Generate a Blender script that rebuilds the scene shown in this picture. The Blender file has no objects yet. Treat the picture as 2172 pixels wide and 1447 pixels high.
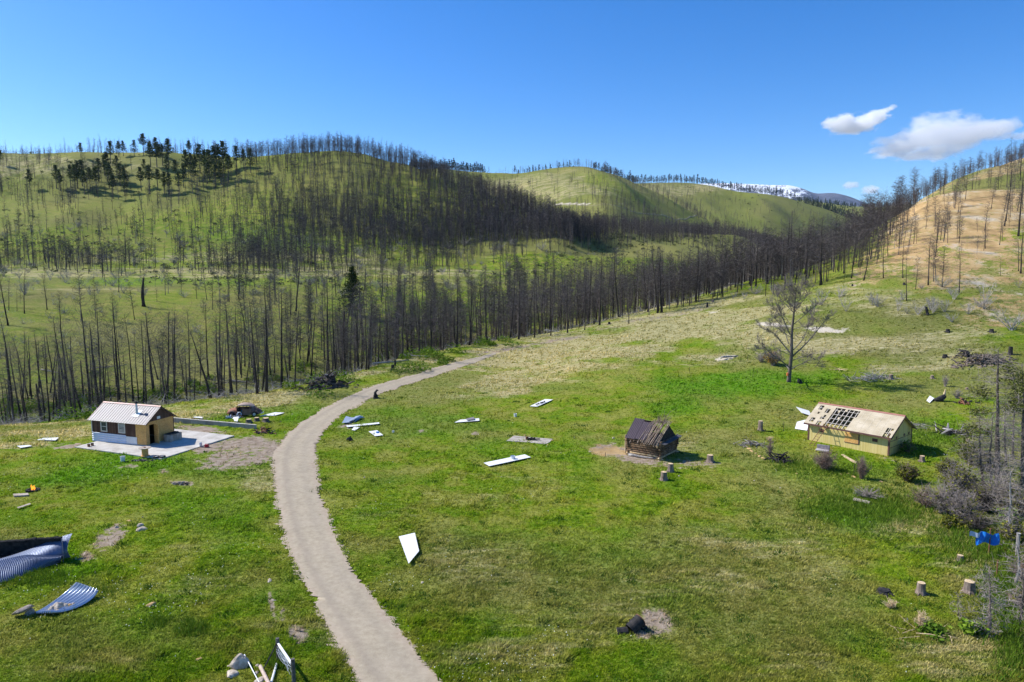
import bpy, bmesh, math, random
import numpy as np
from mathutils import Vector, Matrix, Euler
R = math.radians
rng = np.random.default_rng(7)
random.seed(11)
sc = bpy.context.scene
COL = sc.collection
# ------------------------------------------------------------------ camera
CH = 21.0; FPX = 1495.0; PW, PH = 2172.0, 1447.0
PITCH = math.atan((PH/2-560.0)/FPX)*-1.0      # horizon row 560 of the photograph
PITCH = -PITCH if PITCH < 0 else PITCH        # looking down by this angle
cam_d = bpy.data.cameras.new('camera'); cam = bpy.data.objects.new('camera', cam_d); COL.objects.link(cam)
cam_d.sensor_width = 36.0; cam_d.lens = 36.0*FPX/PW
cam_d.clip_start = 0.5; cam_d.clip_end = 60000
cam.location = (0, 0, CH); cam.rotation_euler = (R(90)-PITCH, 0, 0)
sc.camera = cam
# ------------------------------------------------------------------ world, sun, exposure
SUN_EL = R(43); SUNV = Vector((-0.95*math.cos(SUN_EL), 0.31*math.cos(SUN_EL), math.sin(SUN_EL))).normalized()
w = bpy.data.worlds.new('World'); sc.world = w; w.use_nodes = True
wn = w.node_tree.nodes; wl = w.node_tree.links; wn.clear()
sky = wn.new('ShaderNodeTexSky'); sky.sky_type = 'NISHITA'; sky.sun_disc = False
sky.sun_elevation = SUN_EL; sky.sun_rotation = math.atan2(SUNV.x, SUNV.y)
sky.altitude = 1500; sky.air_density = 1.0; sky.dust_density = 1.2; sky.ozone_density = 4.0
hs = wn.new('ShaderNodeHueSaturation'); hs.inputs['Saturation'].default_value = 1.34; hs.inputs['Hue'].default_value = 0.508
bg = wn.new('ShaderNodeBackground'); bg.inputs['Strength'].default_value = 0.15
wo = wn.new('ShaderNodeOutputWorld')
wl.new(sky.outputs[0], hs.inputs['Color']); wl.new(hs.outputs[0], bg.inputs[0]); wl.new(bg.outputs[0], wo.inputs[0])
sd = bpy.data.lights.new('sun', 'SUN'); so = bpy.data.objects.new('sun', sd); COL.objects.link(so)
sd.energy = 5.0; sd.angle = R(0.5); sd.color = (1.0, 0.965, 0.90)
so.rotation_euler = SUNV.to_track_quat('Z', 'Y').to_euler(); so.location = (-300, 50, 300)
sc.view_settings.view_transform = 'Standard'; sc.view_settings.look = 'None'
sc.view_settings.exposure = 0.36; sc.view_settings.gamma = 1.0
sc.cycles.use_denoising = True
sc.cycles.max_bounces = 10; sc.cycles.diffuse_bounces = 2; sc.cycles.glossy_bounces = 2
sc.cycles.transmission_bounces = 3; sc.cycles.transparent_max_bounces = 8; sc.cycles.volume_bounces = 8
sc.cycles.sample_clamp_indirect = 6
HAZE = 2.2e-5
# ------------------------------------------------------------------ noise
def _h(ix, iy, s):
    n = (ix.astype(np.int64)*374761393 + iy.astype(np.int64)*668265263 + s*1442695041) & 0xffffffff
    n = ((n ^ (n >> 13))*1274126177) & 0xffffffff
    return ((n ^ (n >> 16)) & 0xffff)/65535.0
def vnoise(x, y, s=0):
    ix = np.floor(x); iy = np.floor(y); fx = x-ix; fy = y-iy
    fx = fx*fx*(3-2*fx); fy = fy*fy*(3-2*fy)
    a = _h(ix, iy, s); b = _h(ix+1, iy, s); c = _h(ix, iy+1, s); d = _h(ix+1, iy+1, s)
    return (a+(b-a)*fx)*(1-fy) + (c+(d-c)*fx)*fy
def fbm(x, y, sc_, octv=4, s=0):
    x = np.asarray(x, float)/sc_; y = np.asarray(y, float)/sc_; t = 0; a = 1; tot = 0
    for i in range(octv):
        t = t + a*(vnoise(x+17.3*i, y-9.1*i, s+i)*2-1); tot += a; a *= .5; x = x*2.03; y = y*2.03
    return t/tot
def sstep(a, b, x):
    t = np.clip((x-a)/(b-a), 0, 1); return t*t*(3-2*t)
# ------------------------------------------------------------------ photograph pixel <-> direction (camera model only)
CP, SP = math.cos(PITCH), math.sin(PITCH)
def px_t(u, v):                     # azimuth tangent and height slope of the ray through a pixel
    den = FPX*CP-(v-PH/2)*SP
    return (u-PW/2)/den, (-FPX*SP-(v-PH/2)*CP)/den
def project(x, y, z):
    d = y*CP-(z-CH)*SP; d = np.maximum(d, .01)
    return PW/2+FPX*x/d, PH/2-FPX*(y*SP+(z-CH)*CP)/d
# ------------------------------------------------------------------ terrain: lines of the land followed from the camera outwards
# every entry: (column, row or None, depth, height or None)
U0, U1 = -1400, 3600
LINES = [
 # near bench
 [(U0,0,0),(U1,0,0)],                                             # directly below
]
def L(*pts): return list(pts)
RANK = [
 L((U0,None,0,0.0),(U1,None,0,0.0)),
 L((U0,None,60,0.0),(1500,None,60,0.0),(2172,None,60,0.0),(U1,None,60,1)),
 L((U0,None,74,0.1),(1500,None,78,0.2),(1880,None,78,.1),(2172,None,78,.4),(U1,None,78,3)),
 L((U0,None,88,-.1),(0,None,88,-.1),(600,None,98,.2),(740,None,105,.6),(1086,None,125,1.3),(1400,None,128,3.3),(1672,None,112,2.7),(1950,None,112,3.4),(2172,None,110,4.2),(U1,None,110,9)),
 L((U0,None,91,-.4),(0,None,91,-.4),(600,None,107,.5),(740,None,116,1.1),(1086,None,146,2.4),(1400,None,158,6.6),(1700,None,150,11.0),(1950,None,146,13.4),(2172,None,141,13.9),(U1,None,135,20)),
 # edge of the bench on the left, crest of the orange hill on the right
 L((U0,None,96,-1.2),(0,905,95),(200,885,98),(400,857,105),(600,830,113),(740,795,125),(900,750,145),(1086,722,165),(1250,690,180),(1400,652,190),(1500,622,200),(1600,594,210),(1700,573,225),(1814,522,255),(1911,462,300),(1984,415,330),(2079,377,370),(2172,352,400),(2400,300,450),(U1,150,520)),
 # creek bottom
 L((U0,None,122,-7.5),(0,None,120,-7),(600,None,142,-6),(1086,None,200,-3),(1400,None,240,4),(1700,None,280,10),(1900,None,370,22),(2172,None,520,50),(U1,None,700,120)),
 L((U0,None,150,-4.5),(0,None,150,-3.2),(600,None,172,-2.5),(1086,None,240,.5),(1400,None,280,6),(1700,None,330,12),(1900,None,460,20),(2172,None,580,44),(U1,None,800,100)),
 L((U0,648,215),(0,650,215),(600,657,230),(1086,625,300),(1400,600,340),(1700,573,400),(1900,None,520,20),(2172,None,650,40),(U1,None,900,90)),
 L((U0,575,330),(0,575,330),(600,578,350),(1086,556,400),(1400,530,450),(1700,None,550,20),(2172,None,800,45),(U1,None,1000,80)),
 L((U0,520,430),(0,520,430),(600,524,430),(1086,512,455),(1200,505,440),(1400,515,520),(1700,None,650,24),(2172,None,850,45),(U1,None,1050,80)),
 L((U0,410,580),(0,418,575),(600,430,520),(830,440,500),(1000,455,490),(1086,470,490),(1200,490,450),(1400,508,560),(1600,520,660),(1700,None,750,30),(2172,None,900,46),(U1,None,1100,80)),
 # crest of the first hill
 L((U0,322,720),(0,325,700),(200,326,700),(400,328,690),(543,333,660),(650,325,640),(700,322,625),(760,326,612),(830,344,590),(870,353,580),(900,364,570),(960,385,560),(1000,400,550),(1086,430,520),(1150,456,490),(1200,482,462),(1260,492,500),(1400,500,600),(1600,514,700),(1700,528,800),(2172,None,950,48),(U1,None,1200,80)),
 L((U0,None,850,105),(850,None,800,95),(900,None,740,78),(1086,None,650,52),(1200,None,560,46),(1260,None,560,47),(1400,490,700),(1600,518,850),(1700,None,950,36),(2172,None,1050,44),(U1,None,1300,80)),
 # crest of the second hill
 L((U0,None,1050,120),(700,None,1050,125),(850,361,1050),(940,362,1050),(1000,367,1060),(1086,372,1080),(1150,366,1090),(1200,360,1100),(1240,361,1090),(1290,372,1070),(1340,390,1050),(1400,415,1030),(1500,470,1000),(1600,510,980),(1650,528,980),(1800,None,1100,32),(2172,None,1150,44),(U1,None,1400,80)),
 L((U0,None,1350,110),(1300,None,1350,118),(1400,None,1300,104),(1500,None,1250,74),(1600,None,1200,54),(1700,None,1250,44),(1800,None,1350,42),(2172,None,1400,50),(U1,None,1600,80)),
 # crest of the third hill
 L((U0,None,1600,120),(1200,None,1600,150),(1260,402,1600),(1300,394,1600),(1380,388,1600),(1430,387,1600),(1500,393,1600),(1560,406,1600),(1629,413,1600),(1700,430,1600),(1760,448,1600),(1800,462,1600),(1850,480,1600),(1950,505,1600),(2172,None,1650,70),(U1,None,1700,80)),
 L((U0,None,2100,100),(1200,None,2100,130),(1800,None,2050,110),(2172,None,2100,90),(U1,None,2200,80)),
 # dark wooded ridge
 L((U0,None,2800,150),(1500,None,2800,225),(1600,440,2800),(1700,426,2800),(1750,433,2800),(1820,441,2800),(1900,438,2800),(1980,436,2800),(2172,440,2800),(U1,None,2800,150)),
 L((U0,None,3600,90),(U1,None,3600,90)),
 L((U0,None,14000,60),(U1,None,14000,60)),
]
TG = np.linspace(-1.65, 1.65, 900)
RY, RZ = [], []
for rk in RANK:
    ts, ys, zs = [], [], []
    for (u, v, Y, *zz) in rk:
        if v is None:
            z = zz[0]; t = (u-PW/2)/1500.0
            for _ in range(3):
                den = FPX*CP-((CH-z)/max(Y, 20)*FPX)*SP*0; t = (u-PW/2)/(FPX*CP)
        else:
            t, s = px_t(u, v); z = CH+s*Y
        ts.append(t); ys.append(Y); zs.append(z)
    o = np.argsort(ts); ts = np.array(ts)[o]; ys = np.array(ys)[o]; zs = np.array(zs)[o]
    def pch(xs, fs, q):
        if len(xs) < 3: return np.interp(q, xs, fs)
        h = np.diff(xs); d = np.diff(fs)/h; m = np.zeros(len(xs)); m[0] = d[0]; m[-1] = d[-1]
        k = d[:-1]*d[1:] > 0; w1 = 2*h[1:]+h[:-1]; w2 = h[1:]+2*h[:-1]
        with np.errstate(divide='ignore', invalid='ignore'):
            m[1:-1] = np.where(k, (w1+w2)/(w1/d[:-1]+w2/d[1:]), 0)
        i = np.clip(np.searchsorted(xs, q)-1, 0, len(h)-1); x = np.clip((q-xs[i])/h[i], 0, 1)
        return (fs[i]*(1+2*x)*(1-x)**2 + h[i]*m[i]*x*(1-x)**2 + fs[i+1]*x*x*(3-2*x) + h[i]*m[i+1]*x*x*(x-1))
    RY.append(pch(ts, ys, TG)); RZ.append(pch(ts, zs, TG))
RY = np.array(RY); RZ = np.array(RZ)
for i in range(1, len(RY)): RY[i] = np.maximum(RY[i], RY[i-1]+1.5)
# slopes along depth (monotone cubic), tabulated per column
hh = np.diff(RY, axis=0); dd = np.diff(RZ, axis=0)/hh
MM = np.zeros_like(RY); MM[0] = dd[0]; MM[-1] = dd[-1]
w1 = 2*hh[1:]+hh[:-1]; w2 = hh[1:]+2*hh[:-1]
with np.errstate(divide='ignore', invalid='ignore'):
    MM[1:-1] = np.where(dd[:-1]*dd[1:] > 0, (w1+w2)/(w1/dd[:-1]+w2/dd[1:]), 0)
NR = len(RY)
def bench_wall(x, y):               # the raised grass kept back by the low concrete wall
    ax, ay, bx, by = WALL_LINE; dx, dy = bx-ax, by-ay; ll = math.hypot(dx, dy); dx /= ll; dy /= ll
    s = (x-ax)*dx+(y-ay)*dy; n = -(x-ax)*dy+(y-ay)*dx
    return .42*sstep(.15, .8, n)*(1-sstep(4, 9, n))*sstep(-4, 0, s)*(1-sstep(ll-.5, ll+2, s))
WALL_LINE = None
def ground_raw(x, y):
    x = np.asarray(x, float); y = np.asarray(y, float)
    yy = np.maximum(y, 1.0)
    t = np.clip(x/np.maximum(yy, 1e-3), TG[0], TG[-1]); r = np.maximum(yy, .0)
    ft = (t-TG[0])/(TG[1]-TG[0]); i0 = np.clip(ft.astype(int), 0, len(TG)-2); fr = ft-i0
    def col(A): return A[:, i0]*(1-fr)+A[:, i0+1]*fr
    Y = col(RY); Z = col(RZ); M = col(MM)
    k = np.clip((Y <= r).sum(axis=0)-1, 0, NR-2); ar = np.arange(len(r)) if r.ndim else None
    g = lambda A, kk: np.take_along_axis(A, kk[None], 0)[0]
    y0 = g(Y, k); y1 = g(Y, k+1); z0 = g(Z, k); z1 = g(Z, k+1); m0 = g(M, k); m1 = g(M, k+1)
    h = np.maximum(y1-y0, 1e-3); s = np.clip((r-y0)/h, 0, 1)
    z = z0*(1+2*s)*(1-s)**2+h*m0*s*(1-s)**2+z1*s*s*(3-2*s)+h*m1*s*s*(s-1)
    return z, k+s
def ground(x, y):
    x = np.atleast_1d(np.asarray(x, float)); y = np.atleast_1d(np.asarray(y, float))
    z, rk = ground_raw(x, y)
    crest = 1-.85*np.maximum(np.exp(-((rk-12)/.3)**2), np.maximum(np.exp(-((rk-14)/.25)**2), np.exp(-((rk-16)/.25)**2)))*(y > 450)
    z = z + fbm(x, y, 14, 3, 3)*(.16+.3*sstep(100, 140, y))
    amp = sstep(250, 700, y)
    g = fbm(x*1.0+y*.25, y*.35, 90, 3, 21)
    z = z + crest*(amp*(g*6.5) + sstep(200, 420, y)*fbm(x+y*.3, y*.5, 32, 3, 5)*2.6 + sstep(420, 560, y)*fbm(x+.35*y, y*.18, 55, 3, 51)*6.0*(1-sstep(1700, 2300, y)*.4))
    # rills of the orange hill
    hill = sstep(.33, .5, x/np.maximum(y, 1))*sstep(150, 190, y)*(1-sstep(430, 500, y))
    z = z + hill*(fbm(x*.6+y*.8, y*.2-x*.1, 14, 4, 40)*2.4)
    z = z + .06*fbm(x, y, 2.2, 2, 8)*(1-sstep(90, 200, y))
    if WALL_LINE is not None: z = z+bench_wall(x, y)
    return z
def gz(x, y): return float(ground(x, y)[0])
_march = np.concatenate([np.linspace(12, 300, 1500), np.exp(np.linspace(math.log(300.2), math.log(12000), 1500))])
def at(u, v, ymin=0, lift=0):       # the point of the land seen through a pixel
    t, s = px_t(u, v); ys = _march[_march > ymin]; xs = t*ys; zr = CH+s*ys-lift
    d = zr-ground(xs, ys); i = int(np.argmax(d < 0))
    if d[i] >= 0: i = len(ys)-1
    if i > 0:
        f = d[i-1]/(d[i-1]-d[i]+1e-9); Y = ys[i-1]+(ys[i]-ys[i-1])*f
    else: Y = ys[0]
    return Vector((t*Y, Y, gz(t*Y, Y)))
def px2(u, v, Y):                   # the point at depth Y on a pixel's ray
    t, s = px_t(u, v); return Vector((t*Y, Y, CH+s*Y))
a_, b_ = at(374, 897), at(543.5, 911)
WALL_LINE = (a_.x, a_.y, b_.x, b_.y)
# ------------------------------------------------------------------ object helpers
def tag(o, label=None, cat=None, group=None, kind=None):
    if label: o['label'] = label
    if cat: o['category'] = cat
    if group: o['group'] = group
    if kind: o['kind'] = kind
    return o
def mesh_np(name, V, F, mat=None, smooth=False):
    me = bpy.data.meshes.new(name); V = np.asarray(V, np.float32); F = np.asarray(F, np.int32)
    me.vertices.add(len(V)); me.vertices.foreach_set('co', V.ravel())
    n = F.shape[1]; me.loops.add(F.size); me.loops.foreach_set('vertex_index', F.ravel())
    me.polygons.add(len(F)); me.polygons.foreach_set('loop_start', np.arange(0, F.size, n, dtype=np.int32))
    me.polygons.foreach_set('loop_total', np.full(len(F), n, np.int32))
    if smooth: me.polygons.foreach_set('use_smooth', np.ones(len(F), bool))
    me.update(calc_edges=True); 
    if mat: me.materials.append(mat)
    return me
def link(name, me, parent=None, loc=(0, 0, 0), rot=(0, 0, 0)):
    o = bpy.data.objects.new(name, me); COL.objects.link(o); o.parent = parent; o.location = loc; o.rotation_euler = rot
    return o
class MB:
    def __init__(s): s.v = []; s.f = []
    def add(s, vs, fs):
        b = len(s.v); s.v += [tuple(p) for p in vs]; s.f += [tuple(b+i for i in f) for f in fs]
    def box(s, x0, x1, y0, y1, z0, z1, M=None):
        vs = [Vector((x, y, z)) for x in (x0, x1) for y in (y0, y1) for z in (z0, z1)]
        if M: vs = [M @ p for p in vs]
        s.add(vs, [(0, 1, 3, 2), (4, 6, 7, 5), (0, 4, 5, 1), (2, 3, 7, 6), (0, 2, 6, 4), (1, 5, 7, 3)])
    def tube(s, pts, rad, n=6, cap=True, jit=0):
        pts = [Vector(p) for p in pts]; rings = []
        if not hasattr(rad, '__len__'): rad = [rad]*len(pts)
        up = None
        for i, p in enumerate(pts):
            d = (pts[min(i+1, len(pts)-1)]-pts[max(i-1, 0)]).normalized()
            if up is None: up = d.orthogonal().normalized()
            a = (up-d*up.dot(d)); a = a.normalized() if a.length > 1e-5 else d.orthogonal().normalized(); up = a; b = d.cross(a)
            rings.append([p+(a*math.cos(2*math.pi*k/n)+b*math.sin(2*math.pi*k/n))*rad[i]*(1+random.uniform(-jit, jit)) for k in range(n)])
        vs = [q for r in rings for q in r]; fs = []
        for i in range(len(pts)-1):
            for k in range(n):
                fs.append((i*n+k, i*n+(k+1) % n, (i+1)*n+(k+1) % n, (i+1)*n+k))
        if cap: fs.append(tuple(range(n))[::-1]); fs.append(tuple((len(pts)-1)*n+k for k in range(n)))
        s.add(vs, fs)
    def prism(s, poly, z0, z1):
        n = len(poly); vs = [(p[0], p[1], z0) for p in poly]+[(p[0], p[1], z1) for p in poly]
        s.add(vs, [tuple(range(n))[::-1], tuple(range(n, 2*n))]+[(i, (i+1) % n, n+(i+1) % n, n+i) for i in range(n)])
    def slab(s, quad, th, nrm=None):           # a thin plate through any polygon in space
        q = [Vector(p) for p in quad]
        if nrm is None: nrm = (q[1]-q[0]).cross(q[2]-q[0]).normalized()
        n = len(q); vs = q+[p-nrm*th for p in q]
        s.add(vs, [tuple(range(n)), tuple(range(n, 2*n))[::-1]]+[(i, n+i, n+(i+1) % n, (i+1) % n) for i in range(n)])
    def mesh(s, name, mat=None, smooth=False, bevel=0):
        me = bpy.data.meshes.new(name); me.from_pydata([tuple(p) for p in s.v], [], s.f)
        bm = bmesh.new(); bm.from_mesh(me); bmesh.ops.recalc_face_normals(bm, faces=bm.faces)
        if bevel: bmesh.ops.bevel(bm, geom=bm.edges[:], offset=bevel, segments=1, affect='EDGES', clamp_overlap=True)
        bm.to_mesh(me); bm.free()
        if smooth: me.polygons.foreach_set('use_smooth', [True]*len(me.polygons))
        if mat: me.materials.append(mat)
        return me
    def obj(s, name, mat, parent=None, loc=(0, 0, 0), rot=(0, 0, 0), **k):
        return link(name, s.mesh(name, mat, **k), parent, loc, rot)
def thing(name, label, cat, loc=(0, 0, 0), rz=0, group=None, rot=None):
    o = bpy.data.objects.new(name, None); COL.objects.link(o); o.location = loc
    o.rotation_euler = rot if rot else (0, 0, rz); o.empty_display_size = .3
    return tag(o, label, cat, group)
def copy_tree(root, loc, rz, s=1, label=None, group=None, lean=(0, 0)):
    r = root.copy(); COL.objects.link(r); r.location = loc; r.rotation_euler = (lean[0], lean[1], rz)
    r.scale = (s, s, s) if not hasattr(s, '__len__') else s
    if label: r['label'] = label
    if group: r['group'] = group
    for c in root.children:
        d = c.copy(); COL.objects.link(d); d.parent = r
        for g in c.children:
            e = g.copy(); COL.objects.link(e); e.parent = d
    return r
# ------------------------------------------------------------------ material helpers
def new_mat(name, rough=.8, spec=.25):
    m = bpy.data.materials.new(name); m.use_nodes = True; nt = m.node_tree; b = nt.nodes['Principled BSDF']
    b.inputs['Roughness'].default_value = rough; b.inputs['Specular IOR Level'].default_value = spec
    return m, nt, b
def nd(nt, t, **k):
    n = nt.nodes.new('ShaderNode'+t)
    for a, v in k.items(): setattr(n, a, v)
    return n
def ramp(nt, fac, stops, interp='LINEAR'):
    r = nd(nt, 'ValToRGB'); cr = r.color_ramp; cr.interpolation = interp
    while len(cr.elements) < len(stops): cr.elements.new(.5)
    for e, (p, c) in zip(cr.elements, stops): e.position = p; e.color = (*c, 1) if len(c) == 3 else c
    nt.links.new(fac, r.inputs[0]); return r.outputs[0]
def noise(nt, vec, scale, detail=3, rough=.55, dist=0, dims='3D'):
    n = nd(nt, 'TexNoise', noise_dimensions=dims); n.inputs['Scale'].default_value = scale
    n.inputs['Detail'].default_value = detail; n.inputs['Roughness'].default_value = rough; n.inputs['Distortion'].default_value = dist
    if vec is not None: nt.links.new(vec, n.inputs['Vector'])
    return n.outputs['Fac']
def mixc(nt, f, a, b, mode='MIX'):
    m = nd(nt, 'Mix', data_type='RGBA', blend_type=mode)
    for s, v in ((m.inputs[0], f), (m.inputs[6], a), (m.inputs[7], b)):
        if isinstance(v, (int, float)): s.default_value = v
        elif isinstance(v, tuple): s.default_value = (*v, 1) if len(v) == 3 else v
        else: nt.links.new(v, s)
    return m.outputs[2]
def math_(nt, op, a, b=None, c=None, clamp=False):
    m = nd(nt, 'Math', operation=op, use_clamp=clamp)
    for i, v in enumerate((a, b, c)):
        if v is None: continue
        if isinstance(v, (int, float)): m.inputs[i].default_value = v
        else: nt.links.new(v, m.inputs[i])
    return m.outputs[0]
def mapped(nt, out, scale=(1, 1, 1), rot=(0, 0, 0), loc=(0, 0, 0)):
    m = nd(nt, 'Mapping'); m.inputs['Scale'].default_value = scale; m.inputs['Rotation'].default_value = rot
    m.inputs['Location'].default_value = loc; nt.links.new(out, m.inputs[0]); return m.outputs[0]
def bump(nt, b, h, strength=.5, dist=.05):
    n = nd(nt, 'Bump'); n.inputs['Strength'].default_value = strength; n.inputs['Distance'].default_value = dist
    nt.links.new(h, n.inputs['Height']); nt.links.new(n.outputs[0], b.inputs['Normal'])
def simple(name, stops, scale=3, rough=.8, spec=.25, stretch=(1, 1, 1), bmp=0, metal=0, coord='Object', detail=4):
    m, nt, b = new_mat(name, rough, spec); tc = nd(nt, 'TexCoord')
    v = mapped(nt, tc.outputs[coord], stretch); f = noise(nt, v, scale, detail)
    n = len(stops); c = ramp(nt, f, [(.3+.4*i/max(n-1, 1), s) for i, s in enumerate(stops)])
    nt.links.new(c, b.inputs['Base Color']); b.inputs['Metallic'].default_value = metal
    if bmp: bump(nt, b, f, .6, bmp)
    return m
# ================================================================== THE LAND
def inpoly(x, y, P):
    P = np.asarray(P); n = len(P); r = np.zeros(len(x), bool); j = n-1
    for i in range(n):
        xi, yi = P[i]; xj, yj = P[j]
        c = ((yi > y) != (yj > y)) & (x < (xj-xi)*(y-yi)/(yj-yi+1e-12)+xi); r ^= c; j = i
    return r
def resample(P, step):
    P = np.array([(p.x, p.y) for p in P]); 
    for _ in range(3):      # corner cutting
        Q = [P[0]]
        for a, b in zip(P[:-1], P[1:]): Q += [a*.75+b*.25, a*.25+b*.75]
        Q.append(P[-1]); P = np.array(Q)
    return P
ROAD_L = [(1010, 2100), (862, 1700), (795, 1540), (751, 1447), (718, 1380), (661, 1280), (614, 1180), (591, 1100), (578, 1020), (580, 970), (591, 940), (614, 915), (650, 887), (703, 857), (755, 832), (818, 810), (893, 790), (968, 767), (1018, 757), (1050, 747)]
ROAD_R = [(1500, 2100), (1130, 1700), (1018, 1540), (943, 1447), (886, 1380), (805, 1280), (733, 1180), (698, 1100), (676, 1020), (669, 975), (673, 945), (686, 918), (714, 888), (755, 861), (796, 840), (850, 821), (915, 800), (985, 776), (1027, 763), (1053, 751)]
rl = resample([at(*p) for p in ROAD_L], 1); rr = resample([at(*p) for p in ROAD_R], 1)
ROAD_POLY = np.vstack([rl, rr[::-1]])
def ngon_px(pts): return np.array([(at(*p).x, at(*p).y) for p in pts])
SLAB_A, SLAB_B, SLAB_C = at(158, 950), at(342, 976), at(497, 927)
SLAB_D = SLAB_A+SLAB_C-SLAB_B
SLAB_POLY = np.array([(p.x, p.y) for p in (SLAB_A, SLAB_B, SLAB_C, SLAB_D)])
SLAB_Z = max(gz(p[0], p[1]) for p in SLAB_POLY)+.10
SLAB_Z = min(SLAB_Z, gz(*SLAB_POLY[1])+.35)
# where the cover of the ground changes: (u, v, half width, half height, turn, strength, depth from, depth to)
B = dict(tan=[], soil=[], ochre=[], lush=[], sand=[], dull=[], rust=[])
B['tan'] += [(1240,735,340,38,-7,1.05,100,260),(1120,800,210,28,-8,.8,90,200),(1480,690,220,40,-6,1.1,110,260),(1640,715,140,30,-3,1.15,100,230),(1790,735,170,30,3,.8,100,200),(1960,770,150,30,3,.5,90,200),
 (70,925,140,20,-5,.9,70,100),(330,890,160,16,-8,.8,80,110),(560,850,140,14,-9,.7,90,130),(1000,765,120,14,-18,.8,110,180),(1500,760,120,16,-3,.55,100,200),(1880,640,200,28,4,.5,120,260),(2040,720,140,30,0,.5,100,200),
 (2050,1180,90,60,0,.45,30,80),(1980,1130,120,35,-5,.4,40,80),(2140,1330,60,110,10,.55,30,60),(1500,1240,260,60,0,.34,30,80),(1050,1190,150,60,0,.36,30,80),(1640,1160,200,45,0,.34,30,80),(2000,1400,160,60,0,.45,25,60),(1700,1400,160,40,0,.32,25,60),(1080,1400,150,40,0,.34,25,60),(760,1350,90,60,10,.3,25,60),(900,1060,120,30,0,.34,40,90),(300,1200,160,40,-10,.28,30,80),(150,1400,150,40,0,.26,25,60),(420,1240,120,60,0,.25,30,60),(560,1000,60,40,0,.35,50,90),(1000,1040,160,45,0,.22,50,80),(1250,1340,200,70,0,.22,30,60),(820,1080,90,60,0,.22,40,80),
 (1450,940,70,25,0,.25,60,100),(300,578,800,13,0,.5,280,430),(140,582,160,12,0,.7,280,430),(420,574,90,9,0,.7,280,430),(620,580,110,8,0,.6,280,430),(150,615,300,10,0,.35,240,330),(500,548,500,14,0,.4,320,450),(900,600,200,14,0,.3,260,380),(60,352,330,22,0,.5,500,760),
 (1170,400,170,34,0,.55,780,1150),(1440,400,120,14,0,.5,1300,1700),(1270,480,30,10,25,.7,600,1100),(1170,640,120,30,-10,.3,120,300),(620,1320,70,60,0,.25,25,60)]
B['soil'] += [(500,966,88,25,-12,.92,60,100),(440,950,40,10,-12,1.2,60,100),(520,935,70,14,-5,1.2,60,100),(430,912,60,9,3,1.1,60,110),(556,955,40,22,-35,1.0,60,100),(590,975,16,40,0,.9,50,100),(1300,958,52,13,4,1.3,60,100),(1345,972,60,10,8,1.0,60,100),(1430,982,60,12,4,.55,60,100),
 (228,1148,42,26,-35,1.0,35,80),(180,1180,30,14,0,.8,35,80),(250,1128,18,20,-30,.9,35,80),(375,1022,34,7,8,.9,50,90),(1395,1325,40,30,10,1.05,30,60),(1360,1345,30,16,30,.8,30,60),(575,1275,9,34,-12,.95,30,60),(632,1345,20,16,20,1.0,30,60),(600,1300,9,14,0,.8,30,60),
 (892,913,14,4,0,.8,60,100),(1006,919,14,4,0,.7,60,100),(1120,1110,18,5,0,.6,40,80),(150,945,36,6,-8,1.0,60,100),(275,990,22,7,0,.7,60,100),(1508,985,20,7,0,.7,60,90),(1410,1018,16,6,0,.6,60,90),(735,905,18,7,0,.7,60,100),(1095,640,60,12,0,.2,100,300),
 (345,1000,16,4,0,.6,50,90),(1700,748,200,12,0,.25,100,160),(1150,728,150,4,-10,.75,100,260),(1400,672,140,3.5,-9,.5,110,260),(1685,968,20,4,0,.5,60,90),(1890,975,30,5,10,.5,60,90)]
B['sand'] += [(1628,688,34,4.5,4,1.3,90,200),(1700,694,90,3.4,3,1.2,90,200),(1790,700,34,6,-4,1.4,90,200),(1745,701,60,3,0,1.1,90,200),(1545,758,32,6,-10,1.2,90,200),(1508,662,22,3,0,.8,100,240),(1215,433,90,2.5,0,.9,700,1200)]
B['ochre'] += [(1290,957,48,11,4,.75,60,100),(2050,470,170,90,8,.92,160,480),(1950,510,90,75,-25,.8,160,480),(2000,570,130,50,0,.72,140,480),(2150,560,90,40,0,.55,120,480),(2110,640,90,25,0,.5,120,300),(1860,560,60,40,-30,.45,160,300),(2120,680,80,20,0,.35,110,300),(2100,395,110,45,-25,.75,280,480),(2190,380,80,60,0,.6,280,480),(2130,360,90,30,-25,.7,300,480)]
B['rust'] += [(1250,520,260,40,0,.55,420,900),(2100,1250,90,120,0,.4,30,70),(1830,730,160,34,0,.75,90,200),(1950,660,200,30,0,.6,100,260),(1720,700,160,30,0,.4,100,240),(2130,760,90,40,0,.5,80,200),(1560,640,120,22,-10,.35,110,260),(260,665,130,18,0,.5,150,300),(470,600,200,12,0,.2,200,400),(100,700,150,30,0,.25,130,260),(560,770,150,40,0,.3,110,220),(1960,690,160,18,0,.4,100,200),(230,505,200,14,0,.35,380,500),(1270,445,60,12,10,.3,800,1200)]
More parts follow.
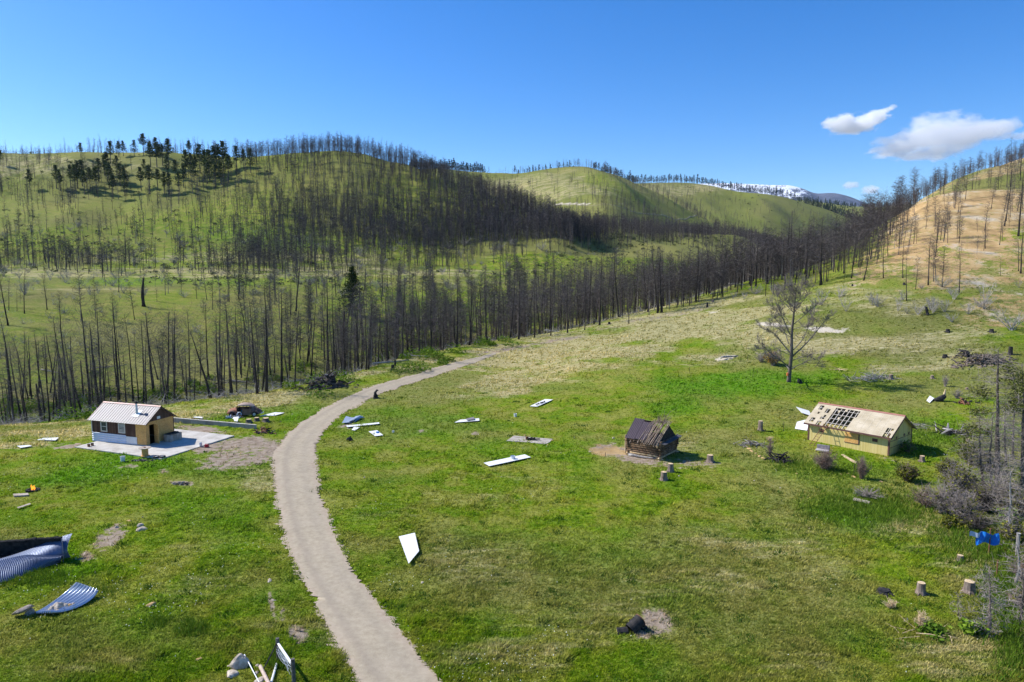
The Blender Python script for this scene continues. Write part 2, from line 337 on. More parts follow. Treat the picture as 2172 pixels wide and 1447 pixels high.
B['lush'] += [(1560,820,190,36,-4,.9,80,160),(1450,850,70,34,-20,.7,70,130),(1690,800,150,22,0,.8,80,140),(240,990,210,34,-6,.8,45,100),(420,1090,130,60,20,.5,40,80),(700,1180,40,110,-12,.6,30,80),(870,900,160,34,0,.5,60,110),(640,880,60,26,-20,.6,60,120),
 (1420,705,36,8,-12,1.2,120,220),(1830,1085,140,40,0,.9,40,80),(1980,930,120,50,0,.6,60,100),(1250,1180,200,60,0,.3,30,80),(100,870,260,40,0,.6,96,150),(1460,1270,100,60,0,.4,30,60),(1750,1000,160,30,0,.5,50,90),(1120,960,180,30,0,.35,60,90),(500,880,120,14,-6,.6,70,110),(1220,660,50,6,-10,.7,140,260),(1720,655,50,14,0,.5,110,240),
 (330,600,300,10,0,.5,240,400),(560,500,150,30,0,.5,380,520),(130,1200,120,60,0,.6,30,60),(350,1330,120,70,0,.5,25,60),(480,1000,140,25,0,.4,50,90)]
B['dull'] += [(1330,520,330,55,0,1.0,420,900),(1560,520,150,40,0,.9,420,1000),(60,345,360,26,0,.8,500,760),(700,430,260,90,0,.4,450,700),(1200,420,260,60,0,.6,700,1150),(1450,440,200,50,0,.8,1200,1700),(1860,600,260,70,0,.45,120,420),(1550,640,160,30,0,.3,120,300),(1850,1060,120,20,0,.5,40,80),(2080,400,220,100,0,1.1,230,520),(2000,620,200,60,0,.5,130,260)]
def blobs(kind, x, y, u, v):
    out = np.zeros(len(x))
    n1 = fbm(x, y, 6, 4, 61); n1 = np.where(y > 200, fbm(x, y, 45, 4, 62), n1)
    for (bu, bv, ru, rv, an, st, ya, yb) in B[kind]:
        c, s = math.cos(R(an)), math.sin(R(an)); du = u-bu; dv = v-bv
        d = np.sqrt(((du*c+dv*s)/ru)**2+((-du*s+dv*c)/rv)**2)
        val = st*(1-sstep(.45, 1.35, d+n1*.75))*((y > ya) & (y < yb))
        out = np.maximum(out, val)
    return out
def cover(x, y):
    z = ground(x, y); u, v = project(x, y, z); o = {k: blobs(k, x, y, u, v) for k in B}
    _, rk = ground_raw(x, y); left = 1-sstep(.28, .36, x/np.maximum(y, 1))
    rim = sstep(4.1, 4.7, rk)*(1-sstep(5.2, 5.6, rk))*left*(.5+.7*fbm(x, y, 9, 3, 77))*(y > 60)
    o['tan'] = np.maximum(o['tan'], np.clip(rim, 0, 1))
    o['dull'] = np.maximum(o['dull'], sstep(9.6, 11.5, rk)*(.75+.6*fbm(x, y, 120, 3, 88)))
    o['dull'] = np.maximum(o['dull'], (y < 200)*np.clip(.25+1.9*fbm(x, y, 15, 3, 89), 0, .8)*(1-np.clip(o['lush'], 0, 1)))
    o['soil'] = np.clip(o['soil'], 0, 1.3)
    o['rust'] = np.maximum(o['rust'], sstep(100, 130, y)*(rk > 5.2)*np.clip(.18+1.1*fbm(x, y*.6, 38, 4, 91), 0, .8)*(y < 1500))  # rust tone past the creek, also darkens the slopes in place of hill shadow
    cr = 1.25*sstep(5.25, 5.7, rk)*(1-sstep(6.6, 7.2, rk))*(x/np.maximum(y, 1) < .6)*(y > 60)
    o['rust'] = np.maximum(o['rust'], cr*(.55+.5*fbm(x, y, 12, 3, 71)))
    return o
print('ground grid')
th = np.concatenate([np.arange(-180, -46, 4.0), np.arange(-46, 46.01, .11), np.arange(50, 180, 4.0)])
rad = np.concatenate([[4, 8, 12, 16, 20], 1/np.linspace(1/23, 1/98, 250), np.exp(np.linspace(math.log(98.6), math.log(3600), 330)), [4300, 5500, 7500, 8000]])
TH, RD = np.meshgrid(np.radians(th), rad, indexing='ij')
gx = (np.sin(TH)*RD).ravel(); gy = (np.cos(TH)*RD).ravel(); gzv = ground(gx, gy)
onroad = inpoly(gx, gy, ROAD_POLY); onslab = inpoly(gx, gy, SLAB_POLY)
gzv2 = gzv-.05*onroad
gzv2 = np.where(onslab, np.minimum(gzv2, SLAB_Z-.12), gzv2)
nT, nR = len(th), len(rad)
idx = np.arange(nT*nR).reshape(nT, nR); i2 = np.roll(idx, -1, 0)
F = np.stack([idx[:, :-1], idx[:, 1:], i2[:, 1:], i2[:, :-1]], -1).reshape(-1, 4)
V = np.stack([gx, gy, gzv2], 1)
def cover_attr(me, x, y):
    c = cover(x, y)
    A = np.stack([c['tan'], c['soil'], c['ochre'], c['lush']], 1).astype(np.float32)
    Bm = np.stack([c['sand'], c['dull'], c['rust'], np.ones(len(x))], 1).astype(np.float32)
    for nm, arr in (('cover_a', A), ('cover_b', Bm)):
        a = me.color_attributes.new(nm, 'FLOAT_COLOR', 'POINT'); a.data.foreach_set('color', arr.ravel())
    return c
def ground_material(name, grass=False):
    m, nt, b = new_mat(name, .95, .05)
    geo = nd(nt, 'NewGeometry'); P = geo.outputs['Position']
    aa = nd(nt, 'Attribute', attribute_name='cover_a'); ab = nd(nt, 'Attribute', attribute_name='cover_b')
    sa = nd(nt, 'SeparateColor'); nt.links.new(aa.outputs['Color'], sa.inputs[0]); sb = nd(nt, 'SeparateColor'); nt.links.new(ab.outputs['Color'], sb.inputs[0])
    flat = mapped(nt, P, (1, 1, .0))
    n_big = noise(nt, flat, .045, 4); n_mid = noise(nt, flat, .22, 4, .6); n_sm = noise(nt, flat, 1.4, 4, .65); n_f = noise(nt, flat, 7, 3, .7)
    n_far = noise(nt, flat, .012, 5, .6); n_pat = noise(nt, mapped(nt, P, (.55, 1.6, 0), (0, 0, R(20))), .11, 4, .6)
    streak = noise(nt, mapped(nt, P, (.5, 2.2, 0), (0, 0, R(25))), .9, 4, .6, .6)
    g = ramp(nt, n_mid, [(.36, (.070, .160, .005)), (.46, (.150, .235, .008)), (.53, (.210, .215, .035)), (.66, (.330, .295, .085))])
    g = mixc(nt, math_(nt, 'MULTIPLY', n_big, .9), g, ramp(nt, n_sm, [(.36, (.070, .145, .006)), (.64, (.260, .305, .022))]))
    lush = ramp(nt, n_sm, [(.3, (.030, .120, .006)), (.68, (.110, .290, .005))])
    g = mixc(nt, math_(nt, 'MULTIPLY', aa.outputs['Alpha'], .85, clamp=True), g, lush)
    rust = ramp(nt, n_sm, [(.3, (.100, .092, .028)), (.7, (.230, .180, .090))])
    g = mixc(nt, math_(nt, 'MULTIPLY', sb.outputs[2], .9, clamp=True), g, rust)
    dull = ramp(nt, n_sm, [(.3, (.115, .130, .025)), (.7, (.300, .275, .100))])
    g = mixc(nt, math_(nt, 'MULTIPLY', sb.outputs[1], .9, clamp=True), g, dull)
    # dry grass comes through in streaks
    tn = ramp(nt, streak, [(.3, (.215, .200, .065)), (.5, (.370, .320, .150)), (.72, (.560, .490, .290))])
    tf = math_(nt, 'ADD', math_(nt, 'MULTIPLY', sa.outputs[0], 1.35), math_(nt, 'MULTIPLY', math_(nt, 'SUBTRACT', math_(nt, 'ADD', math_(nt, 'MULTIPLY', streak, .7), math_(nt, 'MULTIPLY', n_pat, 1.5)), 1.12), 3.6))
    tf = math_(nt, 'MULTIPLY', math_(nt, 'SUBTRACT', tf, .12, clamp=True), math_(nt, 'MULTIPLY', sa.outputs[0], 2.2, clamp=True), clamp=True)
    g = mixc(nt, tf, g, tn)
    # a thin scatter of straw everywhere
    st = ramp(nt, noise(nt, flat, 3.2, 4, .75), [(.54, (0, 0, 0)), (.72, (1, 1, 1))])
    g = mixc(nt, math_(nt, 'MULTIPLY', st, .5), g, (.42, .38, .12))
    dk = ramp(nt, noise(nt, mapped(nt, flat, (1, 1, 1), (0, 0, 0), (31, 7, 0)), 2.1, 4, .7), [(.22, (1, 1, 1)), (.48, (0, 0, 0))])
    g = mixc(nt, math_(nt, 'MULTIPLY', dk, .5), g, (.040, .085, .006))
    soil = ramp(nt, n_sm, [(.3, (.210, .150, .105)), (.55, (.345, .270, .205)), (.75, (.460, .385, .310))])
    sf = math_(nt, 'ADD', math_(nt, 'MULTIPLY', sa.outputs[1], 1.12), math_(nt, 'ADD', math_(nt, 'MULTIPLY', math_(nt, 'SUBTRACT', n_sm, .5), 3.4), math_(nt, 'MULTIPLY', math_(nt, 'SUBTRACT', noise(nt, flat, .5, 3), .5), 2.4)))
    sf = math_(nt, 'MULTIPLY', math_(nt, 'SUBTRACT', sf, .45, clamp=True), 2.0, clamp=True)
    g = mixc(nt, math_(nt, 'MULTIPLY', sf, math_(nt, 'MULTIPLY', sa.outputs[1], 4, clamp=True)), g, soil)
    ochre = ramp(nt, noise(nt, mapped(nt, P, (1, .5, 1), (0, 0, R(-30))), .16, 5, .65), [(.3, (.215, .150, .075)), (.44, (.400, .270, .125)), (.54, (.480, .335, .165)), (.62, (.480, .380, .255)), (.74, (.580, .510, .400))])
    of = math_(nt, 'ADD', math_(nt, 'MULTIPLY', sa.outputs[2], 1.25), math_(nt, 'MULTIPLY', math_(nt, 'SUBTRACT', noise(nt, P, .55, 6, .8), .5), 5.2))
    of = math_(nt, 'MULTIPLY', math_(nt, 'SUBTRACT', of, .30, clamp=True), 2.0, clamp=True)
    g = mixc(nt, math_(nt, 'MULTIPLY', of, math_(nt, 'MULTIPLY', sa.outputs[2], 4, clamp=True)), g, ochre)
    sand = ramp(nt, n_f, [(.3, (.50, .42, .31)), (.7, (.70, .62, .50))])
    g = mixc(nt, math_(nt, 'MULTIPLY', math_(nt, 'SUBTRACT', math_(nt, 'ADD', sb.outputs[0], math_(nt, 'MULTIPLY', math_(nt, 'SUBTRACT', n_sm, .5), 1.6)), .45, clamp=True), 3, clamp=True), g, sand)
    # broad variation so the far slopes are not even
    g = mixc(nt, .45, g, ramp(nt, n_far, [(.3, (.45, .56, .5)), (.5, (.95, .97, .95)), (.7, (1.45, 1.28, 1.2))]), 'MULTIPLY')
    h = math_(nt, 'ADD', math_(nt, 'MULTIPLY', n_f, .5), n_sm)
    if grass:
        rn = nd(nt, 'Attribute', attribute_name='tone')
        g = mixc(nt, 1.0, g, ramp(nt, rn.outputs['Fac'], [(0, (.95, 1.0, .8)), (.6, (1.5, 1.42, 1.15)), (.90, (2.0, 1.9, 1.6)), (1, (2.8, 2.5, 2.4))]), 'MULTIPLY')
        nt.links.new(g, b.inputs['Base Color'])
        tr = nd(nt, 'BsdfTranslucent'); nt.links.new(g, tr.inputs[0]); mx = nd(nt, 'MixShader'); mx.inputs[0].default_value = .45
        nt.links.new(b.outputs[0], mx.inputs[1]); nt.links.new(tr.outputs[0], mx.inputs[2]); nt.links.new(mx.outputs[0], nt.nodes['Material Output'].inputs[0])
    else:
        nt.links.new(g, b.inputs['Base Color']); bump(nt, b, h, .9, .22)
    return m
M_GROUND = ground_material('meadow_ground'); M_GRASS = ground_material('meadow_grass', True)
me = mesh_np('ground', V, F, M_GROUND, True)
cover_attr(me, gx, gy)
tag(link('ground', me), 'meadow bench, creek valley and green hills', kind='structure')
# closing fan under the viewpoint
cb = MB(); ring = [(math.sin(a)*4.02, math.cos(a)*4.02, gz(math.sin(a)*4, math.cos(a)*4)-.002) for a in np.radians(np.arange(0, 360, 10))]
cb.add(ring, [tuple(range(36))]); ccm = cb.mesh('ground', M_GROUND)
for nm in ('cover_a', 'cover_b'): ccm.color_attributes.new(nm, 'FLOAT_COLOR', 'POINT')
tag(link('ground', ccm), kind='structure')
# ------------------------------------------------------------------ road
m, nt, b = new_mat('road_gravel_asphalt', .93, .1); geo = nd(nt, 'NewGeometry'); P = geo.outputs['Position']
uvn = nd(nt, 'Attribute', attribute_name='across'); ac = uvn.outputs['Fac']
c = ramp(nt, noise(nt, P, 2.5, 5, .7), [(.3, (.270, .215, .140)), (.5, (.350, .290, .195)), (.7, (.430, .360, .250))])
c = mixc(nt, math_(nt, 'MULTIPLY', ramp(nt, noise(nt, P, 28, 2, .8), [(.35, (0, 0, 0)), (.7, (1, 1, 1))]), .35), c, (.50, .45, .38))
edge = math_(nt, 'MULTIPLY', math_(nt, 'ABSOLUTE', math_(nt, 'SUBTRACT', ac, .5)), 2)
ef = math_(nt, 'ADD', edge, math_(nt, 'MULTIPLY', math_(nt, 'SUBTRACT', noise(nt, P, .6, 4, .6), .5), .8))
c = mixc(nt, math_(nt, 'MULTIPLY', ramp(nt, ef, [(.62, (0, 0, 0)), (.95, (1, 1, 1))]), .85), c, ramp(nt, noise(nt, P, 3, 4), [(.3, (.32, .245, .17)), (.7, (.46, .375, .285))]))
trk = noise(nt, P, .35, 4, .6, 1.0)
c = mixc(nt, ramp(nt, trk, [(.45, (0, 0, 0)), (.75, (.5, .5, .5))]), c, (.43, .36, .27))
dw = math_(nt, 'ABSOLUTE', math_(nt, 'SUBTRACT', math_(nt, 'ADD', ac, math_(nt, 'MULTIPLY', math_(nt, 'SUBTRACT', noise(nt, P, .5, 3), .5), .12)), .27))
c = mixc(nt, math_(nt, 'MULTIPLY', ramp(nt, dw, [(0, (1, 1, 1)), (.10, (0, 0, 0))]), .28), c, (.24, .19, .15))
vor = nd(nt, 'TexVoronoi', feature='DISTANCE_TO_EDGE'); vor.inputs['Scale'].default_value = .3; nt.links.new(mapped(nt, P, (1, 1, 0)), vor.inputs['Vector'])
ck = math_(nt, 'MULTIPLY', ramp(nt, vor.outputs['Distance'], [(0, (1, 1, 1)), (.018, (0, 0, 0))]), ramp(nt, noise(nt, P, .4, 2), [(.55, (0, 0, 0)), (.7, (.2, .2, .2))]))
c = mixc(nt, ck, c, (.14, .13, .11))
wd = ramp(nt, noise(nt, mapped(nt, P, (1, 1, 1), (0, 0, 0), (9, 3, 0)), 1.6, 4, .7), [(.70, (0, 0, 0)), (.76, (1, 1, 1))])
c = mixc(nt, wd, c, (.10, .15, .03))
for cc_ in (.33, .70):
    rt = math_(nt, 'ABSOLUTE', math_(nt, 'SUBTRACT', math_(nt, 'ADD', ac, math_(nt, 'MULTIPLY', math_(nt, 'SUBTRACT', noise(nt, P, .16, 2), .5), .10)), cc_))
    c = mixc(nt, math_(nt, 'MULTIPLY', math_(nt, 'MULTIPLY', ramp(nt, rt, [(.02, (1, 1, 1)), (.13, (0, 0, 0))]), noise(nt, P, .7, 4, .7)), .42), c, (.25, .215, .17))
nt.links.new(c, b.inputs['Base Color']); bump(nt, b, noise(nt, P, 9, 4, .7), .5, .03)
M_ROAD = m
def fine(P, step=.6):
    out = [P[0]]
    for a, b in zip(P[:-1], P[1:]):
        n = max(1, int(np.hypot(*(b-a))/step))
        for i in range(1, n+1): out.append(a+(b-a)*i/n)
    return np.array(out)
def strip(name, A, Bp, lift, jag, mat, nacross=9, label=None):
    n = 900; ta = np.linspace(0, 1, n)
    def rs(P):
        s = np.linspace(0, 1, len(P)); return np.stack([np.interp(ta, s, P[:, 0]), np.interp(ta, s, P[:, 1])], 1)
    A = rs(A); Bp = rs(Bp); vs = []; ac = []
    for j in range(nacross):
        f = j/(nacross-1); P = A*(1-f)+Bp*f
        if j in (0, nacross-1):
            w = (A-Bp)*(1 if j == 0 else -1); w = w/np.maximum(np.linalg.norm(w, axis=1), .01)[:, None]
            P = P+w*(rng.normal(0, jag, n)+fbm(P[:, 0], P[:, 1], 2.5, 2, 9)*jag*3)[:, None]
        vs.append(np.stack([P[:, 0], P[:, 1], ground(P[:, 0], P[:, 1])+lift*(1 if 0 < j < nacross-1 else .2)], 1)); ac.append(np.full(n, f))
    V = np.vstack(vs); ii = np.arange(n*nacross).reshape(nacross, n)
    F = np.stack([ii[:-1, :-1], ii[1:, :-1], ii[1:, 1:], ii[:-1, 1:]], -1).reshape(-1, 4)[:, ::-1]
    me = mesh_np(name, V, F, mat, True); a = me.attributes.new('across', 'FLOAT', 'POINT'); a.data.foreach_set('value', np.concatenate(ac).astype(np.float32))
    return tag(link(name, me), label, kind='structure')
strip('road', rl, rr, .035, .16, M_ROAD, label='worn pale asphalt lane curving through the meadow')
# bench track and hill roads as worn strips
M_TRACK = simple('bare_track_earth', [(.17, .17, .08), (.28, .25, .14), (.40, .35, .24)], 1.2, .95, .05)
def track(pts, w, ymin, name='path', lift=.25):
    P = [at(u, v, ymin) for u, v in pts]; P = resample(P, 1)
    d = np.gradient(P, axis=0); nrm = np.stack([-d[:, 1], d[:, 0]], 1)/np.linalg.norm(d, axis=1)[:, None]
    strip(name, P+nrm*w/2, P-nrm*w/2, lift, w*.06, M_TRACK, 4)
track([(1104, 440), (1160, 436), (1222, 433), (1262, 438), (1330, 446), (1400, 456), (1470, 465), (1540, 478), (1600, 492)], 1.7, 640, lift=.4)
0 and track([(1440, 425), (1480, 428), (1520, 432), (1570, 440)], 4, 1150, lift=.6)
0 and track([(1232, 398), (1228, 408), (1236, 420), (1226, 432)], 3, 640, lift=.5)
# ------------------------------------------------------------------ concrete slab
m, nt, b = new_mat('pad_concrete', .9, .2); P = nd(nt, 'NewGeometry').outputs['Position']
c = ramp(nt, noise(nt, P, .8, 6, .7), [(.32, (.34, .31, .26)), (.5, (.50, .465, .41)), (.68, (.60, .57, .51))])
c = mixc(nt, math_(nt, 'MULTIPLY', ramp(nt, noise(nt, P, .35, 4, .7, .8), [(.5, (0, 0, 0)), (.7, (1, 1, 1))]), .4), c, (.42, .36, .29))
nt.links.new(c, b.inputs['Base Color']); M_CONC = m
sl = MB(); sl.prism([(p[0], p[1]) for p in SLAB_POLY][::-1], SLAB_Z-.4, SLAB_Z)
tag(sl.obj('slab', M_CONC), 'pale concrete pad under the small brown cabin', kind='structure')
# ------------------------------------------------------------------ grass
print('grass')
def scatter_px(n, ylo, yhi, tl=.92):
    t = rng.uniform(-tl, tl, n); iy = rng.uniform(1/yhi, 1/ylo, n); y = 1/iy; return t*y, y
GX, GY = scatter_px(420000, 22, 200)
def shrink(A, Bq, k): w_ = (Bq-A)/np.linalg.norm(Bq-A, axis=1)[:, None]; return A+w_*k
_n = 400; _q = np.linspace(0, 1, _n); _A = np.stack([np.interp(_q, np.linspace(0, 1, len(rl)), rl[:, i]) for i in (0, 1)], 1); _B = np.stack([np.interp(_q, np.linspace(0, 1, len(rr)), rr[:, i]) for i in (0, 1)], 1)
ROAD_IN = np.vstack([shrink(_A, _B, .16), shrink(_B, _A, .16)[::-1]])
_, rk = ground_raw(GX, GY)
ok = ~inpoly(GX, GY, ROAD_IN) & ~inpoly(GX, GY, SLAB_POLY) & (rk < 5.15)
GX, GY = GX[ok], GY[ok]
cv = cover(GX, GY)
keep = (rng.random(len(GX)) > np.clip(cv['soil']*.95, 0, .93)) & (rng.random(len(GX)) > np.clip(cv['sand'], 0, .97)) & (rng.random(len(GX)) > np.clip(cv['ochre'], 0, .9))
GX, GY = GX[keep], GY[keep]; cv = {k: a[keep] for k, a in cv.items()}
GZ = ground(GX, GY); n = len(GX)
cl = fbm(GX, GY, 2.6, 3, 90); hgt = .07+.13*np.clip(cl+.15, 0, 1)+.10*np.clip(cv['tan'], 0, 1)+.08*cv['lush']
big = fbm(GX, GY, 1.2, 2, 95) > .56; hgt = np.where(big, hgt+.16, hgt)
hgt *= rng.uniform(.6, 1.5, n)*(1+.35*sstep(50, 120, GY))
NB = 3; Vs = np.zeros((n, NB, 3, 3)); 
for k in range(NB):
    an = rng.uniform(0, 2*np.pi, n); wd = (.018+.012*rng.random(n))*(1+GY/45.); off = rng.normal(0, .07, (n, 2))
    bx = GX+off[:, 0]; by = GY+off[:, 1]; ln = hgt*rng.uniform(.3, .95, n); la = rng.uniform(0, 2*np.pi, n)
    Vs[:, k, 0] = np.stack([bx-np.cos(an)*wd, by-np.sin(an)*wd, GZ-.03], 1)
    Vs[:, k, 1] = np.stack([bx+np.cos(an)*wd, by+np.sin(an)*wd, GZ-.03], 1)
    Vs[:, k, 2] = np.stack([bx+np.cos(la)*ln+hgt*.35, by+np.sin(la)*ln, GZ+hgt*rng.uniform(.7, 1.1, n)], 1)
Vf = Vs.reshape(-1, 3); Fg = np.arange(len(Vf)).reshape(-1, 3)
gm = mesh_np('grass', Vf, Fg, M_GRASS)
rep = NB*3
for nm, ks in (('cover_a', ('tan', 'soil', 'ochre', 'lush')), ('cover_b', ('sand', 'dull', 'rust', None))):
    arr = np.stack([cv[k] if k else np.ones(n) for k in ks], 1); arr = np.repeat(arr, rep, 0).astype(np.float32)
    a = gm.color_attributes.new(nm, 'FLOAT_COLOR', 'POINT'); a.data.foreach_set('color', arr.ravel())
a = gm.attributes.new('tone', 'FLOAT', 'POINT'); tn = np.repeat(rng.random((n, NB)).reshape(-1), 3); a.data.foreach_set('value', tn.astype(np.float32))
tag(link('grass', gm), 'short spring grass mixed with dry straw over the bench', 'grass', kind='stuff')
# ------------------------------------------------------------------ snow mountain far behind
prof = [(1200, 420), (1380, 398), (1470, 390), (1540, 389), (1600, 391), (1640, 393), (1675, 393), (1700, 399), (1728, 411), (1745, 410), (1770, 409), (1800, 416), (1822, 425), (1845, 434), (1880, 447), (1960, 470), (2100, 500)]
us = np.linspace(1200, 2100, 260); vs_ = np.interp(us, [p[0] for p in prof], [p[1] for p in prof]); k_ = np.ones(7)/7; vs_ = np.convolve(np.pad(vs_, 3, 'edge'), k_, 'valid')
nv = 60; MV = []
for j in range(nv):
    f = j/(nv-1)
    for u, v in zip(us, vs_):
        Y = 6300-f*1500; top = px2(u, v, 6300); z = top.z*(1-f)**1.15+60*(1-(1-f)**1.15)
        nn = float(fbm(u*8, Y*.4, 300, 4, 33)) if False else 0
        MV.append((top.x, Y, z))
MV = np.array(MV); ff = np.repeat(np.linspace(0, 1, nv), len(us))
MV[:, 2] += fbm(MV[:, 0], MV[:, 1]*.35, 320, 5, 33)*90*np.minimum(ff*4, 1)*(1-ff*.5)
back = MV[:len(us)].copy(); back[:, 1] += 900; back[:, 2] = 60
MV = np.vstack([back, MV]); ii = np.arange((nv+1)*len(us)).reshape(nv+1, len(us))
Fm = np.stack([ii[:-1, :-1], ii[1:, :-1], ii[1:, 1:], ii[:-1, 1:]], -1).reshape(-1, 4)
m, nt, b = new_mat('snow_and_far_forest', .9, .1); P = nd(nt, 'NewGeometry').outputs['Position']; sx = nd(nt, 'SeparateXYZ'); nt.links.new(P, sx.inputs[0])
rock = ramp(nt, noise(nt, P, .01, 6, .7), [(.35, (.055, .075, .12)), (.65, (.16, .17, .22))])
hgt_ = math_(nt, 'MULTIPLY', math_(nt, 'SUBTRACT', sx.outputs[2], 545), .0045)
edge_x = math_(nt, 'MULTIPLY', math_(nt, 'SUBTRACT', 2600, sx.outputs[0]), .006)
sn = math_(nt, 'ADD', math_(nt, 'MINIMUM', hgt_, edge_x), math_(nt, 'MULTIPLY', math_(nt, 'SUBTRACT', noise(nt, mapped(nt, P, (1, .5, 2)), .008, 6, .75), .5), 4.5))
nt.links.new(mixc(nt, ramp(nt, sn, [(.32, (0, 0, 0)), (.55, (1, 1, 1))]), rock, (.85, .87, .92)), b.inputs['Base Color'])
tag(link('mountain', mesh_np('mountain', MV, Fm, m, True)), 'distant long ridge streaked with snow', kind='structure')
# ================================================================== TREES
print('trees')
def bark(name, stops, scale=1.2, rough=.9):
    m, nt, b = new_mat(name, rough, .15); tc = nd(nt, 'TexCoord'); oi = nd(nt, 'ObjectInfo')
    v = mapped(nt, tc.outputs['Object'], (1, 1, .25)); mp = nd(nt, 'VectorMath', operation='ADD'); nt.links.new(v, mp.inputs[0])
    sc3 = nd(nt, 'VectorMath', operation='SCALE'); sc3.inputs[0].default_value = (37, 11, 23); nt.links.new(oi.outputs['Random'], sc3.inputs[3]); nt.links.new(sc3.outputs[0], mp.inputs[1])
    f = noise(nt, mp.outputs[0], scale, 4, .7); n = len(stops)
    nt.links.new(ramp(nt, f, [(.28+.46*i/(n-1), s) for i, s in enumerate(stops)]), b.inputs['Base Color']); bump(nt, b, f, .4, .03)
    return m
M_CHAR = bark('charred_bark', [(.016, .014, .014), (.030, .025, .023), (.060, .048, .042), (.17, .135, .115)], 1.1)
M_CHAR_BR = bark('burnt_branch', [(.060, .050, .046), (.125, .105, .096), (.27, .235, .21)], .8)
M_GREYWOOD = bark('weathered_grey_wood', [(.17, .155, .145), (.32, .295, .275), (.50, .47, .44)], 2)
M_PALEW = bark('bleached_twigs', [(.20, .175, .155), (.36, .325, .295), (.56, .52, .47)], 2)
M_DARKWOOD = bark('dark_dead_wood', [(.05, .04, .035), (.12, .10, .085), (.22, .185, .155)], 2)
M_STUMP = bark('stump_bark', [(.12, .085, .065), (.23, .175, .14), (.36, .29, .24)], 5)
M_CUT = simple('sawn_wood', [(.42, .28, .14), (.62, .46, .27), (.72, .58, .38)], 9)
def foliage(name, cols, tr=.25):
    m, nt, b = new_mat(name, .8, .15); geo = nd(nt, 'NewGeometry'); oi = nd(nt, 'ObjectInfo')
    f = noise(nt, nd(nt, 'TexCoord').outputs['Object'], .9, 3, .6)
    ff = math_(nt, 'ADD', math_(nt, 'MULTIPLY', geo.outputs['Random Per Island'], .55), math_(nt, 'MULTIPLY', f, .45))
    n = len(cols); c = ramp(nt, ff, [(.15+.7*i/(n-1), s) for i, s in enumerate(cols)])
    c = mixc(nt, 1, c, ramp(nt, oi.outputs['Random'], [(0, (.8, .85, .8)), (1, (1.2, 1.15, 1.1))]), 'MULTIPLY')
    nt.links.new(c, b.inputs['Base Color']); t = nd(nt, 'BsdfTranslucent'); nt.links.new(c, t.inputs[0]); mx = nd(nt, 'MixShader'); mx.inputs[0].default_value = tr
    nt.links.new(b.outputs[0], mx.inputs[1]); nt.links.new(t.outputs[0], mx.inputs[2]); nt.links.new(mx.outputs[0], nt.nodes['Material Output'].inputs[0])
    return m
M_PINE = foliage('pine_needles', [(.016, .034, .012), (.036, .062, .018), (.080, .108, .032)])
M_FIR = foliage('fir_needles', [(.014, .032, .008), (.034, .060, .010), (.080, .105, .018)])
M_FARFIR = foliage('far_conifer_needles', [(.010, .026, .018), (.020, .042, .026), (.038, .062, .030)], .1)
M_SCRUB = foliage('green_shrub_leaves', [(.06, .13, .008), (.12, .21, .014), (.22, .31, .03)])
M_JUNI = foliage('juniper_leaves', [(.05, .06, .010), (.13, .135, .014), (.27, .26, .025)])
M_AUTUMN = foliage('yellow_brown_leaves', [(.12, .085, .02), (.25, .16, .03), (.38, .24, .03)])
def burnt_tree(seed, h=15.0, r0=.2, nb=46, twig=3, start=.22, blen=1.7, up=.55, droop=0.0, top=1.0, n=7, twr=.011, brr=.028):
    rd = random.Random(seed); T = MB(); Br = MB(); k = 9
    bend = [Vector((0, 0, 0))]; dx = rd.uniform(-.25, .25); dy = rd.uniform(-.25, .25)
    pts = []
    for i in range(k+1):
        f = i/k; pts.append(Vector((dx*math.sin(f*3.0)+rd.uniform(-.04, .04)*(i > 0), dy*math.sin(f*2.2)+rd.uniform(-.04, .04)*(i > 0), -.4+(h*top+.4)*f)))
    rads = [r0*(1.35 if i == 0 else 1)*(1-.88*(i/k)*top)*rd.uniform(.95, 1.05) for i in range(k+1)]
    T.tube(pts, rads, n, True, .12); nb = int(nb*1.35); blen *= 1.3
    def pos(f): x = f*k; i = min(int(x), k-1); return pts[i].lerp(pts[i+1], x-i)
    for b in range(nb):
        f = start+(top*.985-start)*(b+rd.random())/nb
        f = min(f/top, .99); a = rd.uniform(0, 2*math.pi); s = 1-f
        ln = blen*(.35+.9*math.sin(min(1, s*1.5+.12)*math.pi*.62))*rd.uniform(.45, 1.2)
        if f < start+.14: ln *= rd.uniform(.25, .9)
        u = up*rd.uniform(.3, 1.3)*(0.5+f) - droop*rd.uniform(.5, 1)
        p = pos(f); d = Vector((math.cos(a), math.sin(a), u*.35)); e = Vector((math.cos(a+rd.uniform(-.3, .3)), math.sin(a), u*1.5))
        q = p+d*ln*.5; r = q+e*ln*.5; rr = brr*rd.uniform(.7, 1.3)*(.5+.6*s)
        Br.tube([p, q, r], [rr, rr*.7, rr*.25], 3, False)
        for t in range(twig):
            g = rd.uniform(.25, 1); pt = p.lerp(q, g*2) if g < .5 else q.lerp(r, g*2-1)
            dd = Vector((rd.gauss(0, 1), rd.gauss(0, 1), rd.gauss(.5, .8))).normalized()*ln*rd.uniform(.22, .5)
            Br.tube([pt, pt+dd], [twr, twr*.4], 3, False)
    return T, Br
def register(name, label, cat, T, Br, tm, bm_, group=None):
    t = thing(name, label, cat, group=group); T.obj('trunk', tm, t, smooth=True); Br.obj('branches', bm_, t); return t
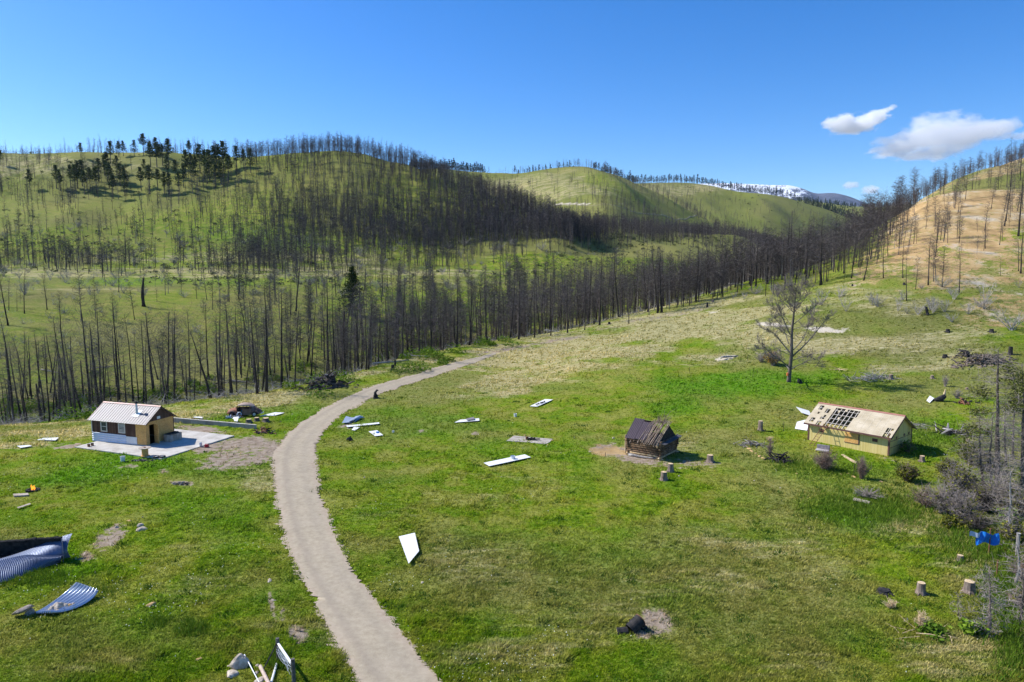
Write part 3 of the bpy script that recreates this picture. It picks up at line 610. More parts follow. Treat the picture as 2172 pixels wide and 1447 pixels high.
NEAR = [burnt_tree(s, 15, r, nb, tw, st, bl, up, 0, tp) for s, r, nb, tw, st, bl, up, tp in
        [(1, .22, 60, 5, .25, 1.9, .7, 1), (2, .18, 52, 5, .3, 1.4, .5, 1), (3, .24, 66, 5, .2, 2.1, .8, 1), (4, .16, 44, 4, .35, 1.2, .4, 1),
         (5, .20, 70, 6, .3, 1.7, .9, 1), (6, .22, 24, 2, .3, 1.0, .3, .62), (7, .17, 34, 3, .4, 1.1, .6, .9), (8, .2, 56, 6, .45, 2.0, .8, 1)]]
NEAR_ME = [(T.mesh('trunk', M_CHAR, True), Br.mesh('branches', M_CHAR_BR)) for T, Br in NEAR]
def place_burnt(var, base, h, lean=(0, 0), rz=None, wd=1, label=None, group=None):
    o = thing('burned_tree', label, 'burned tree', base, group=group)
    s = h/15.0; o.rotation_euler = (lean[0], lean[1], 0); o.scale = (s*wd, s*wd, s)
    a = rz if rz is not None else random.uniform(0, 6.28)
    for nm, me in zip(('trunk', 'branches'), NEAR_ME[var]): link(nm, me, o, rot=(0, 0, a))
    return o
# -------- the tall burned trees one can follow one by one along the creek: top and foot in the photograph
TALL = [(0,783,14,899,3),(2,780,24,899,1),(19,724,47,896,0),(22,706,60,850,1),(51,708,67,846,3),(73,706,84,822,6),(79,814,90,896,5),(87,733,105,897,1),(127,643,149,854,0),(144,737,163,888,6),(170,643,192,873,2),(187,706,199,870,1),(203,643,214,857,4),(222,748,235,850,3),
 (238,642,252,852,2),(262,667,282,852,1),(286,700,295,852,3),(297,657,305,855,6),(371,715,397,852,3),(397,655,402,815,7),(402,700,447,846,2),(435,642,442,805,0),(467,630,467,805,4),(481,645,490,840,0),(500,645,501,805,1),(527,632,546,838,4),(559,600,565,836,0),(597,612,598,824,2),(581,733,582,792,5),
 (670,627,660,805,1),(693,585,695,797,2),(711,652,711,790,3),(732,660,732,779,5),(769,622,777,791,1),(788,665,782,791,0),(823,660,823,781,3),(857,585,853,768,0),(915,597,915,756,4),(971,585,969,741,2),(886,610,889,760,1),(945,640,940,748,3),(1000,570,996,735,0),(1030,560,1034,728,1),(1062,575,1058,724,3),
 (306,582,305,650,5),(54,567,52,665,1),(90,580,100,657,0),(20,585,19,658,3),(35,610,36,660,3),(485,580,486,640,4),(252,560,252,620,0),(640,530,628,660,2),(575,560,573,655,1),(617,590,617,668,6),(812,553,809,640,3),(820,550,822,610,1),(783,565,785,612,3),(775,570,774,615,5),(882,555,881,600,3),
 (1745,462,1741,605,2),(1335,590,1334,687,1),(1275,545,1272,690,0),(1395,520,1383,648,4),(1450,535,1448,625,1),(1502,510,1498,625,0),(1520,520,1514,630,2),(1532,512,1533,616,4),(1560,500,1559,610,1),(1668,520,1664,615,3),(1420,560,1412,640,3),(1240,600,1240,700,1),(1205,590,1204,706,0),(1170,600,1168,712,3),(1135,590,1134,716,1),(1100,580,1100,720,0),
 (2038,445,2034,506,1),(1975,497,1969,605,7),(2034,520,2034,620,1),(1924,548,1923,638,3),(1918,500,1915,590,6),(1996,460,1984,545,3),(2094,455,2090,528,1),(2145,380,2130,480,0),(2125,450,2120,520,3),(2172,360,2160,500,2),(2170,470,2165,580,0),(2158,500,2160,575,1),(2123,545,2122,585,3),(1877,500,1874,590,1),(1850,505,1832,595,2),(1816,500,1806,590,4),(1877,405,1872,500,7),(1796,470,1790,580,0)]
PROT = []; ORDER = {}
for i, (ut, vt, ub, vb, var) in enumerate(TALL):
    t0, _ = px_t(ub, vb); i0 = int((t0-TG[0])/(TG[1]-TG[0])); ye = RY[5][i0]
    right = ub > 1560
    ymin = 0 if (right or vb > 900) else ye+1.0
    if vb < 670 and ub < 1000: ymin = ye+40
    if 1080 <= ub <= 1560 and vb > 600: ymin = 100
    P = at(ub, vb, ymin); Q = px2(ut, vt, P.y); d = Q-P; h = d.length*(1.0 if var not in (5,) else 1/.62)
    h = min(h, 24); lean = (0, math.atan2(d.x, d.z))
    wd = 1.0 if h < 13 else .9
    hill = ub > 1770
    if ub < 330 and vb > 700: lb = 'tall charred pine beyond the brown cabin'; gp = 'burned pines behind the brown cabin'
    elif ub < 740 and vb > 700: lb = 'tall charred pine beyond the rusty car'; gp = 'burned pines behind the rusty car'
    elif ub < 1090 and vb > 700: lb = 'tall charred pine where the paved lane ends'; gp = 'burned pines at the end of the lane'
    elif vb < 700 and ub < 900: lb = 'charred pine on the open valley meadow'; gp = 'burned pines on the valley meadow'
    elif hill: lb = 'thin charred pine on the orange hillside'; gp = 'burned pines on the orange hill'
    else: lb = 'charred pine fronting the dense stand above the dry field'; gp = 'front row of the dense burned stand'
    if (ut, vt) == (402, 700): lb = 'thick charred trunk leaning strongly left behind the rusty car'; wd = 1.35
    if (ut, vt) == (306, 582): lb = 'thick broken-topped charred snag with bare side limbs alone on the valley meadow'; wd = 2.6; h *= .9
    if (ut, vt) == (79, 814): lb = 'short thick charred snag with a snapped top beyond the brown cabin'; wd = 1.7
    if (ut, vt) == (732, 660): lb = 'thick snapped charred trunk right of the green fir'; wd = 1.4
    if (ut, vt) == (1745, 462): lb = 'tallest charred pine with peeling bark left of the orange hill'; wd = 1.3
    if (ut, vt) == (1877, 405): lb = 'pale dead pine with a crooked forked top at the foot of the orange ridge'
    _o = place_burnt(var, P, h, lean, wd=wd, label=lb, group=gp); PROT.append((P.x, P.y)); ORDER.setdefault(lb, []).append((ub, _o))
ORD = 'first second third fourth fifth sixth seventh eighth ninth tenth eleventh twelfth thirteenth fourteenth fifteenth sixteenth seventeenth eighteenth nineteenth twentieth'.split()
def number_labels(groups):
    for lb, L_ in groups.items():
        if 1 < len(L_) <= 20:
            for k, (u, o) in enumerate(sorted(L_, key=lambda q: q[0])): o['label'] = (lb+', '+ORD[k]+' from left') if len(lb.split()) <= 13 else ' '.join(lb.split()[:13])+', '+ORD[k]+' from left'
number_labels(ORDER)
# -------- random stands
def rank_y(t, r):
    i = np.clip(((t-TG[0])/(TG[1]-TG[0])).astype(int), 0, len(TG)-1); k = np.floor(r).astype(int); f = r-k
    return RY[k, i]*(1-f)+RY[k+1, i]*f
STANDS = []   # x, y, height, zone
def stand(n, u0, u1, r0, r1, hm, hs, zone, clump=.0, csc=30, power=1):
    m = n*3 if clump else n; t = (rng.uniform(u0, u1, m)+rng.normal(0, 45 if r0 > 7.9 else 12, m)-PW/2)/FPX; r = r0+(r1-r0)*rng.random(m)**power+(rng.normal(0, .1, m) if 9 < r0 < 11.5 else 0); y = rank_y(t, r); x = t*y
    if clump:
        c = fbm(x, y, csc, 2, 200)+.5; k = rng.random(m) < np.clip(c*1.2-.1, .05, 1)**(1+clump*2); x, y = x[k][:n], y[k][:n]
    h = np.clip(rng.normal(hm, hs, len(x)), hm*.45, hm*1.45)
    for a, b_, c in zip(x, y, h): STANDS.append((a, b_, c, zone))
stand(96, -120, 740, 5.2, 6.9, 12, 3, 'creek')
stand(36, -120, 740, 5.3, 7.2, 6, 2, 'creek')
stand(250, 700, 1100, 5.1, 7.6, 11.5, 2.5, 'centre')
stand(760, 1080, 1720, 5.02, 8.3, 13.0, 2.8, 'dense')
stand(120, 1380, 1760, 4.55, 5.0, 11, 2.5, 'dense')
stand(380, 1560, 1940, 4.75, 7.6, 13, 2.5, 'ravine')
stand(150, 1640, 1900, 4.3, 4.95, 10, 2.5, 'ravine')
stand(70, -80, 1000, 7.6, 9.2, 10, 3, 'meadow')
stand(280, 480, 1120, 6.6, 9.4, 11.5, 3, 'meadow')
stand(760, -150, 600, 9.0, 11.7, 12.5, 2.6, 'hill', .3, 60)
stand(420, 250, 800, 10.3, 12.0, 13, 2.6, 'hill', .2, 70)
stand(330, -150, 620, 8.9, 10.7, 11, 3, 'hill')
stand(520, 520, 1120, 9.0, 10.4, 12, 2.6, 'hill', .2, 60)
stand(3000, 600, 1230, 10.0, 12.0, 12.5, 2.4, 'hill')
stand(620, 1150, 1680, 9.4, 12.6, 11.5, 2.2, 'hill2')
stand(260, 860, 1230, 9.6, 11.9, 12, 2.4, 'hill')
stand(330, 300, 930, 11.85, 12.25, 13, 2, 'hill')
stand(420, -150, 430, 12.05, 12.3, 11, 1.8, 'hill')
stand(160, 870, 1280, 11.7, 12.15, 12, 2, 'hill')
stand(520, 960, 1320, 12.8, 13.95, 9, 2, 'hill2')
stand(1700, 1230, 1700, 11.2, 14.0, 11, 2, 'hill2', .15, 90)
stand(350, 1250, 1640, 13.6, 14.2, 12, 2, 'hill2')
stand(1300, 1330, 1950, 14.7, 16.0, 11, 2, 'hill2', .5, 90)
stand(420, 1640, 1950, 8.0, 13.5, 13, 2, 'hill2')
stand(300, 1800, 2350, 4.93, 5.12, 7.5, 1.6, 'crest')
stand(270, 1800, 2350, 4.25, 4.97, 7, 2.2, 'face')
stand(60, 2080, 2350, 4.4, 5.0, 9, 2.5, 'face')
stand(26, 1880, 2250, 4.0, 4.4, 7, 2, 'face')
ST = np.array([(a, b_, c) for a, b_, c, z in STANDS]); ZN = [z for *_, z in STANDS]
sz = ST[:, 2]/ST[:, 1]; near_i = np.argsort(-sz)
NIND = 300-len(TALL)
# keep the individually built ones to those standing in the picture
tt = ST[:, 0]/ST[:, 1]; vis = np.abs(tt) < .74
near_i = [i for i in near_i if vis[i]][:NIND]; near_set = set(int(i) for i in near_i)
LBL = dict(creek=('charred pine in the sparse creek-side rows behind the cabin and rusty car', 'sparse burned pines along the creek'),
 centre=('charred pine in the thicker rows right of the green fir', 'burned pines right of the fir'),
 dense=('charred pine inside the dense stand filling the ravine beyond the dry field', 'dense burned stand in the ravine'),
 ravine=('charred pine in the crowded stand at the left foot of the orange hill', 'burned stand beside the orange hill'),
 meadow=('small charred pine scattered over the far valley meadow', 'burned pines on the far meadow'),
 hill=('charred pine on the grassy slope of the long left hill', 'burned pines on the left hill'),
 hill2=('charred pine on the second hill', 'burned pines on the second hill'),
 crest=('charred pine lined up on the skyline of the orange hill', 'burned pines on the orange ridge'),
 face=('small charred pine scattered on the orange hillside', 'small burned pines on the orange hill'))
gzs = ground(ST[:, 0], ST[:, 1])
def vary(lb, x, y, h, z):
    size = 'tall' if h > 14.5 else 'short' if h < 9 else 'middling'
    return size+' '+lb.replace('small ', '')
for i in near_i:
    x, y, h = ST[i]; place_burnt(random.choice([0, 1, 1, 3, 3, 4, 6, 7, 2, 5, 6]), (x, y, gzs[i]-.1), h, (random.gauss(0, .04), random.gauss(0, .07)), wd=random.uniform(.9, 1.3), label=vary(LBL[ZN[i]][0], x, y, h, ZN[i]), group=LBL[ZN[i]][1])
print('individual burned trees', NIND, 'rest', len(ST)-len(near_i))
# everything further off becomes one merged wood
def tri_tree(seed, h=13.0, nb=30, r0=.17, bl=1.25, wbr=.055, ntw=2):
    rd = np.random.default_rng(seed); tr = []
    k = 3; a0 = rd.uniform(0, 6); lx, ly = rd.normal(0, .15, 2)
    for j in range(3):
        a, b_ = a0+j*2.094, a0+(j+1)*2.094
        p0 = (math.cos(a)*r0, math.sin(a)*r0, -1.0); p1 = (math.cos(b_)*r0, math.sin(b_)*r0, -1.0); tp = (lx, ly, h)
        tr.append((p0, p1, tp))
    for i in range(nb):
        f = .28+.7*(i+rd.random())/nb; z = f*h; a = rd.uniform(0, 6.28); ln = bl*(.3+1.0*math.sin(min(1, (1-f)*1.6+.1)*2.0))*rd.uniform(.5, 1.2)
        up = rd.uniform(.1, 1.1); x0, y0 = lx*f, ly*f; e = (x0+math.cos(a)*ln, y0+math.sin(a)*ln, z+up*ln*.6)
        w_ = wbr*rd.uniform(.7, 1.4); tr.append(((x0, y0, z-w_), (x0, y0, z+w_), e))
        for t in range(ntw):
            g = rd.uniform(.3, .9); q = np.array([x0, y0, z])*(1-g)+np.array(e)*g; d = rd.normal(0, 1, 3)+np.array([0, 0, .5]); d = d/np.linalg.norm(d)*ln*.5; w2 = wbr*.7
            sd_ = np.cross(d, rd.normal(0, 1, 3)); sd_ = sd_/np.linalg.norm(sd_)*w2
            tr.append((tuple(q-sd_), tuple(q+sd_), tuple(q+d)))
    return np.array(tr)
TT = [tri_tree(s, 13, nb, .18, bl) for s, nb, bl in [(1, 46, 1.7), (2, 40, 1.4), (3, 54, 2.0), (4, 36, 1.2), (5, 48, 1.7), (6, 24, 1.2)]]
def merged(name, idxs, var, base_h, mat, label, cat, X, Y, Z, H, widen=1.0):
    out = []
    for v in range(len(var)):
        s = [i for i in idxs if i % len(var) == v]
        if not s: continue
        s = np.array(s); a = rng.uniform(0, 6.28, len(s)); k = H[s]/base_h; tr = var[v].reshape(-1, 3)
        c, sn = np.cos(a)[:, None], np.sin(a)[:, None]; lx = rng.normal(0, .05, len(s))[:, None]; ly = rng.normal(0, .04, len(s))[:, None]
        zz = tr[None, :, 2]*k[:, None]; wf = widen
        x = (tr[None, :, 0]*c-tr[None, :, 1]*sn)*k[:, None]*wf+X[s][:, None]+lx*zz; y = (tr[None, :, 0]*sn+tr[None, :, 1]*c)*k[:, None]*wf+Y[s][:, None]+ly*zz
        out.append(np.stack([x, y, zz+Z[s][:, None]], -1).reshape(-1, 3))
    V = np.vstack(out); me = mesh_np(name, V, np.arange(len(V)).reshape(-1, 3), mat)
    return tag(link(name, me), label, cat, kind='stuff')
m, nt, b = new_mat('far_burnt_wood', .95, .05)
geo = nd(nt, 'NewGeometry')
c = ramp(nt, geo.outputs['Random Per Island'], [(0, (.026, .022, .022)), (.35, (.068, .055, .052)), (.8, (.130, .108, .098)), (1, (.30, .26, .23))])
nt.links.new(c, b.inputs['Base Color']); M_FARBURN = m
rest = [i for i in range(len(ST)) if i not in near_set]
r1 = [i for i in rest if ST[i, 1] < 330]; r2 = [i for i in rest if ST[i, 1] >= 330]
merged('burned_forest', r1, [tri_tree(s, 13, 70, .17, 1.8, .034, 5) for s in (11, 12, 13, 14, 15)], 13.0, M_FARBURN, 'burned pines standing closely in the ravine', 'burned forest', ST[:, 0], ST[:, 1], gzs, ST[:, 2])
merged('burned_forest', r2, TT, 13.0, M_FARBURN, 'thousands of charred pines covering the far hillsides', 'burned forest', ST[:, 0], ST[:, 1], gzs, ST[:, 2], 1.0)
# -------- living conifers
def conifer(seed, h=14, base=.38, rad=2.3, nl=90, per=9, leaf=.34, round_=.9, fir=False):
    rd = random.Random(seed); T = MB(); C = MB()
    lx, ly = rd.uniform(-.2, .2), rd.uniform(-.2, .2)
    T.tube([(0, 0, -.5), (lx*.5, ly*.5, h*.5), (lx, ly, h*.97)], [.24, .16, .03], 6)
    lobes = [(rd.uniform(0, 6.28), rd.uniform(.6, 1.25)) for _ in range(7)]
    for i in range(nl):
        f = base+(1-base)*rd.random()**.9; s = (f-base)/(1-base)
        R_ = rad*((1-s)**.8*(.55+.45*min(1, s*5)) if fir else (math.sin(min(1, s*1.15+.12)*math.pi)**.6 if s < .85 else .35*(1-s)/.15+.1))
        a = rd.uniform(0, 6.28); lb = 1+.35*math.sin(a*2+seed)+.25*math.sin(a*3+f*9+seed)
        rr = R_*lb*rd.uniform(.35, 1); px, py = math.cos(a)*rr+lx*f, math.sin(a)*rr+ly*f; pz = f*h+rd.uniform(-.2, .2)-(.12*rr if fir else -.1*rr)
        if rd.random() < .5: C.tube([(lx*f, ly*f, pz-.25*rr), (px, py, pz)], [.05, .02], 3, False)
        for k in range(per):
            q = Vector((px+rd.gauss(0, .38), py+rd.gauss(0, .38), pz+rd.gauss(0, .22)))
            d1 = Vector((rd.gauss(0, 1), rd.gauss(0, 1), rd.gauss(0, .7))).normalized()*leaf*rd.uniform(.6, 1.3); d2 = d1.orthogonal().normalized()*leaf*.45
            d2.rotate(Matrix.Rotation(rd.uniform(0, 6), 3, d1)); C.add([q-d1, q+d2, q+d1, q-d2], [(0, 1, 2, 3)])
    return T, C
PV = [conifer(s, 14, b_, r, 100, 8, .38) for s, b_, r in [(1, .42, 2.1), (2, .36, 2.4), (3, .5, 1.9), (4, .3, 2.2), (5, .4, 1.7)]]
PV_ME = [(T.mesh('trunk', M_DARKWOOD), C.mesh('crown', M_PINE)) for T, C in PV]
def place_pine(P, h, lb, gp, mes=PV_ME, nm='pine_tree', cat='pine tree', wd=1):
    o = thing(nm, lb, cat, P, group=gp); s = h/14*(1.2 if mes is PV_ME else 1.05); o.scale = (s*wd*1.18, s*wd*1.18, s); a = random.uniform(0, 6.28)
    me = random.choice(mes)
    for n_, m_ in zip(('trunk', 'crown'), me): link(n_, m_, o, rot=(0, 0, a))
    return o
PINES = [(172,334,25),(235,347,38),(252,333,27),(262,331,26),(285,332,28),(305,330,38),(318,330,26),(331,333,33),(338,330,20),(402,332,27),(2,352,27),(64,404,36),(120,400,40),(128,405,36),(150,397,38),(160,405,45),(165,400,48),(175,395,45),(192,405,40),(210,385,40),(228,385,50),(232,400,45),(255,395,40),(265,395,35),(240,422,42),(265,412,40),(306,370,26),(320,355,42),(333,355,42),(345,352,38),(358,352,46),(355,372,35),(372,382,35),(318,412,50),(335,402,35),(350,414,40),(360,412,36),(395,378,48),(405,374,40),(415,372,35),(425,368,50),(435,378,48),(445,382,52),(455,372,50),(465,368,50),(475,364,52),(440,390,38),(502,362,42),(517,357,32),(532,367,42),(485,388,48),(390,398,40),(300,404,40),(180,412,40),(205,410,44),(222,372,34),(248,372,34),(412,392,42),(458,398,44),(470,392,42),(380,408,36)]
for (u, v, hp) in PINES:
    P = at(u, v, 380) if v > 334 else at(u, max(v, 331), 380)
    h = hp/FPX*P.y*.98
    lb = 'green pine standing on the skyline of the left hill' if v < 336 else 'green pine surviving on the upper slope of the left hill'
    if v >= 336: lb = ('tall' if hp >= 44 else 'short' if hp < 36 else 'middling')+' green pine in the '+('leftmost' if u < 270 else 'middle' if u < 380 else 'right-hand')+' dark clump on the left hill slope'
    gp = 'skyline pines of the left hill' if v < 336 else 'living pines on the left hill'
    if (u, v) == (172, 334): lb = 'dark pine alone on the grassy crest of the left hill'; gp = None
    if (u, v) == (64, 404): lb = 'pine with a long bare trunk on the slope below the left crest'; gp = None
    if (u, v) == (305, 330): lb = 'broadest dark pine of the skyline clump on the left hill'; gp = None
    if (u, v) == (402, 332): lb = 'narrow pine by itself on the skyline right of the pine clump'; gp = None
    place_pine(P, h, lb, gp)
FV_ME = [(T.mesh('trunk', M_DARKWOOD), C.mesh('crown', M_FARFIR)) for T, C in [conifer(s, 14, .28, r, 46, 5, .55, fir=False) for s, r in ((21, 2.3), (22, 1.9), (23, 2.6))]]
def ridge(n, u0, u1, rk_, gp, lb, hm=13):
    for i in range(n):
        u = u0+(u1-u0)*(i+random.random())/n; t = (u-PW/2)/FPX; y = float(rank_y(np.array([t]), np.array([rk_+random.uniform(-.03, .04)]))[0]); x = t*y
        place_pine((x, y, gz(x, y)-.4), random.gauss(hm, 2), lb, gp, FV_ME, 'conifer', 'conifer tree', .9)
ridge(62, 872, 1030, 14.02, 'conifers on the second skyline', 'small dark conifer in the row along the skyline between the two hills', 14)
ridge(20, 1086, 1225, 14.0, 'conifers on the second skyline', 'small dark conifer on the rounded top of the second hill', 10)
ridge(24, 1252, 1345, 14.0, 'conifers on the second skyline', 'small dark conifer on the right shoulder of the second hill', 12)
ridge(86, 1325, 1640, 16.01, 'conifers on the third skyline', 'tiny dark conifer on the third skyline in front of the snowy ridge', 17)
ridge(18, 1640, 1800, 16.0, 'conifers on the third skyline', 'tiny dark conifer on the falling right end of the third skyline', 16)
# far conifer wood
n = 1500; t = (rng.uniform(1600, 2150, n)-PW/2)/FPX; y = rank_y(t, rng.uniform(17.0, 18.15, n)); x = t*y
n2 = 260; t2 = (rng.uniform(1700, 1900, n2)-PW/2)/FPX; y2 = rank_y(t2, rng.uniform(16.0, 16.4, n2)); x = np.append(x, t2*y2); y = np.append(y, y2)
def tri_fir(seed, h=16):
    rd = np.random.default_rng(seed); tr = []
    for i in range(46):
        f = .1+.9*rd.random()**1.2; r = 2.6*(1-f)+.2; a = rd.uniform(0, 6.28); c = np.array([math.cos(a)*r*.5, math.sin(a)*r*.5, f*h])
        d = np.array([math.cos(a)*r, math.sin(a)*r, -.6]); s = np.array([-math.sin(a), math.cos(a), 0])*.8
        tr.append((c-s, c+s+np.array([0, 0, 1.2]), c+d))
    return np.array(tr)
merged('conifer_forest', list(range(len(x))), [tri_fir(s) for s in range(4)], 16.0, M_FARFIR, 'dark living conifer wood on the far ridge', 'conifer forest', x, y, ground(x, y), np.clip(rng.normal(17, 3, len(x)), 9, 25))
# the single green fir by the creek
P = at(748, 668, 180); h = 100/FPX*P.y
T, C = conifer(77, 14, .08, 4.0, 340, 11, .30, fir=True)
o = thing('fir_tree', 'single bushy green fir among the burned trunks by the creek', 'fir tree', P); o.scale = (h/14,)*3
T.obj('trunk', M_DARKWOOD, o); C.obj('crown', M_FIR, o)
# -------- bare grey shrubs
def dead_shrub(seed, h=3.2, ns=12, spread=.5, tw=7, r=.03, fine=.010):
    rd = random.Random(seed); S = MB()
    for i in range(ns):
        a = rd.uniform(0, 6.28); l = h*rd.uniform(.5, 1.05); o = Vector((rd.gauss(0, .12), rd.gauss(0, .12), -.1)); s = spread*rd.uniform(.2, 1)
        p = o; pts = [p]; d = Vector((math.cos(a)*s, math.sin(a)*s, 1)).normalized()
        for k in range(3): d = (d+Vector((rd.gauss(0, .16), rd.gauss(0, .16), 0))).normalized(); p = p+d*l/3; pts.append(p)
        S.tube(pts, [r, r*.8, r*.5, r*.15], 3, False)
        for t in range(tw):
            k = rd.randrange(1, 3); q = pts[k].lerp(pts[k+1], rd.random()); dd = (d+Vector((rd.gauss(0, .7), rd.gauss(0, .7), rd.gauss(.1, .4)))).normalized()*l*rd.uniform(.12, .35)
            S.tube([q, q+dd*.6, q+dd+Vector((0, 0, .1))], [fine*1.3, fine, fine*.3], 3, False)
    return S
SH_ME = [dead_shrub(s, 3.4, int(ns*1.6), sp, 9, .04, .020).mesh('dead_shrub', M_PALEW) for s, ns, sp in ((1, 8, .8), (2, 11, 1.3), (3, 5, .6), (4, 12, 1.7))]
def shrub_at(P, s, lb, gp, mes=SH_ME, nm='dead_shrub', cat='dead shrub', rz=None):
    o = link(nm, random.choice(mes), None, P, (random.gauss(0, .05), random.gauss(0, .05), random.uniform(0, 6.28) if rz is None else rz)); o.scale = (s, s, s*random.uniform(.8, 1.15))
    return tag(o, lb, cat, gp)
for i in range(180):
    t = (random.uniform(-60, 1150)-PW/2)/FPX; r = random.choice([random.uniform(8.2, 9.3), random.uniform(9.3, 10.4)]); y = float(rank_y(np.array([t]), np.array([r]))[0]); x = t*y
    shrub_at((x, y, gz(x, y)), random.uniform(.6, 1.5)*(1 if y < 380 else 1.3), 'pale grey shrub '+('below the dry grass band' if r < 8.75 else 'on the dry grass band' if r < 9.2 else 'at the foot of the long left hill')+(', left of the snag' if t*FPX+PW/2 < 300 else ', between snag and fir' if t*FPX+PW/2 < 745 else ', right of the fir'), 'bare grey shrubs in the valley')
for i in range(34):
    u = random.uniform(1430, 2170); v = random.uniform(596, 668)-(10 if u < 1700 else 0); P = at(u, v, 90)
    if P.y < 260: shrub_at(P, random.uniform(.45, 1.0), 'bare grey shrub along the foot of the orange hill', 'bare grey shrubs below the orange hill')
nb_ = 1500; tb = (rng.uniform(-120, 1260, nb_)-PW/2)/FPX; rb = rng.uniform(7.2, 10.9, nb_); yb_ = rank_y(tb, rb); xb = tb*yb_
kb = rng.random(nb_) < np.clip(.6+1.3*fbm(xb, yb_, 45, 3, 300), .1, 1); xb, yb_ = xb[kb], yb_[kb]
def tri_shrub(seed):
    rd = np.random.default_rng(seed); tr = []
    for i in range(34):
        a = rd.uniform(0, 6.28); el = rd.uniform(.25, 1.5); l = rd.uniform(.8, 2.4); o_ = rd.normal(0, .25, 3)*[1, 1, 0]; d = np.array([math.cos(a)*math.cos(el), math.sin(a)*math.cos(el), math.sin(el)])*l
        if i > 12: o_ = o_+rd.normal(0, .6, 3)*[1, 1, 0]+[0, 0, rd.uniform(.3, 1.4)]; d = d*.45
        s_ = np.cross(d, rd.normal(0, 1, 3)); s_ = s_/np.linalg.norm(s_)*.035; tr.append((o_-s_, o_+s_, o_+d))
    return np.array(tr)
merged('dead_brush', list(range(len(xb))), [tri_shrub(s) for s in range(5)], 1.0, M_PALEW, 'low grey dead brush scattered across the valley floor', 'dead brush', xb, yb_, ground(xb, yb_), rng.uniform(.5, 1.3, len(xb)))
ns_ = 5200; ts = (rng.uniform(-150, 2300, ns_)-PW/2)/FPX; rs2 = rng.uniform(8.5, 16.0, ns_); ys2 = rank_y(ts, rs2); xs2 = ts*ys2; ks = rng.random(ns_) < np.clip(.5+1.6*fbm(xs2, ys2, 60, 3, 310), .05, 1); xs2, ys2 = xs2[ks], ys2[ks]
def tri_clump(seed):
    rd = np.random.default_rng(seed); tr = []
    for i in range(16):
        c = rd.normal(0, .5, 3)*[1, 1, .35]+[0, 0, .35]; d = rd.normal(0, 1, 3); d = d/np.linalg.norm(d)*.45; e = np.cross(d, rd.normal(0, 1, 3)); e = e/np.linalg.norm(e)*.3; tr.append((c-d, c+d, c+e))
    return np.array(tr)
merged('scrub', list(range(len(xs2))), [tri_clump(s) for s in range(4)], 1.0, foliage('hill_scrub_leaves', [(.045, .065, .02), (.10, .12, .04), (.19, .19, .09)]), 'low olive scrub dotted over the far slopes', 'scrub', xs2, ys2, ground(xs2, ys2), rng.uniform(.6, 1.7, len(xs2))*(1+ys2/1500))
# -------- tangled dead wood and green undergrowth in the creek
print('brush')
Bsh = MB()
def creek_pt(u0, u1, r0, r1):
    t = (random.uniform(u0, u1)-PW/2)/FPX; y = float(rank_y(np.array([t]), np.array([random.uniform(r0, r1)]))[0]); return Vector((t*y, y, 0))
CX = []
for i in range(4200): CX.append(creek_pt(-100, 1250, 5.05, 6.6))
for i in range(900): CX.append(creek_pt(1250, 1750, 4.85, 5.8))
zz = ground([p.x for p in CX], [p.y for p in CX])
for p, z in zip(CX, zz):
    p.z = float(z)+random.uniform(0, .3); a = random.uniform(0, 6.28); l = random.uniform(.8, 3.2); d = Vector((math.cos(a), math.sin(a)*.6, random.uniform(-.1, .7))).normalized()*l
    r = random.uniform(.012, .05); Bsh.tube([p, p+d*.5+Vector((0, 0, random.uniform(-.1, .2))), p+d], [r, r*.8, r*.3], 3, False)
    if random.random() < .6:
        for k in range(4):
            e = Vector((random.gauss(0, 1), random.gauss(0, 1), random.gauss(.5, .6))).normalized()*l*.35; q = p+d*random.random(); Bsh.tube([q, q+e], [r*.4, r*.15], 3, False)
tag(Bsh.obj('deadwood_litter', M_GREYWOOD), 'tangle of fallen grey branches along the creek', 'dead wood', kind='stuff')
Us = MB()
def leafy(MBo, c, rad, n, leaf, flat=.6):
    for i in range(n):
        d = Vector((random.gauss(0, 1), random.gauss(0, 1), abs(random.gauss(0, 1))*flat)).normalized()*rad*random.random()**.4; q = c+Vector((d.x, d.y, d.z*flat+.05))
        a = Vector((random.gauss(0, 1), random.gauss(0, 1), random.gauss(0, .6))).normalized()*leaf*random.uniform(.6, 1.3); b_ = a.orthogonal().normalized()*leaf*.5; b_.rotate(Matrix.Rotation(random.uniform(0, 6), 3, a))
        MBo.add([q-a, q+b_, q+a, q-b_], [(0, 1, 2, 3)])
pts = [at(random.gauss(uc, su), random.gauss(vc, sv), 97) for uc, su, vc, sv, k in ((180, 60, 862, 16, 26), (40, 40, 875, 12, 10), (420, 60, 822, 12, 16), (330, 40, 840, 8, 10), (640, 70, 800, 12, 16), (850, 60, 755, 14, 24), (960, 60, 725, 14, 24), (1080, 60, 690, 14, 14)) for _ in range(k)]
for p in pts: leafy(Us, p, random.uniform(1.0, 2.6), 130, .24, .8)
tag(Us.obj('undergrowth', M_SCRUB), 'low green shrubs between the burned trunks', 'undergrowth', kind='stuff')
LOG_ME = []
for s in range(4):
    mb = MB(); random.seed(300+s); l = 7
    mb.tube([(i*l/6-l/2, random.gauss(0, .06), .12+random.gauss(0, .03)) for i in range(7)], [.16-.016*i for i in range(7)], 7, True, .1)
    for k in range(9): x0 = random.uniform(-2, l/2); a = random.uniform(.3, 2.8); mb.tube([(x0, 0, .12), (x0+random.uniform(.1, .5), math.cos(a)*random.uniform(.3, .9), .12+math.sin(a)*random.uniform(.2, .8))], [.025, .008], 3, False)
    LOG_ME.append(mb.mesh('fallen_log', (M_GREYWOOD, M_CHAR)[s % 2], True))
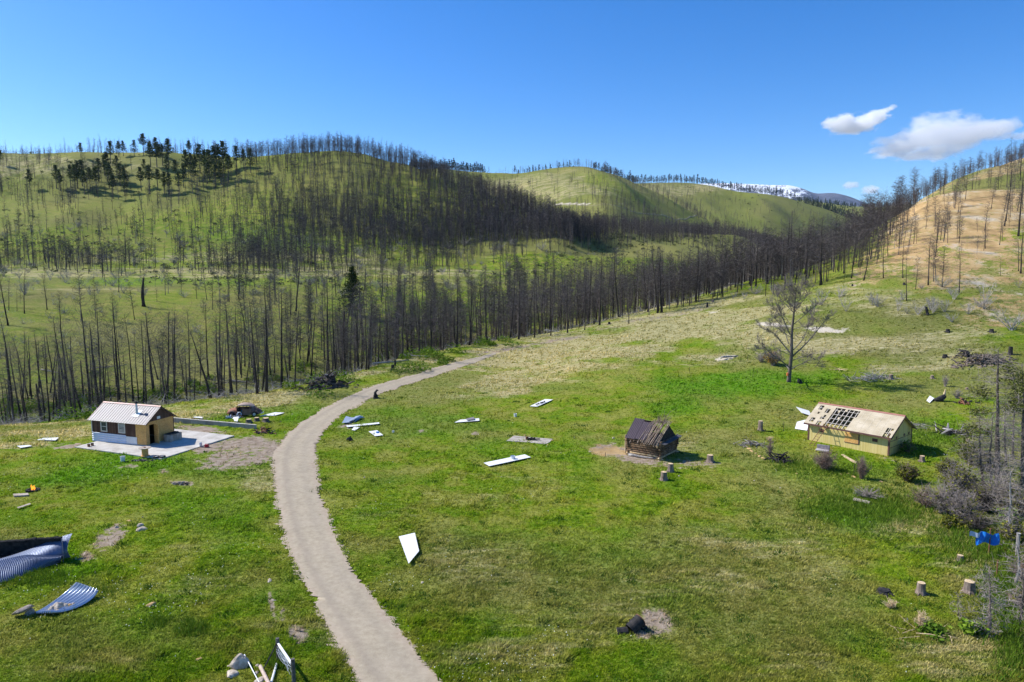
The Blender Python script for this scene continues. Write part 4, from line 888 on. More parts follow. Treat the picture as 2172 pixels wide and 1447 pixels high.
for (u, v, rz, s, k) in [(30, 893, .1, 1.2, 0), (200, 846, .5, 1.2, 1), (255, 838, -.4, 1.1, 1), (330, 842, .3, 1, 0), (430, 835, -.2, 1.1, 0), (470, 815, .5, .9, 1), (520, 812, -.3, 1, 0), (640, 808, .3, 1, 0), (720, 792, -.5, 1, 0), (830, 770, .6, 1.1, 0), (880, 757, -.3, 1, 0), (1030, 724, .4, 1, 0), (1180, 705, -.6, 1, 0), (1530, 622, .5, 1.1, 0), (1575, 605, -.4, 1.1, 0), (1640, 592, .2, 1, 0), (230, 780, .2, 1.1, 0), (110, 790, -.4, 1, 0)]:
    P = at(u, v, 97 if u < 1240 else 90)
    o = link('fallen_log', LOG_ME[k], None, P+Vector((0, 0, .1)), (0, random.uniform(-.08, .08), rz)); o.scale = (s,)*3
    tag(o, ('pale grey' if k == 0 else 'blackened')+' fallen trunk lying among the burned trees by the creek', 'log', 'fallen trunks along the creek')
random.seed(5)
# ================================================================== BUILDINGS
print('buildings')
def osb():
    m, nt, b = new_mat('strand_board', .85, .15); P = nd(nt, 'TexCoord').outputs['Object']
    v = nd(nt, 'TexVoronoi'); v.inputs['Scale'].default_value = 22; nt.links.new(mapped(nt, P, (1, 1, 2.2), (0, .5, 0)), v.inputs['Vector'])
    c = ramp(nt, nd_sep(nt, v.outputs['Color']), [(.1, (.48, .22, .055)), (.5, (.70, .37, .11)), (.9, (.82, .53, .21))])
    c = mixc(nt, math_(nt, 'MULTIPLY', ramp(nt, noise(nt, P, 1.1, 4), [(.5, (0, 0, 0)), (.75, (1, 1, 1))]), .4), c, (.30, .17, .08))
    nt.links.new(c, b.inputs['Base Color']); return m
def nd_sep(nt, col):
    s = nd(nt, 'SeparateColor'); nt.links.new(col, s.inputs[0]); return s.outputs[0]
M_OSB = osb()
def boards(name, cols, pitch, axis=0, rough=.8, gap=.06, gapc=.35, dirt=.3):
    m, nt, b = new_mat(name, rough, .2); P = nd(nt, 'TexCoord').outputs['Object']; s = nd(nt, 'SeparateXYZ'); nt.links.new(P, s.inputs[0])
    u = s.outputs[axis] if axis < 3 else math_(nt, 'ADD', s.outputs[0], s.outputs[1])
    q = math_(nt, 'DIVIDE', u, pitch); fr = math_(nt, 'FRACT', q); wn_ = nd(nt, 'TexWhiteNoise', noise_dimensions='1D'); nt.links.new(math_(nt, 'FLOOR', q), wn_.inputs['W'])
    f = math_(nt, 'ADD', math_(nt, 'MULTIPLY', wn_.outputs[0], .6), math_(nt, 'MULTIPLY', noise(nt, mapped(nt, P, (3, 3, .6)), 2.2, 4), .5))
    n = len(cols); c = ramp(nt, f, [(.15+.7*i/(n-1), k) for i, k in enumerate(cols)])
    g = math_(nt, 'LESS_THAN', fr, gap); c = mixc(nt, math_(nt, 'MULTIPLY', g, 1-gapc), c, (.02, .015, .01))
    c = mixc(nt, math_(nt, 'MULTIPLY', ramp(nt, noise(nt, P, 1.4, 5, .7), [(.5, (0, 0, 0)), (.8, (1, 1, 1))]), dirt), c, (.42, .36, .30))
    nt.links.new(c, b.inputs['Base Color']); return m
M_BROWNWALL = boards('brown_board_siding', [(.050, .022, .014), (.085, .040, .026), (.125, .064, .042)], .20, 0, dirt=.12)
M_BROWNGABLE = boards('brown_gable_siding', [(.060, .035, .024), (.090, .055, .038), (.12, .075, .052)], .22, 1, dirt=.12)
def metal(name, col, rough=.4, met=.6, dirt=(.3, .25, .2), d=.25, sc_=1.5):
    m, nt, b = new_mat(name, rough, .4); P = nd(nt, 'TexCoord').outputs['Object']
    c = mixc(nt, math_(nt, 'MULTIPLY', ramp(nt, noise(nt, P, sc_, 5, .7), [(.4, (0, 0, 0)), (.75, (1, 1, 1))]), d), col, dirt)
    nt.links.new(c, b.inputs['Base Color']); b.inputs['Metallic'].default_value = met; return m
M_ROOFM = metal('weathered_rib_metal', (.20, .19, .20), .55, .15, (.15, .13, .125), .5)
M_TRIM = metal('maroon_trim', (.20, .075, .075), .5, .1, (.30, .2, .18), .3)
M_GALV = metal('galvanised_sheet', (.62, .66, .72), .42, .3, (.35, .33, .33), .3)
M_WHITE = metal('white_painted_sheet', (.78, .78, .76), .6, 0, (.52, .49, .43), .25, .9)
M_WHITETRIM = metal('cream_window_trim', (.62, .58, .50), .6, 0)
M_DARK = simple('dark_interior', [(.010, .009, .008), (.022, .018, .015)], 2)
M_BLACK = simple('charred_black', [(.010, .010, .011), (.030, .028, .027), (.06, .05, .045)], 3, .85)
M_RUBBER = simple('black_rubber', [(.012, .012, .014), (.03, .03, .034)], 4, .7)
m, nt, b = new_mat('window_glass', .08, .5); b.inputs['Base Color'].default_value = (.05, .06, .07, 1); M_GLASS = m
M_CURTAIN = simple('pale_curtain', [(.30, .28, .24), (.45, .42, .36)], 5)
M_WOOD = simple('raw_timber', [(.38, .26, .14), (.56, .42, .26), (.70, .57, .39)], 4, .8, stretch=(1, 1, 1))
M_GREYBOARD = simple('weathered_planks', [(.26, .20, .15), (.40, .33, .26), (.52, .45, .38)], 3, .85, stretch=(1, 1, .3))
M_STONE = simple('pale_boulder', [(.30, .24, .18), (.48, .40, .31), (.62, .55, .45)], 2.2, .9, bmp=.05)
M_TANSTONE = simple('ochre_boulder', [(.45, .28, .12), (.62, .42, .20)], 3, .9)
M_RUST = metal('rusty_steel', (.20, .085, .045), .75, .2, (.34, .18, .10), .6, 2.5)
def frame_of(A, Bp, z):
    ang = math.atan2(Bp.y-A.y, Bp.x-A.x); return ang
# ------------------------------------------------------------------ brown cabin
FL, FR = at(196.7, 934), at(311, 946)
DZ = SLAB_Z-gz(FR.x, FR.y)
def on_plane(u, v, z):
    t, s = px_t(u, v); Y = (z-CH)/s; return Vector((t*Y, Y, z))
FL = on_plane(196.7, 934.5, SLAB_Z); FR = on_plane(311, 946, SLAB_Z)
Lc = (FR-FL).length; Dc = 4.2; ang = math.atan2(FR.y-FL.y, FR.x-FL.x); WH = 2.65; RH = 4.15
cabin = thing('cabin', 'small brown board cabin with ribbed metal roof and stovepipe on the concrete pad', 'cabin', FL, ang)
def cpart(name, mb, mat, parent=None, **k): return mb.obj(name, mat, parent or cabin, **k)
w = MB(); w.box(0, Lc*.815, 0, .12, .08, WH); w.box(0, .12, .12, Dc, .08, WH); w.box(.12, Lc, Dc-.12, Dc, .08, WH); cpart('wall', w, M_BROWNWALL)
w = MB(); w.box(Lc*.815, Lc, 0, .118, .05, WH-.01); cpart('corner_board_panel', w, M_OSB)
dx0, dx1 = Dc*.12, Dc*.31
w = MB(); w.box(Lc-.12, Lc, .12, dx0, .05, WH-.01); w.box(Lc-.12, Lc, dx1, Dc-.12, .05, WH-.01); w.box(Lc-.12, Lc, dx0, dx1, 2.3, WH-.01); cpart('gable_board_panel', w, M_OSB)
w = MB(); w.add([(Lc-.1, -.02, WH), (Lc-.1, Dc+.02, WH), (Lc-.1, Dc/2, RH-.06), (Lc+.01, -.02, WH), (Lc+.01, Dc+.02, WH), (Lc+.01, Dc/2, RH-.06)], [(0, 1, 2), (3, 5, 4), (0, 3, 4, 1), (1, 4, 5, 2), (2, 5, 3, 0)]); cpart('gable', w, M_BROWNGABLE); w = MB()
w.add([(0, 0, WH), (0, Dc, WH), (0, Dc/2, RH-.06), (.1, 0, WH), (.1, Dc, WH), (.1, Dc/2, RH-.06)], [(0, 1, 2), (3, 5, 4), (0, 3, 4, 1), (1, 4, 5, 2), (2, 5, 3, 0)]); cpart('gable', w, M_BROWNGABLE)
w = MB(); w.box(.14, Lc-.14, .14, Dc-.14, .02, .06); w.box(1.2, 1.3, .3, Dc-.3, .06, 2.2); cpart('floor', w, M_DARK)  # near-black floor and partition put the doorway's shade into the colour
w = MB(); w.box(-.03, Lc+.03, -.05, Dc+.03, -.06, .05); cpart('footing', w, M_CONC)
# corrugated skirting: horizontal ribs
w = MB(); n = 90; prof_ = []
for i in range(n+1): z = .06+1.0*i/n; prof_.append((-.05-.04*math.sin(z*2*math.pi*4.2), z))
for i in range(n): w.add([(.07, prof_[i][0], prof_[i][1]), (Lc*.64, prof_[i][0], prof_[i][1]-.02), (Lc*.64, prof_[i+1][0], prof_[i+1][1]-.02), (.07, prof_[i+1][0], prof_[i+1][1])], [(0, 1, 2, 3)])
cpart('corrugated_skirting', w, M_GALV)
w = MB(); w.box(Lc*.64, Lc*.835, -.05, -.012, .04, .90); cpart('flat_skirting_sheet', w, M_GALV)
for f0, f1, nm in ((.175, .295, 0), (.505, .628, 1)):
    x0, x1, z0, z1 = Lc*f0, Lc*f1, 1.22, 2.46
    fr = MB(); t = .11
    for a in ((x0, x1, z0, z0+t), (x0, x1, z1-t, z1), (x0, x0+t, z0+t, z1-t), (x1-t, x1, z0+t, z1-t), (x0+t, x1-t, (z0+z1)/2-.03, (z0+z1)/2+.03)): fr.box(a[0], a[1], -.06, .02, a[2], a[3])
    fo = cpart('window', fr, M_WHITETRIM); g = MB(); g.box(x0+t, x1-t, -.02, -.004, z0+t, z1-t); g.obj('pane', M_GLASS, fo)
    if nm:
        g = MB(); g.box(x0+t+.02, x1-t-.02, -.034, -.022, z0+t+.02, z0+.5); g.box(x0+t+.02, x1-t-.02, -.034, -.022, z0+.72, z1-t-.04); g.obj('curtain', M_CURTAIN, fo)
def ribroof(mb, x0, x1, y0, z0, y1, z1, pitch=.38, rh=.035, th=.03):
    L_ = math.hypot(y1-y0, z1-z0); ny, nz = -(z1-z0)/L_, (y1-y0)/L_
    if nz < 0: ny, nz = -ny, -nz
    mb.slab([(x0, y0, z0), (x1, y0, z0), (x1, y1, z1), (x0, y1, z1)] if y1 > y0 else [(x0, y1, z1), (x1, y1, z1), (x1, y0, z0), (x0, y0, z0)], th)
    x = x0+.02
    while x < x1-.04:
        o = Vector((0, ny, nz))*rh
        a, b_, c, d = Vector((x, y0, z0)), Vector((x+.05, y0, z0)), Vector((x+.05, y1, z1)), Vector((x, y1, z1))
        mb.add([a, b_, c, d, a+o, b_+o, c+o, d+o], [(4, 5, 6, 7), (0, 4, 7, 3), (1, 2, 6, 5), (0, 1, 5, 4), (3, 7, 6, 2)]); x += pitch
ov = .28; sl_ = (RH-WH)/(Dc/2); zE = WH-ov*sl_+.05
w = MB(); ribroof(w, -.3, Lc+.3, -ov, zE, Dc/2, RH+.05); ribroof(w, -.3, Lc+.3, Dc+ov, zE, Dc/2, RH+.05); rf = cpart('roof', w, M_ROOFM)
w = MB(); w.slab([(-.32, Dc/2-.14, RH+.02), (Lc+.32, Dc/2-.14, RH+.02), (Lc+.32, Dc/2, RH+.13), (-.32, Dc/2, RH+.13)], .02); w.slab([(-.32, Dc/2, RH+.13), (Lc+.32, Dc/2, RH+.13), (Lc+.32, Dc/2+.14, RH+.02), (-.32, Dc/2+.14, RH+.02)], .02)
w.slab([(-.34, -ov, zE+.02), (-.3, -ov, zE+.02), (-.3, Dc/2, RH+.09), (-.34, Dc/2, RH+.09)], .12); w.obj('ridge_cap', M_TRIM, rf)
w = MB(); w.slab([(Lc+.3, -ov, zE+.02), (Lc+.34, -ov, zE+.02), (Lc+.34, Dc/2, RH+.08), (Lc+.3, Dc/2, RH+.08)], .13); w.slab([(Lc+.3, Dc/2, RH+.08), (Lc+.34, Dc/2, RH+.08), (Lc+.34, Dc+ov, zE+.02), (Lc+.3, Dc+ov, zE+.02)], .13); w.obj('bargeboard', M_BROWNGABLE, rf)
# stovepipe
pz = zE+(ov+.95)*sl_; px_, py_ = Lc*.735, .95
w = MB(); w.tube([(px_, py_, pz-.1), (px_-.02, py_, pz+.75)], .13, 12); w.tube([(px_-.02, py_, pz+.7), (px_-.05, py_, pz+1.25)], .10, 12); ch = cpart('stovepipe', w, M_GALV)
w = MB(); w.tube([(px_-.05, py_, pz+1.22), (px_-.055, py_, pz+1.40)], .16, 12); w.tube([(px_-.055, py_, pz+1.40), (px_-.055, py_, pz+1.46)], [.21, .10], 12); w.obj('pipe_cap', M_BLACK, ch)
w = MB(); e = .42; fz = lambda y: zE+(ov+y)*sl_+.055
w.slab([(px_-e, py_-.4, fz(py_-.4)), (px_+e+.1, py_-.4, fz(py_-.4)), (px_+e-.02, py_+.45, fz(py_+.45)), (px_-.1, py_+.45, fz(py_+.45))], .02); w.obj('flashing', M_WHITE, ch)
# door leaf standing ajar, lamp on the gable
w = MB(); Mx = Matrix.Translation((Lc+.01, dx1, 0)) @ Matrix.Rotation(R(74), 4, 'Z'); w.box(0, .05, -.72, 0, .06, 2.26, Mx); dr = cpart('door', w, M_OSB)
w = MB(); w.box(.051, .09, -.66, -.6, 1.0, 1.14, Mx); w.obj('handle', M_BLACK, dr)
w = MB(); w.box(Lc+.012, Lc+.09, Dc*.40, Dc*.40+.42, WH+.12, WH+.42); cpart('wall_lamp', w, M_WHITE)
w = MB(); w.box(-.03, .06, -.03, .06, 0, WH); cpart('corner_trim', w, M_GALV)
CABM = Matrix.Translation(FL) @ Matrix.Rotation(ang, 4, 'Z')
# wooden bin by the gable
bx = thing('storage_bin', 'open wooden plank bin against the strand-board gable of the brown cabin', 'wooden bin', CABM @ Vector((Lc+.35, Dc*.52, 0)), ang)
w = MB(); X1, Y1 = 1.0, 1.75; w.box(0, X1, 0, .05, 0, .82); w.box(0, X1, Y1-.05, Y1, 0, .82); w.box(0, .05, .05, Y1-.05, 0, .82); w.box(X1-.05, X1, .05, Y1-.05, 0, .82); w.box(.05, X1-.05, .05, Y1-.05, .0, .3); w.obj('side_planks', M_GREYBOARD, bx)
w = MB(); w.box(-.04, X1*.5, .1, Y1+.05, .83, .87); w.obj('lid', M_BLACK, bx)
# cable spool table
sp = thing('cable_spool', 'wooden cable spool standing on end as a table on the pad', 'cable spool', on_plane(308, 967, SLAB_Z))
w = MB(); w.tube([(0, 0, 0), (0, 0, .05)], .42, 18); w.tube([(0, 0, .05), (0, 0, .86)], .33, 16); w.obj('drum', M_OSB, sp)
w = MB(); w.tube([(0, 0, .86), (0, 0, .92)], .62, 22); tp = w.obj('top_disc', M_GREYBOARD, sp); w = MB(); w.tube([(0, 0, .92), (0, 0, .97)], .12, 10); w.obj('hub', M_RUST, tp)
def torus_mb(r=.3, t=.1, n=18, k=8):
    w = MB(); vs = [((r+t*math.cos(b_))*math.cos(a), (r+t*math.cos(b_))*math.sin(a), t+t*math.sin(b_)) for a in np.linspace(0, 2*math.pi, n, False) for b_ in np.linspace(0, 2*math.pi, k, False)]
    w.add(vs, [(i*k+j, ((i+1) % n)*k+j, ((i+1) % n)*k+(j+1) % k, i*k+(j+1) % k) for i in range(n) for j in range(k)]); return w
for (u, v, lb) in ((332, 972, 'small dark tyre lying flat on the pad edge nearest the spool'), (344, 971.5, 'small dark tyre lying flat nearest the pad corner')):
    t = thing('tyre', lb, 'tyre', on_plane(u, v-1.5, SLAB_Z)); torus_mb(.27, .09).obj('tread', M_RUBBER, t, smooth=True); w = MB(); w.tube([(0, 0, .03), (0, 0, .12)], .2, 12); w.obj('hub', M_GALV, t)
def bucket(name, lb, P, r, h, mat, cat='bucket'):
    t = thing(name, lb, cat, P); w = MB(); n = 14; a = [2*math.pi*i/n for i in range(n)]
    ro = [(r*.82, 0), (r, h), (r*.92, h), (r*.75, .04)]; vs = [(q*math.cos(x), q*math.sin(x), z) for q, z in ro for x in a]
    fs = [(k*n+i, k*n+(i+1) % n, (k+1)*n+(i+1) % n, (k+1)*n+i) for k in range(3) for i in range(n)]+[tuple(range(n))[::-1], tuple(3*n+i for i in range(n))]; w.add(vs, fs); w.obj('shell', mat, t, smooth=False)
    w = MB(); w.tube([(r*math.cos(x), 0, h+r*.35*math.sin(x)) for x in np.linspace(0, math.pi, 8)], .012, 4); w.obj('handle', M_GALV, t); return t
bucket('bucket', 'white plastic bucket on the grass just below the pad', at(260.6, 979), .25, .55, M_WHITE)
bucket('bucket', 'small pale can at the lower right edge of the pad', on_plane(426, 946.5, SLAB_Z), .17, .38, M_GALV, 'can')
M_RED = simple('red_plastic', [(.40, .02, .03), (.55, .04, .05)], 4, .5)
rc = thing('fuel_can', 'red fuel can on the gravel beside the pad', 'fuel can', at(438.6, 949), R(20)); w = MB(); w.box(-.22, .22, -.12, .12, 0, .34); w.obj('body', M_RED, rc, bevel=.03); w = MB(); w.tube([(-.14, 0, .34), (-.14, 0, .42), (.1, 0, .42), (.1, 0, .34)], .025, 6); w.obj('handle', M_RED, rc); w = MB(); w.tube([(.16, 0, .33), (.27, 0, .46)], .035, 8); w.obj('spout', M_BLACK, rc)
for (u, v, lb) in ((188.5, 947.5, 'left one of two small blackened cans on the pad'), (196, 945.5, 'right one of two small blackened cans on the pad')):
    t = thing('paint_can', lb, 'can', on_plane(u, v, SLAB_Z)); w = MB(); w.tube([(0, 0, 0), (0, 0, .26)], .15, 12); w.obj('tin', M_RUST, t); w = MB(); w.tube([(0, 0, .26), (0, 0, .30)], .16, 12); w.obj('rim', M_BLACK, t)
# retaining wall
wa = Vector((WALL_LINE[0], WALL_LINE[1], 0)); wb = Vector((WALL_LINE[2], WALL_LINE[3], 0)); lw = (wb-wa).length; aw = math.atan2(wb.y-wa.y, wb.x-wa.x)
rwz = min(gz(wa.x, wa.y), gz(wb.x, wb.y))
M_CWALL = boards('formed_concrete', [(.25, .23, .21), (.33, .31, .285), (.40, .375, .35)], 1.22, 0, .9, .02, .3, .25)
rw = thing('retaining_wall', 'long low grey concrete retaining wall right of the brown cabin', 'retaining wall', (wa.x, wa.y, rwz), aw)
w = MB(); w.box(-2.5, lw, -.1, .1, -.4, .62+.0); w.obj('wall_panel', M_CWALL, rw); w = MB(); w.box(-2.5, lw+.02, -.13, .13, .62, .68); w.obj('coping', M_CONC, rw)
# ------------------------------------------------------------------ yellow shed
FRy = at(1884.6, 968); yd = math.atan2(-.766, .643); Ly, Dy = 9.15, 6.0
FLy = FRy-Vector((math.cos(yd), math.sin(yd), 0))*Ly; zy = min(gz(FLy.x, FLy.y), gz(FRy.x, FRy.y)); FLy.z = zy
WY, RYh = 2.35+max(0, gz(FLy.x, FLy.y)-zy)*.5, 4.05
M_YEL = boards('yellow_ribbed_sheet', [(.60, .46, .15), (.68, .54, .20), (.74, .60, .26)], .10, 0, .6, .22, .75, .12)
M_YELG = boards('yellow_gable_sheet', [(.56, .43, .13), (.64, .50, .17), (.70, .56, .22)], 1.2, 1, .6, .03, .4, .15)
M_BRTRIM = simple('brown_trim', [(.11, .055, .045), (.17, .085, .07)], 2, .6)
M_DECK = simple('bare_roof_panels', [(.40, .33, .22), (.50, .42, .29), (.58, .50, .37)], .8, .85)
shed = thing('shed', 'long yellow metal-clad shed with half its roof panels missing', 'shed', FLy, yd)
w = MB(); w.box(.1, Ly-.1, 0, .05, 0, WY); w.box(.1, Ly-.1, Dy-.05, Dy, 0, WY); w.obj('wall', M_YEL, shed)
w = MB()
for x0 in (0, Ly-.05): w = MB(); w.add([(x0, .06, 0), (x0, Dy-.06, 0), (x0, Dy-.06, WY), (x0, Dy/2, RYh-.12), (x0, .06, WY), (x0+.05, .06, 0), (x0+.05, Dy-.06, 0), (x0+.05, Dy-.06, WY), (x0+.05, Dy/2, RYh-.12), (x0+.05, .06, WY)], [(0, 1, 2, 3, 4), (5, 9, 8, 7, 6), (0, 5, 6, 1), (1, 6, 7, 2), (2, 7, 8, 3), (3, 8, 9, 4), (4, 9, 5, 0)]); w.obj('gable_wall', M_YELG, shed)
w = MB()
for z in (.85, 1.55): w.box(Ly+.002, Ly+.03, .15, Dy-.15, z, z+.05)
w.obj('gable_rail', M_BRTRIM, shed)
w = MB()
for x, y in ((-.04, -.04), (Ly-.12, -.04), (-.04, Dy-.12), (Ly-.12, Dy-.12)): w = MB(); w.box(x, x+.16, y, y+.16, -.1, WY+.02); w.obj('corner_post', M_BRTRIM, shed)
ovy = .5; sly = (RYh-WY)/(Dy/2); zey = WY-ovy*sly; X0r, X1r = -.35, Ly+.35
def rp(x, r, lift=0): return Vector((x, -ovy+(Dy/2+ovy)*r, zey+(RYh-zey)*r+lift))
nrm_y = Vector((0, -sly, 1)).normalized()
roof = MB(); cols_ = 21; rows_ = 5; miss = set()
for r_ in range(rows_):
    pass
xs = [X0r+(X1r-X0r)*i/42 for i in range(43)]; rs_ = [i/10 for i in range(11)]
def missing(ix, ir):
    s = (ix+.5)/42; r = (ir+.5)/10
    if r > .93 or r < .04: return False
    if .045 < s < .10: return (ir % 3 != 0) and hash_((ix, ir, 1)) < .75
    if .14 < s < .20: return (ir % 3 != 2) and hash_((ix, ir, 2)) < .8
    if .235 < s < .50+(.02 if r > .5 else 0): return hash_((ix, ir, 3)) < .97
    if .905 < s < .975 and r < .42: return hash_((ix, ir, 4)) < .95
    return False
def hash_(t): return random.Random(str(t)).random()
for ix in range(42):
    for ir in range(10):
        if missing(ix, ir): continue
        q = [rp(xs[ix], rs_[ir]), rp(xs[ix+1], rs_[ir]), rp(xs[ix+1], rs_[ir+1]), rp(xs[ix], rs_[ir+1])]
        roof.slab([p+nrm_y*.06 for p in q], .02, nrm_y)
rfo = roof.obj('roof_deck', M_DECK, shed)
w = MB()
for i in range(1, 14):
    x = X0r+(X1r-X0r)*i/14; w.slab([rp(x-.02, .03)+nrm_y*.075, rp(x+.02, .03)+nrm_y*.075, rp(x+.02, .95)+nrm_y*.075, rp(x-.02, .95)+nrm_y*.075], .012, nrm_y) if i > 7 else None
for i in range(1, 5):
    r = i/5; w.slab([rp(X0r+(X1r-X0r)*.52, r-.006)+nrm_y*.074, rp(X1r-.8*(i < 3), r-.006)+nrm_y*.074, rp(X1r-.8*(i < 3), r+.006)+nrm_y*.074, rp(X0r+(X1r-X0r)*.52, r+.006)+nrm_y*.074], .01, nrm_y)
w.obj('joint_tape', simple('pale_joint_tape', [(.55, .47, .33), (.66, .58, .44)], 2), rfo)
w = MB()
for i in range(0, 21):
    x = X0r+.08+(X1r-X0r-.16)*i/20; w.slab([rp(x-.03, 0), rp(x+.03, 0), rp(x+.03, 1), rp(x-.03, 1)], .10, nrm_y)
for i in range(1, 5): r = i/5; w.slab([rp(X0r, r-.008)+nrm_y*.035, rp(X1r, r-.008)+nrm_y*.035, rp(X1r, r+.008)+nrm_y*.035, rp(X0r, r+.008)+nrm_y*.035], .03, nrm_y)
w.obj('rafter', simple('pale_rafters', [(.50, .43, .34), (.66, .60, .52)], 2), rfo)
bk = MB(); bk.slab([(X0r, Dy/2, RYh+.03), (X1r, Dy/2, RYh+.03), (X1r, Dy+ovy, zey+.03), (X0r, Dy+ovy, zey+.03)], .05); bk.obj('rear_roof', M_DECK, shed)
w = MB(); w.slab([(X0r-.02, Dy/2-.16, RYh+.03), (X1r+.02, Dy/2-.16, RYh+.03), (X1r+.02, Dy/2, RYh+.15), (X0r-.02, Dy/2, RYh+.15)], .02); w.slab([(X0r-.02, Dy/2, RYh+.15), (X1r+.02, Dy/2, RYh+.15), (X1r+.02, Dy/2+.16, RYh+.03), (X0r-.02, Dy/2+.16, RYh+.03)], .02); w.obj('ridge_cap', simple('red_ridge_flashing', [(.33, .13, .10), (.42, .20, .16)], 1), rfo)
w = MB(); w.box(X0r, X1r, -ovy-.03, -ovy, zey-.12, zey+.07); w.slab([rp(X1r, 0, -.02), rp(X1r+.04, 0, -.02), rp(X1r+.04, 1, .06), rp(X1r, 1, .06)], .14, nrm_y)
w.slab([(X1r, Dy/2, RYh+.06), (X1r+.04, Dy/2, RYh+.06), (X1r+.04, Dy+ovy, zey), (X1r, Dy+ovy, zey)], .14); w.obj('fascia', M_BRTRIM, shed)
w = MB(); w.box(Ly*.475, Ly*.64, -.05, -.004, .72, 1.82); sh = w.obj('shutter', M_OSB, shed); w = MB(); w.box(Ly*.47, Ly*.645, -.055, -.006, .66, .72); w.box(Ly*.64, Ly*.652, -.055, -.006, .72, 1.84); w.obj('frame', M_BRTRIM, sh)
for x in (Ly*.175, Ly*.835):
    w = MB(); w.box(x-.28, x+.28, -.035, -.003, 1.32, 1.66); vv = w.obj('vent', simple('dark_red_vent', [(.07, .025, .02), (.12, .05, .04)], 5), shed); w = MB()
    for i in range(3): w.box(x-.24, x+.24, -.05, -.036, 1.37+i*.09, 1.40+i*.09)
    w.obj('louvre', M_BRTRIM, vv)
for y in (Dy*.3, Dy*.65, Dy*.86): w = MB(); w.box(Ly+.003, Ly+.04, y-.16, y+.16, 1.68, 1.92); w.obj('gable_vent', M_BRTRIM, shed)
w = MB(); w.box(.1, Ly-.1, .1, Dy-.1, -.2, .05)
for i in range(26): x, y = random.uniform(.4, Ly*.6), random.uniform(.5, Dy-.6); w.box(x, x+random.uniform(.3, 1.2), y, y+random.uniform(.3, .9), .05, random.uniform(.3, 1.5))
w.obj('interior_clutter', simple('interior_clutter', [(.05, .035, .03), (.16, .11, .08), (.34, .30, .27)], 1.2), shed)
YM = Matrix.Translation(FLy) @ Matrix.Rotation(yd, 4, 'Z')
# ladder against the eave
fx = Ly*.20; foot = YM @ Vector((fx-.35, -2.0, 0)); foot.z = gz(foot.x, foot.y); topp = YM @ Vector((fx+.55, -.50, zey+.35))
ld = thing('ladder', 'rusty steel ladder leaning on the eave of the yellow shed', 'ladder', foot)
d = topp-foot; ax = Vector((math.cos(yd), math.sin(yd), 0)); w = MB(); w.tube([-ax*.26, d-ax*.26], .032, 6); w.obj('rail', M_RUST, ld); w = MB(); w.tube([ax*.26, d+ax*.26], .032, 6); w.obj('rail', M_RUST, ld)
for i in range(1, 10): w = MB(); p = d*(i/10); w.tube([p-ax*.26, p+ax*.26], .022, 5); w.obj('rung', M_RUST, ld)
# seat torn out of a vehicle, boards and sheets around the shed
M_VINYL = simple('grey_vinyl', [(.16, .14, .15), (.28, .25, .26)], 3, .6)
st = thing('bench_seat', 'torn grey vehicle bench seat sitting in front of the yellow shed', 'bench seat', at(1744, 961), R(-38)); st.scale = (.75, .8, .85)
w = MB(); w.box(-.9, .9, -.35, .35, .28, .46); w.obj('seat', simple('pale_vinyl', [(.42, .38, .37), (.55, .5, .48)], 3, .6), st, bevel=.05); w = MB(); w.box(-.9, .9, .3, .48, .38, 1.05, Matrix.Rotation(R(-8), 4, 'X')); w.obj('backrest', M_VINYL, st, bevel=.05)
for x, y in ((-.8, -.28), (.8, -.28), (-.8, .3), (.8, .3)): w = MB(); w.tube([(x, y, 0), (x, y, .3)], .03, 6); w.obj('leg', M_RUST, st)
# ------------------------------------------------------------------ log shed
lc = at(1397, 972); lad = math.atan2(-.42, .9)
Ll, Dl = 3.6, 3.9
FLl = at(1333, 964); lc = at(1400, 976); lad = math.atan2(lc.y-FLl.y, lc.x-FLl.x); Ll = (lc-FLl).length; lz = min(lc.z, FLl.z)-.05
M_LOG = simple('dark_logs', [(.06, .036, .022), (.15, .092, .052), (.30, .20, .115)], 2.2, .9, stretch=(.4, 1, 2), bmp=.03)
M_LOG_PALE = simple('pale_and_sunlit_logs', [(.30, .19, .09), (.52, .37, .20), (.68, .52, .32)], 2.5, .85)  # pale poles, and sunlight painted onto the lowest wall logs
M_BRROOF = metal('dark_brown_rib_metal', (.082, .058, .072), .42, .25, (.12, .10, .11), .4)
M_POLEW = simple('weathered_roof_poles', [(.12, .085, .06), (.27, .20, .145), (.46, .37, .28)], 3, .9)
lg = thing('log_shed', 'small dark log shed with brown metal roof half stripped to bare poles', 'log shed', (FLl.x, FLl.y, lz), lad)
Hl = 1.95; dia = .26; k = 0; z = dia/2
lower = MB(); upper = MB()
while z < Hl:
    mb = lower if z < .55 else upper; r = dia/2*random.uniform(.9, 1.08); e1, e2 = random.uniform(.1, .35), random.uniform(.1, .4); fl = z/Hl*.10
    mb.tube([(-e1-fl, -fl, z), (Ll/2, -fl+random.gauss(0, .02), z), (Ll+e2+fl, -fl, z)], [r, r*.95, r], 8, True, .06); mb.tube([(-e1, Dl+fl, z), (Ll+e2, Dl+fl, z)], r, 8)
    mb2 = lower if z+dia/2 < .5 else upper; mb2.tube([(-fl, -e2, z+dia/2), (-fl, Dl+e1, z+dia/2)], r, 8); mb2.tube([(Ll+fl, -e2, z+dia/2), (Ll+fl, Dl/2, z+dia/2), (Ll+fl, Dl+e1, z+dia/2)], r, 8, True, .06); z += dia*.93
upper.obj('wall_logs', M_LOG, lg, smooth=True); lower.obj('sunlit_base_logs', M_LOG_PALE, lg, smooth=True)
w = MB(); w.box(.1, Ll-.1, .1, Dl-.1, 0, Hl-.3); w.obj('inner_shade_block', M_DARK, lg)  # near-black block stands in for the shade behind the log walls
RHl = 3.65; ovl = .35; yl0 = -ovl; zl0 = Hl+.02
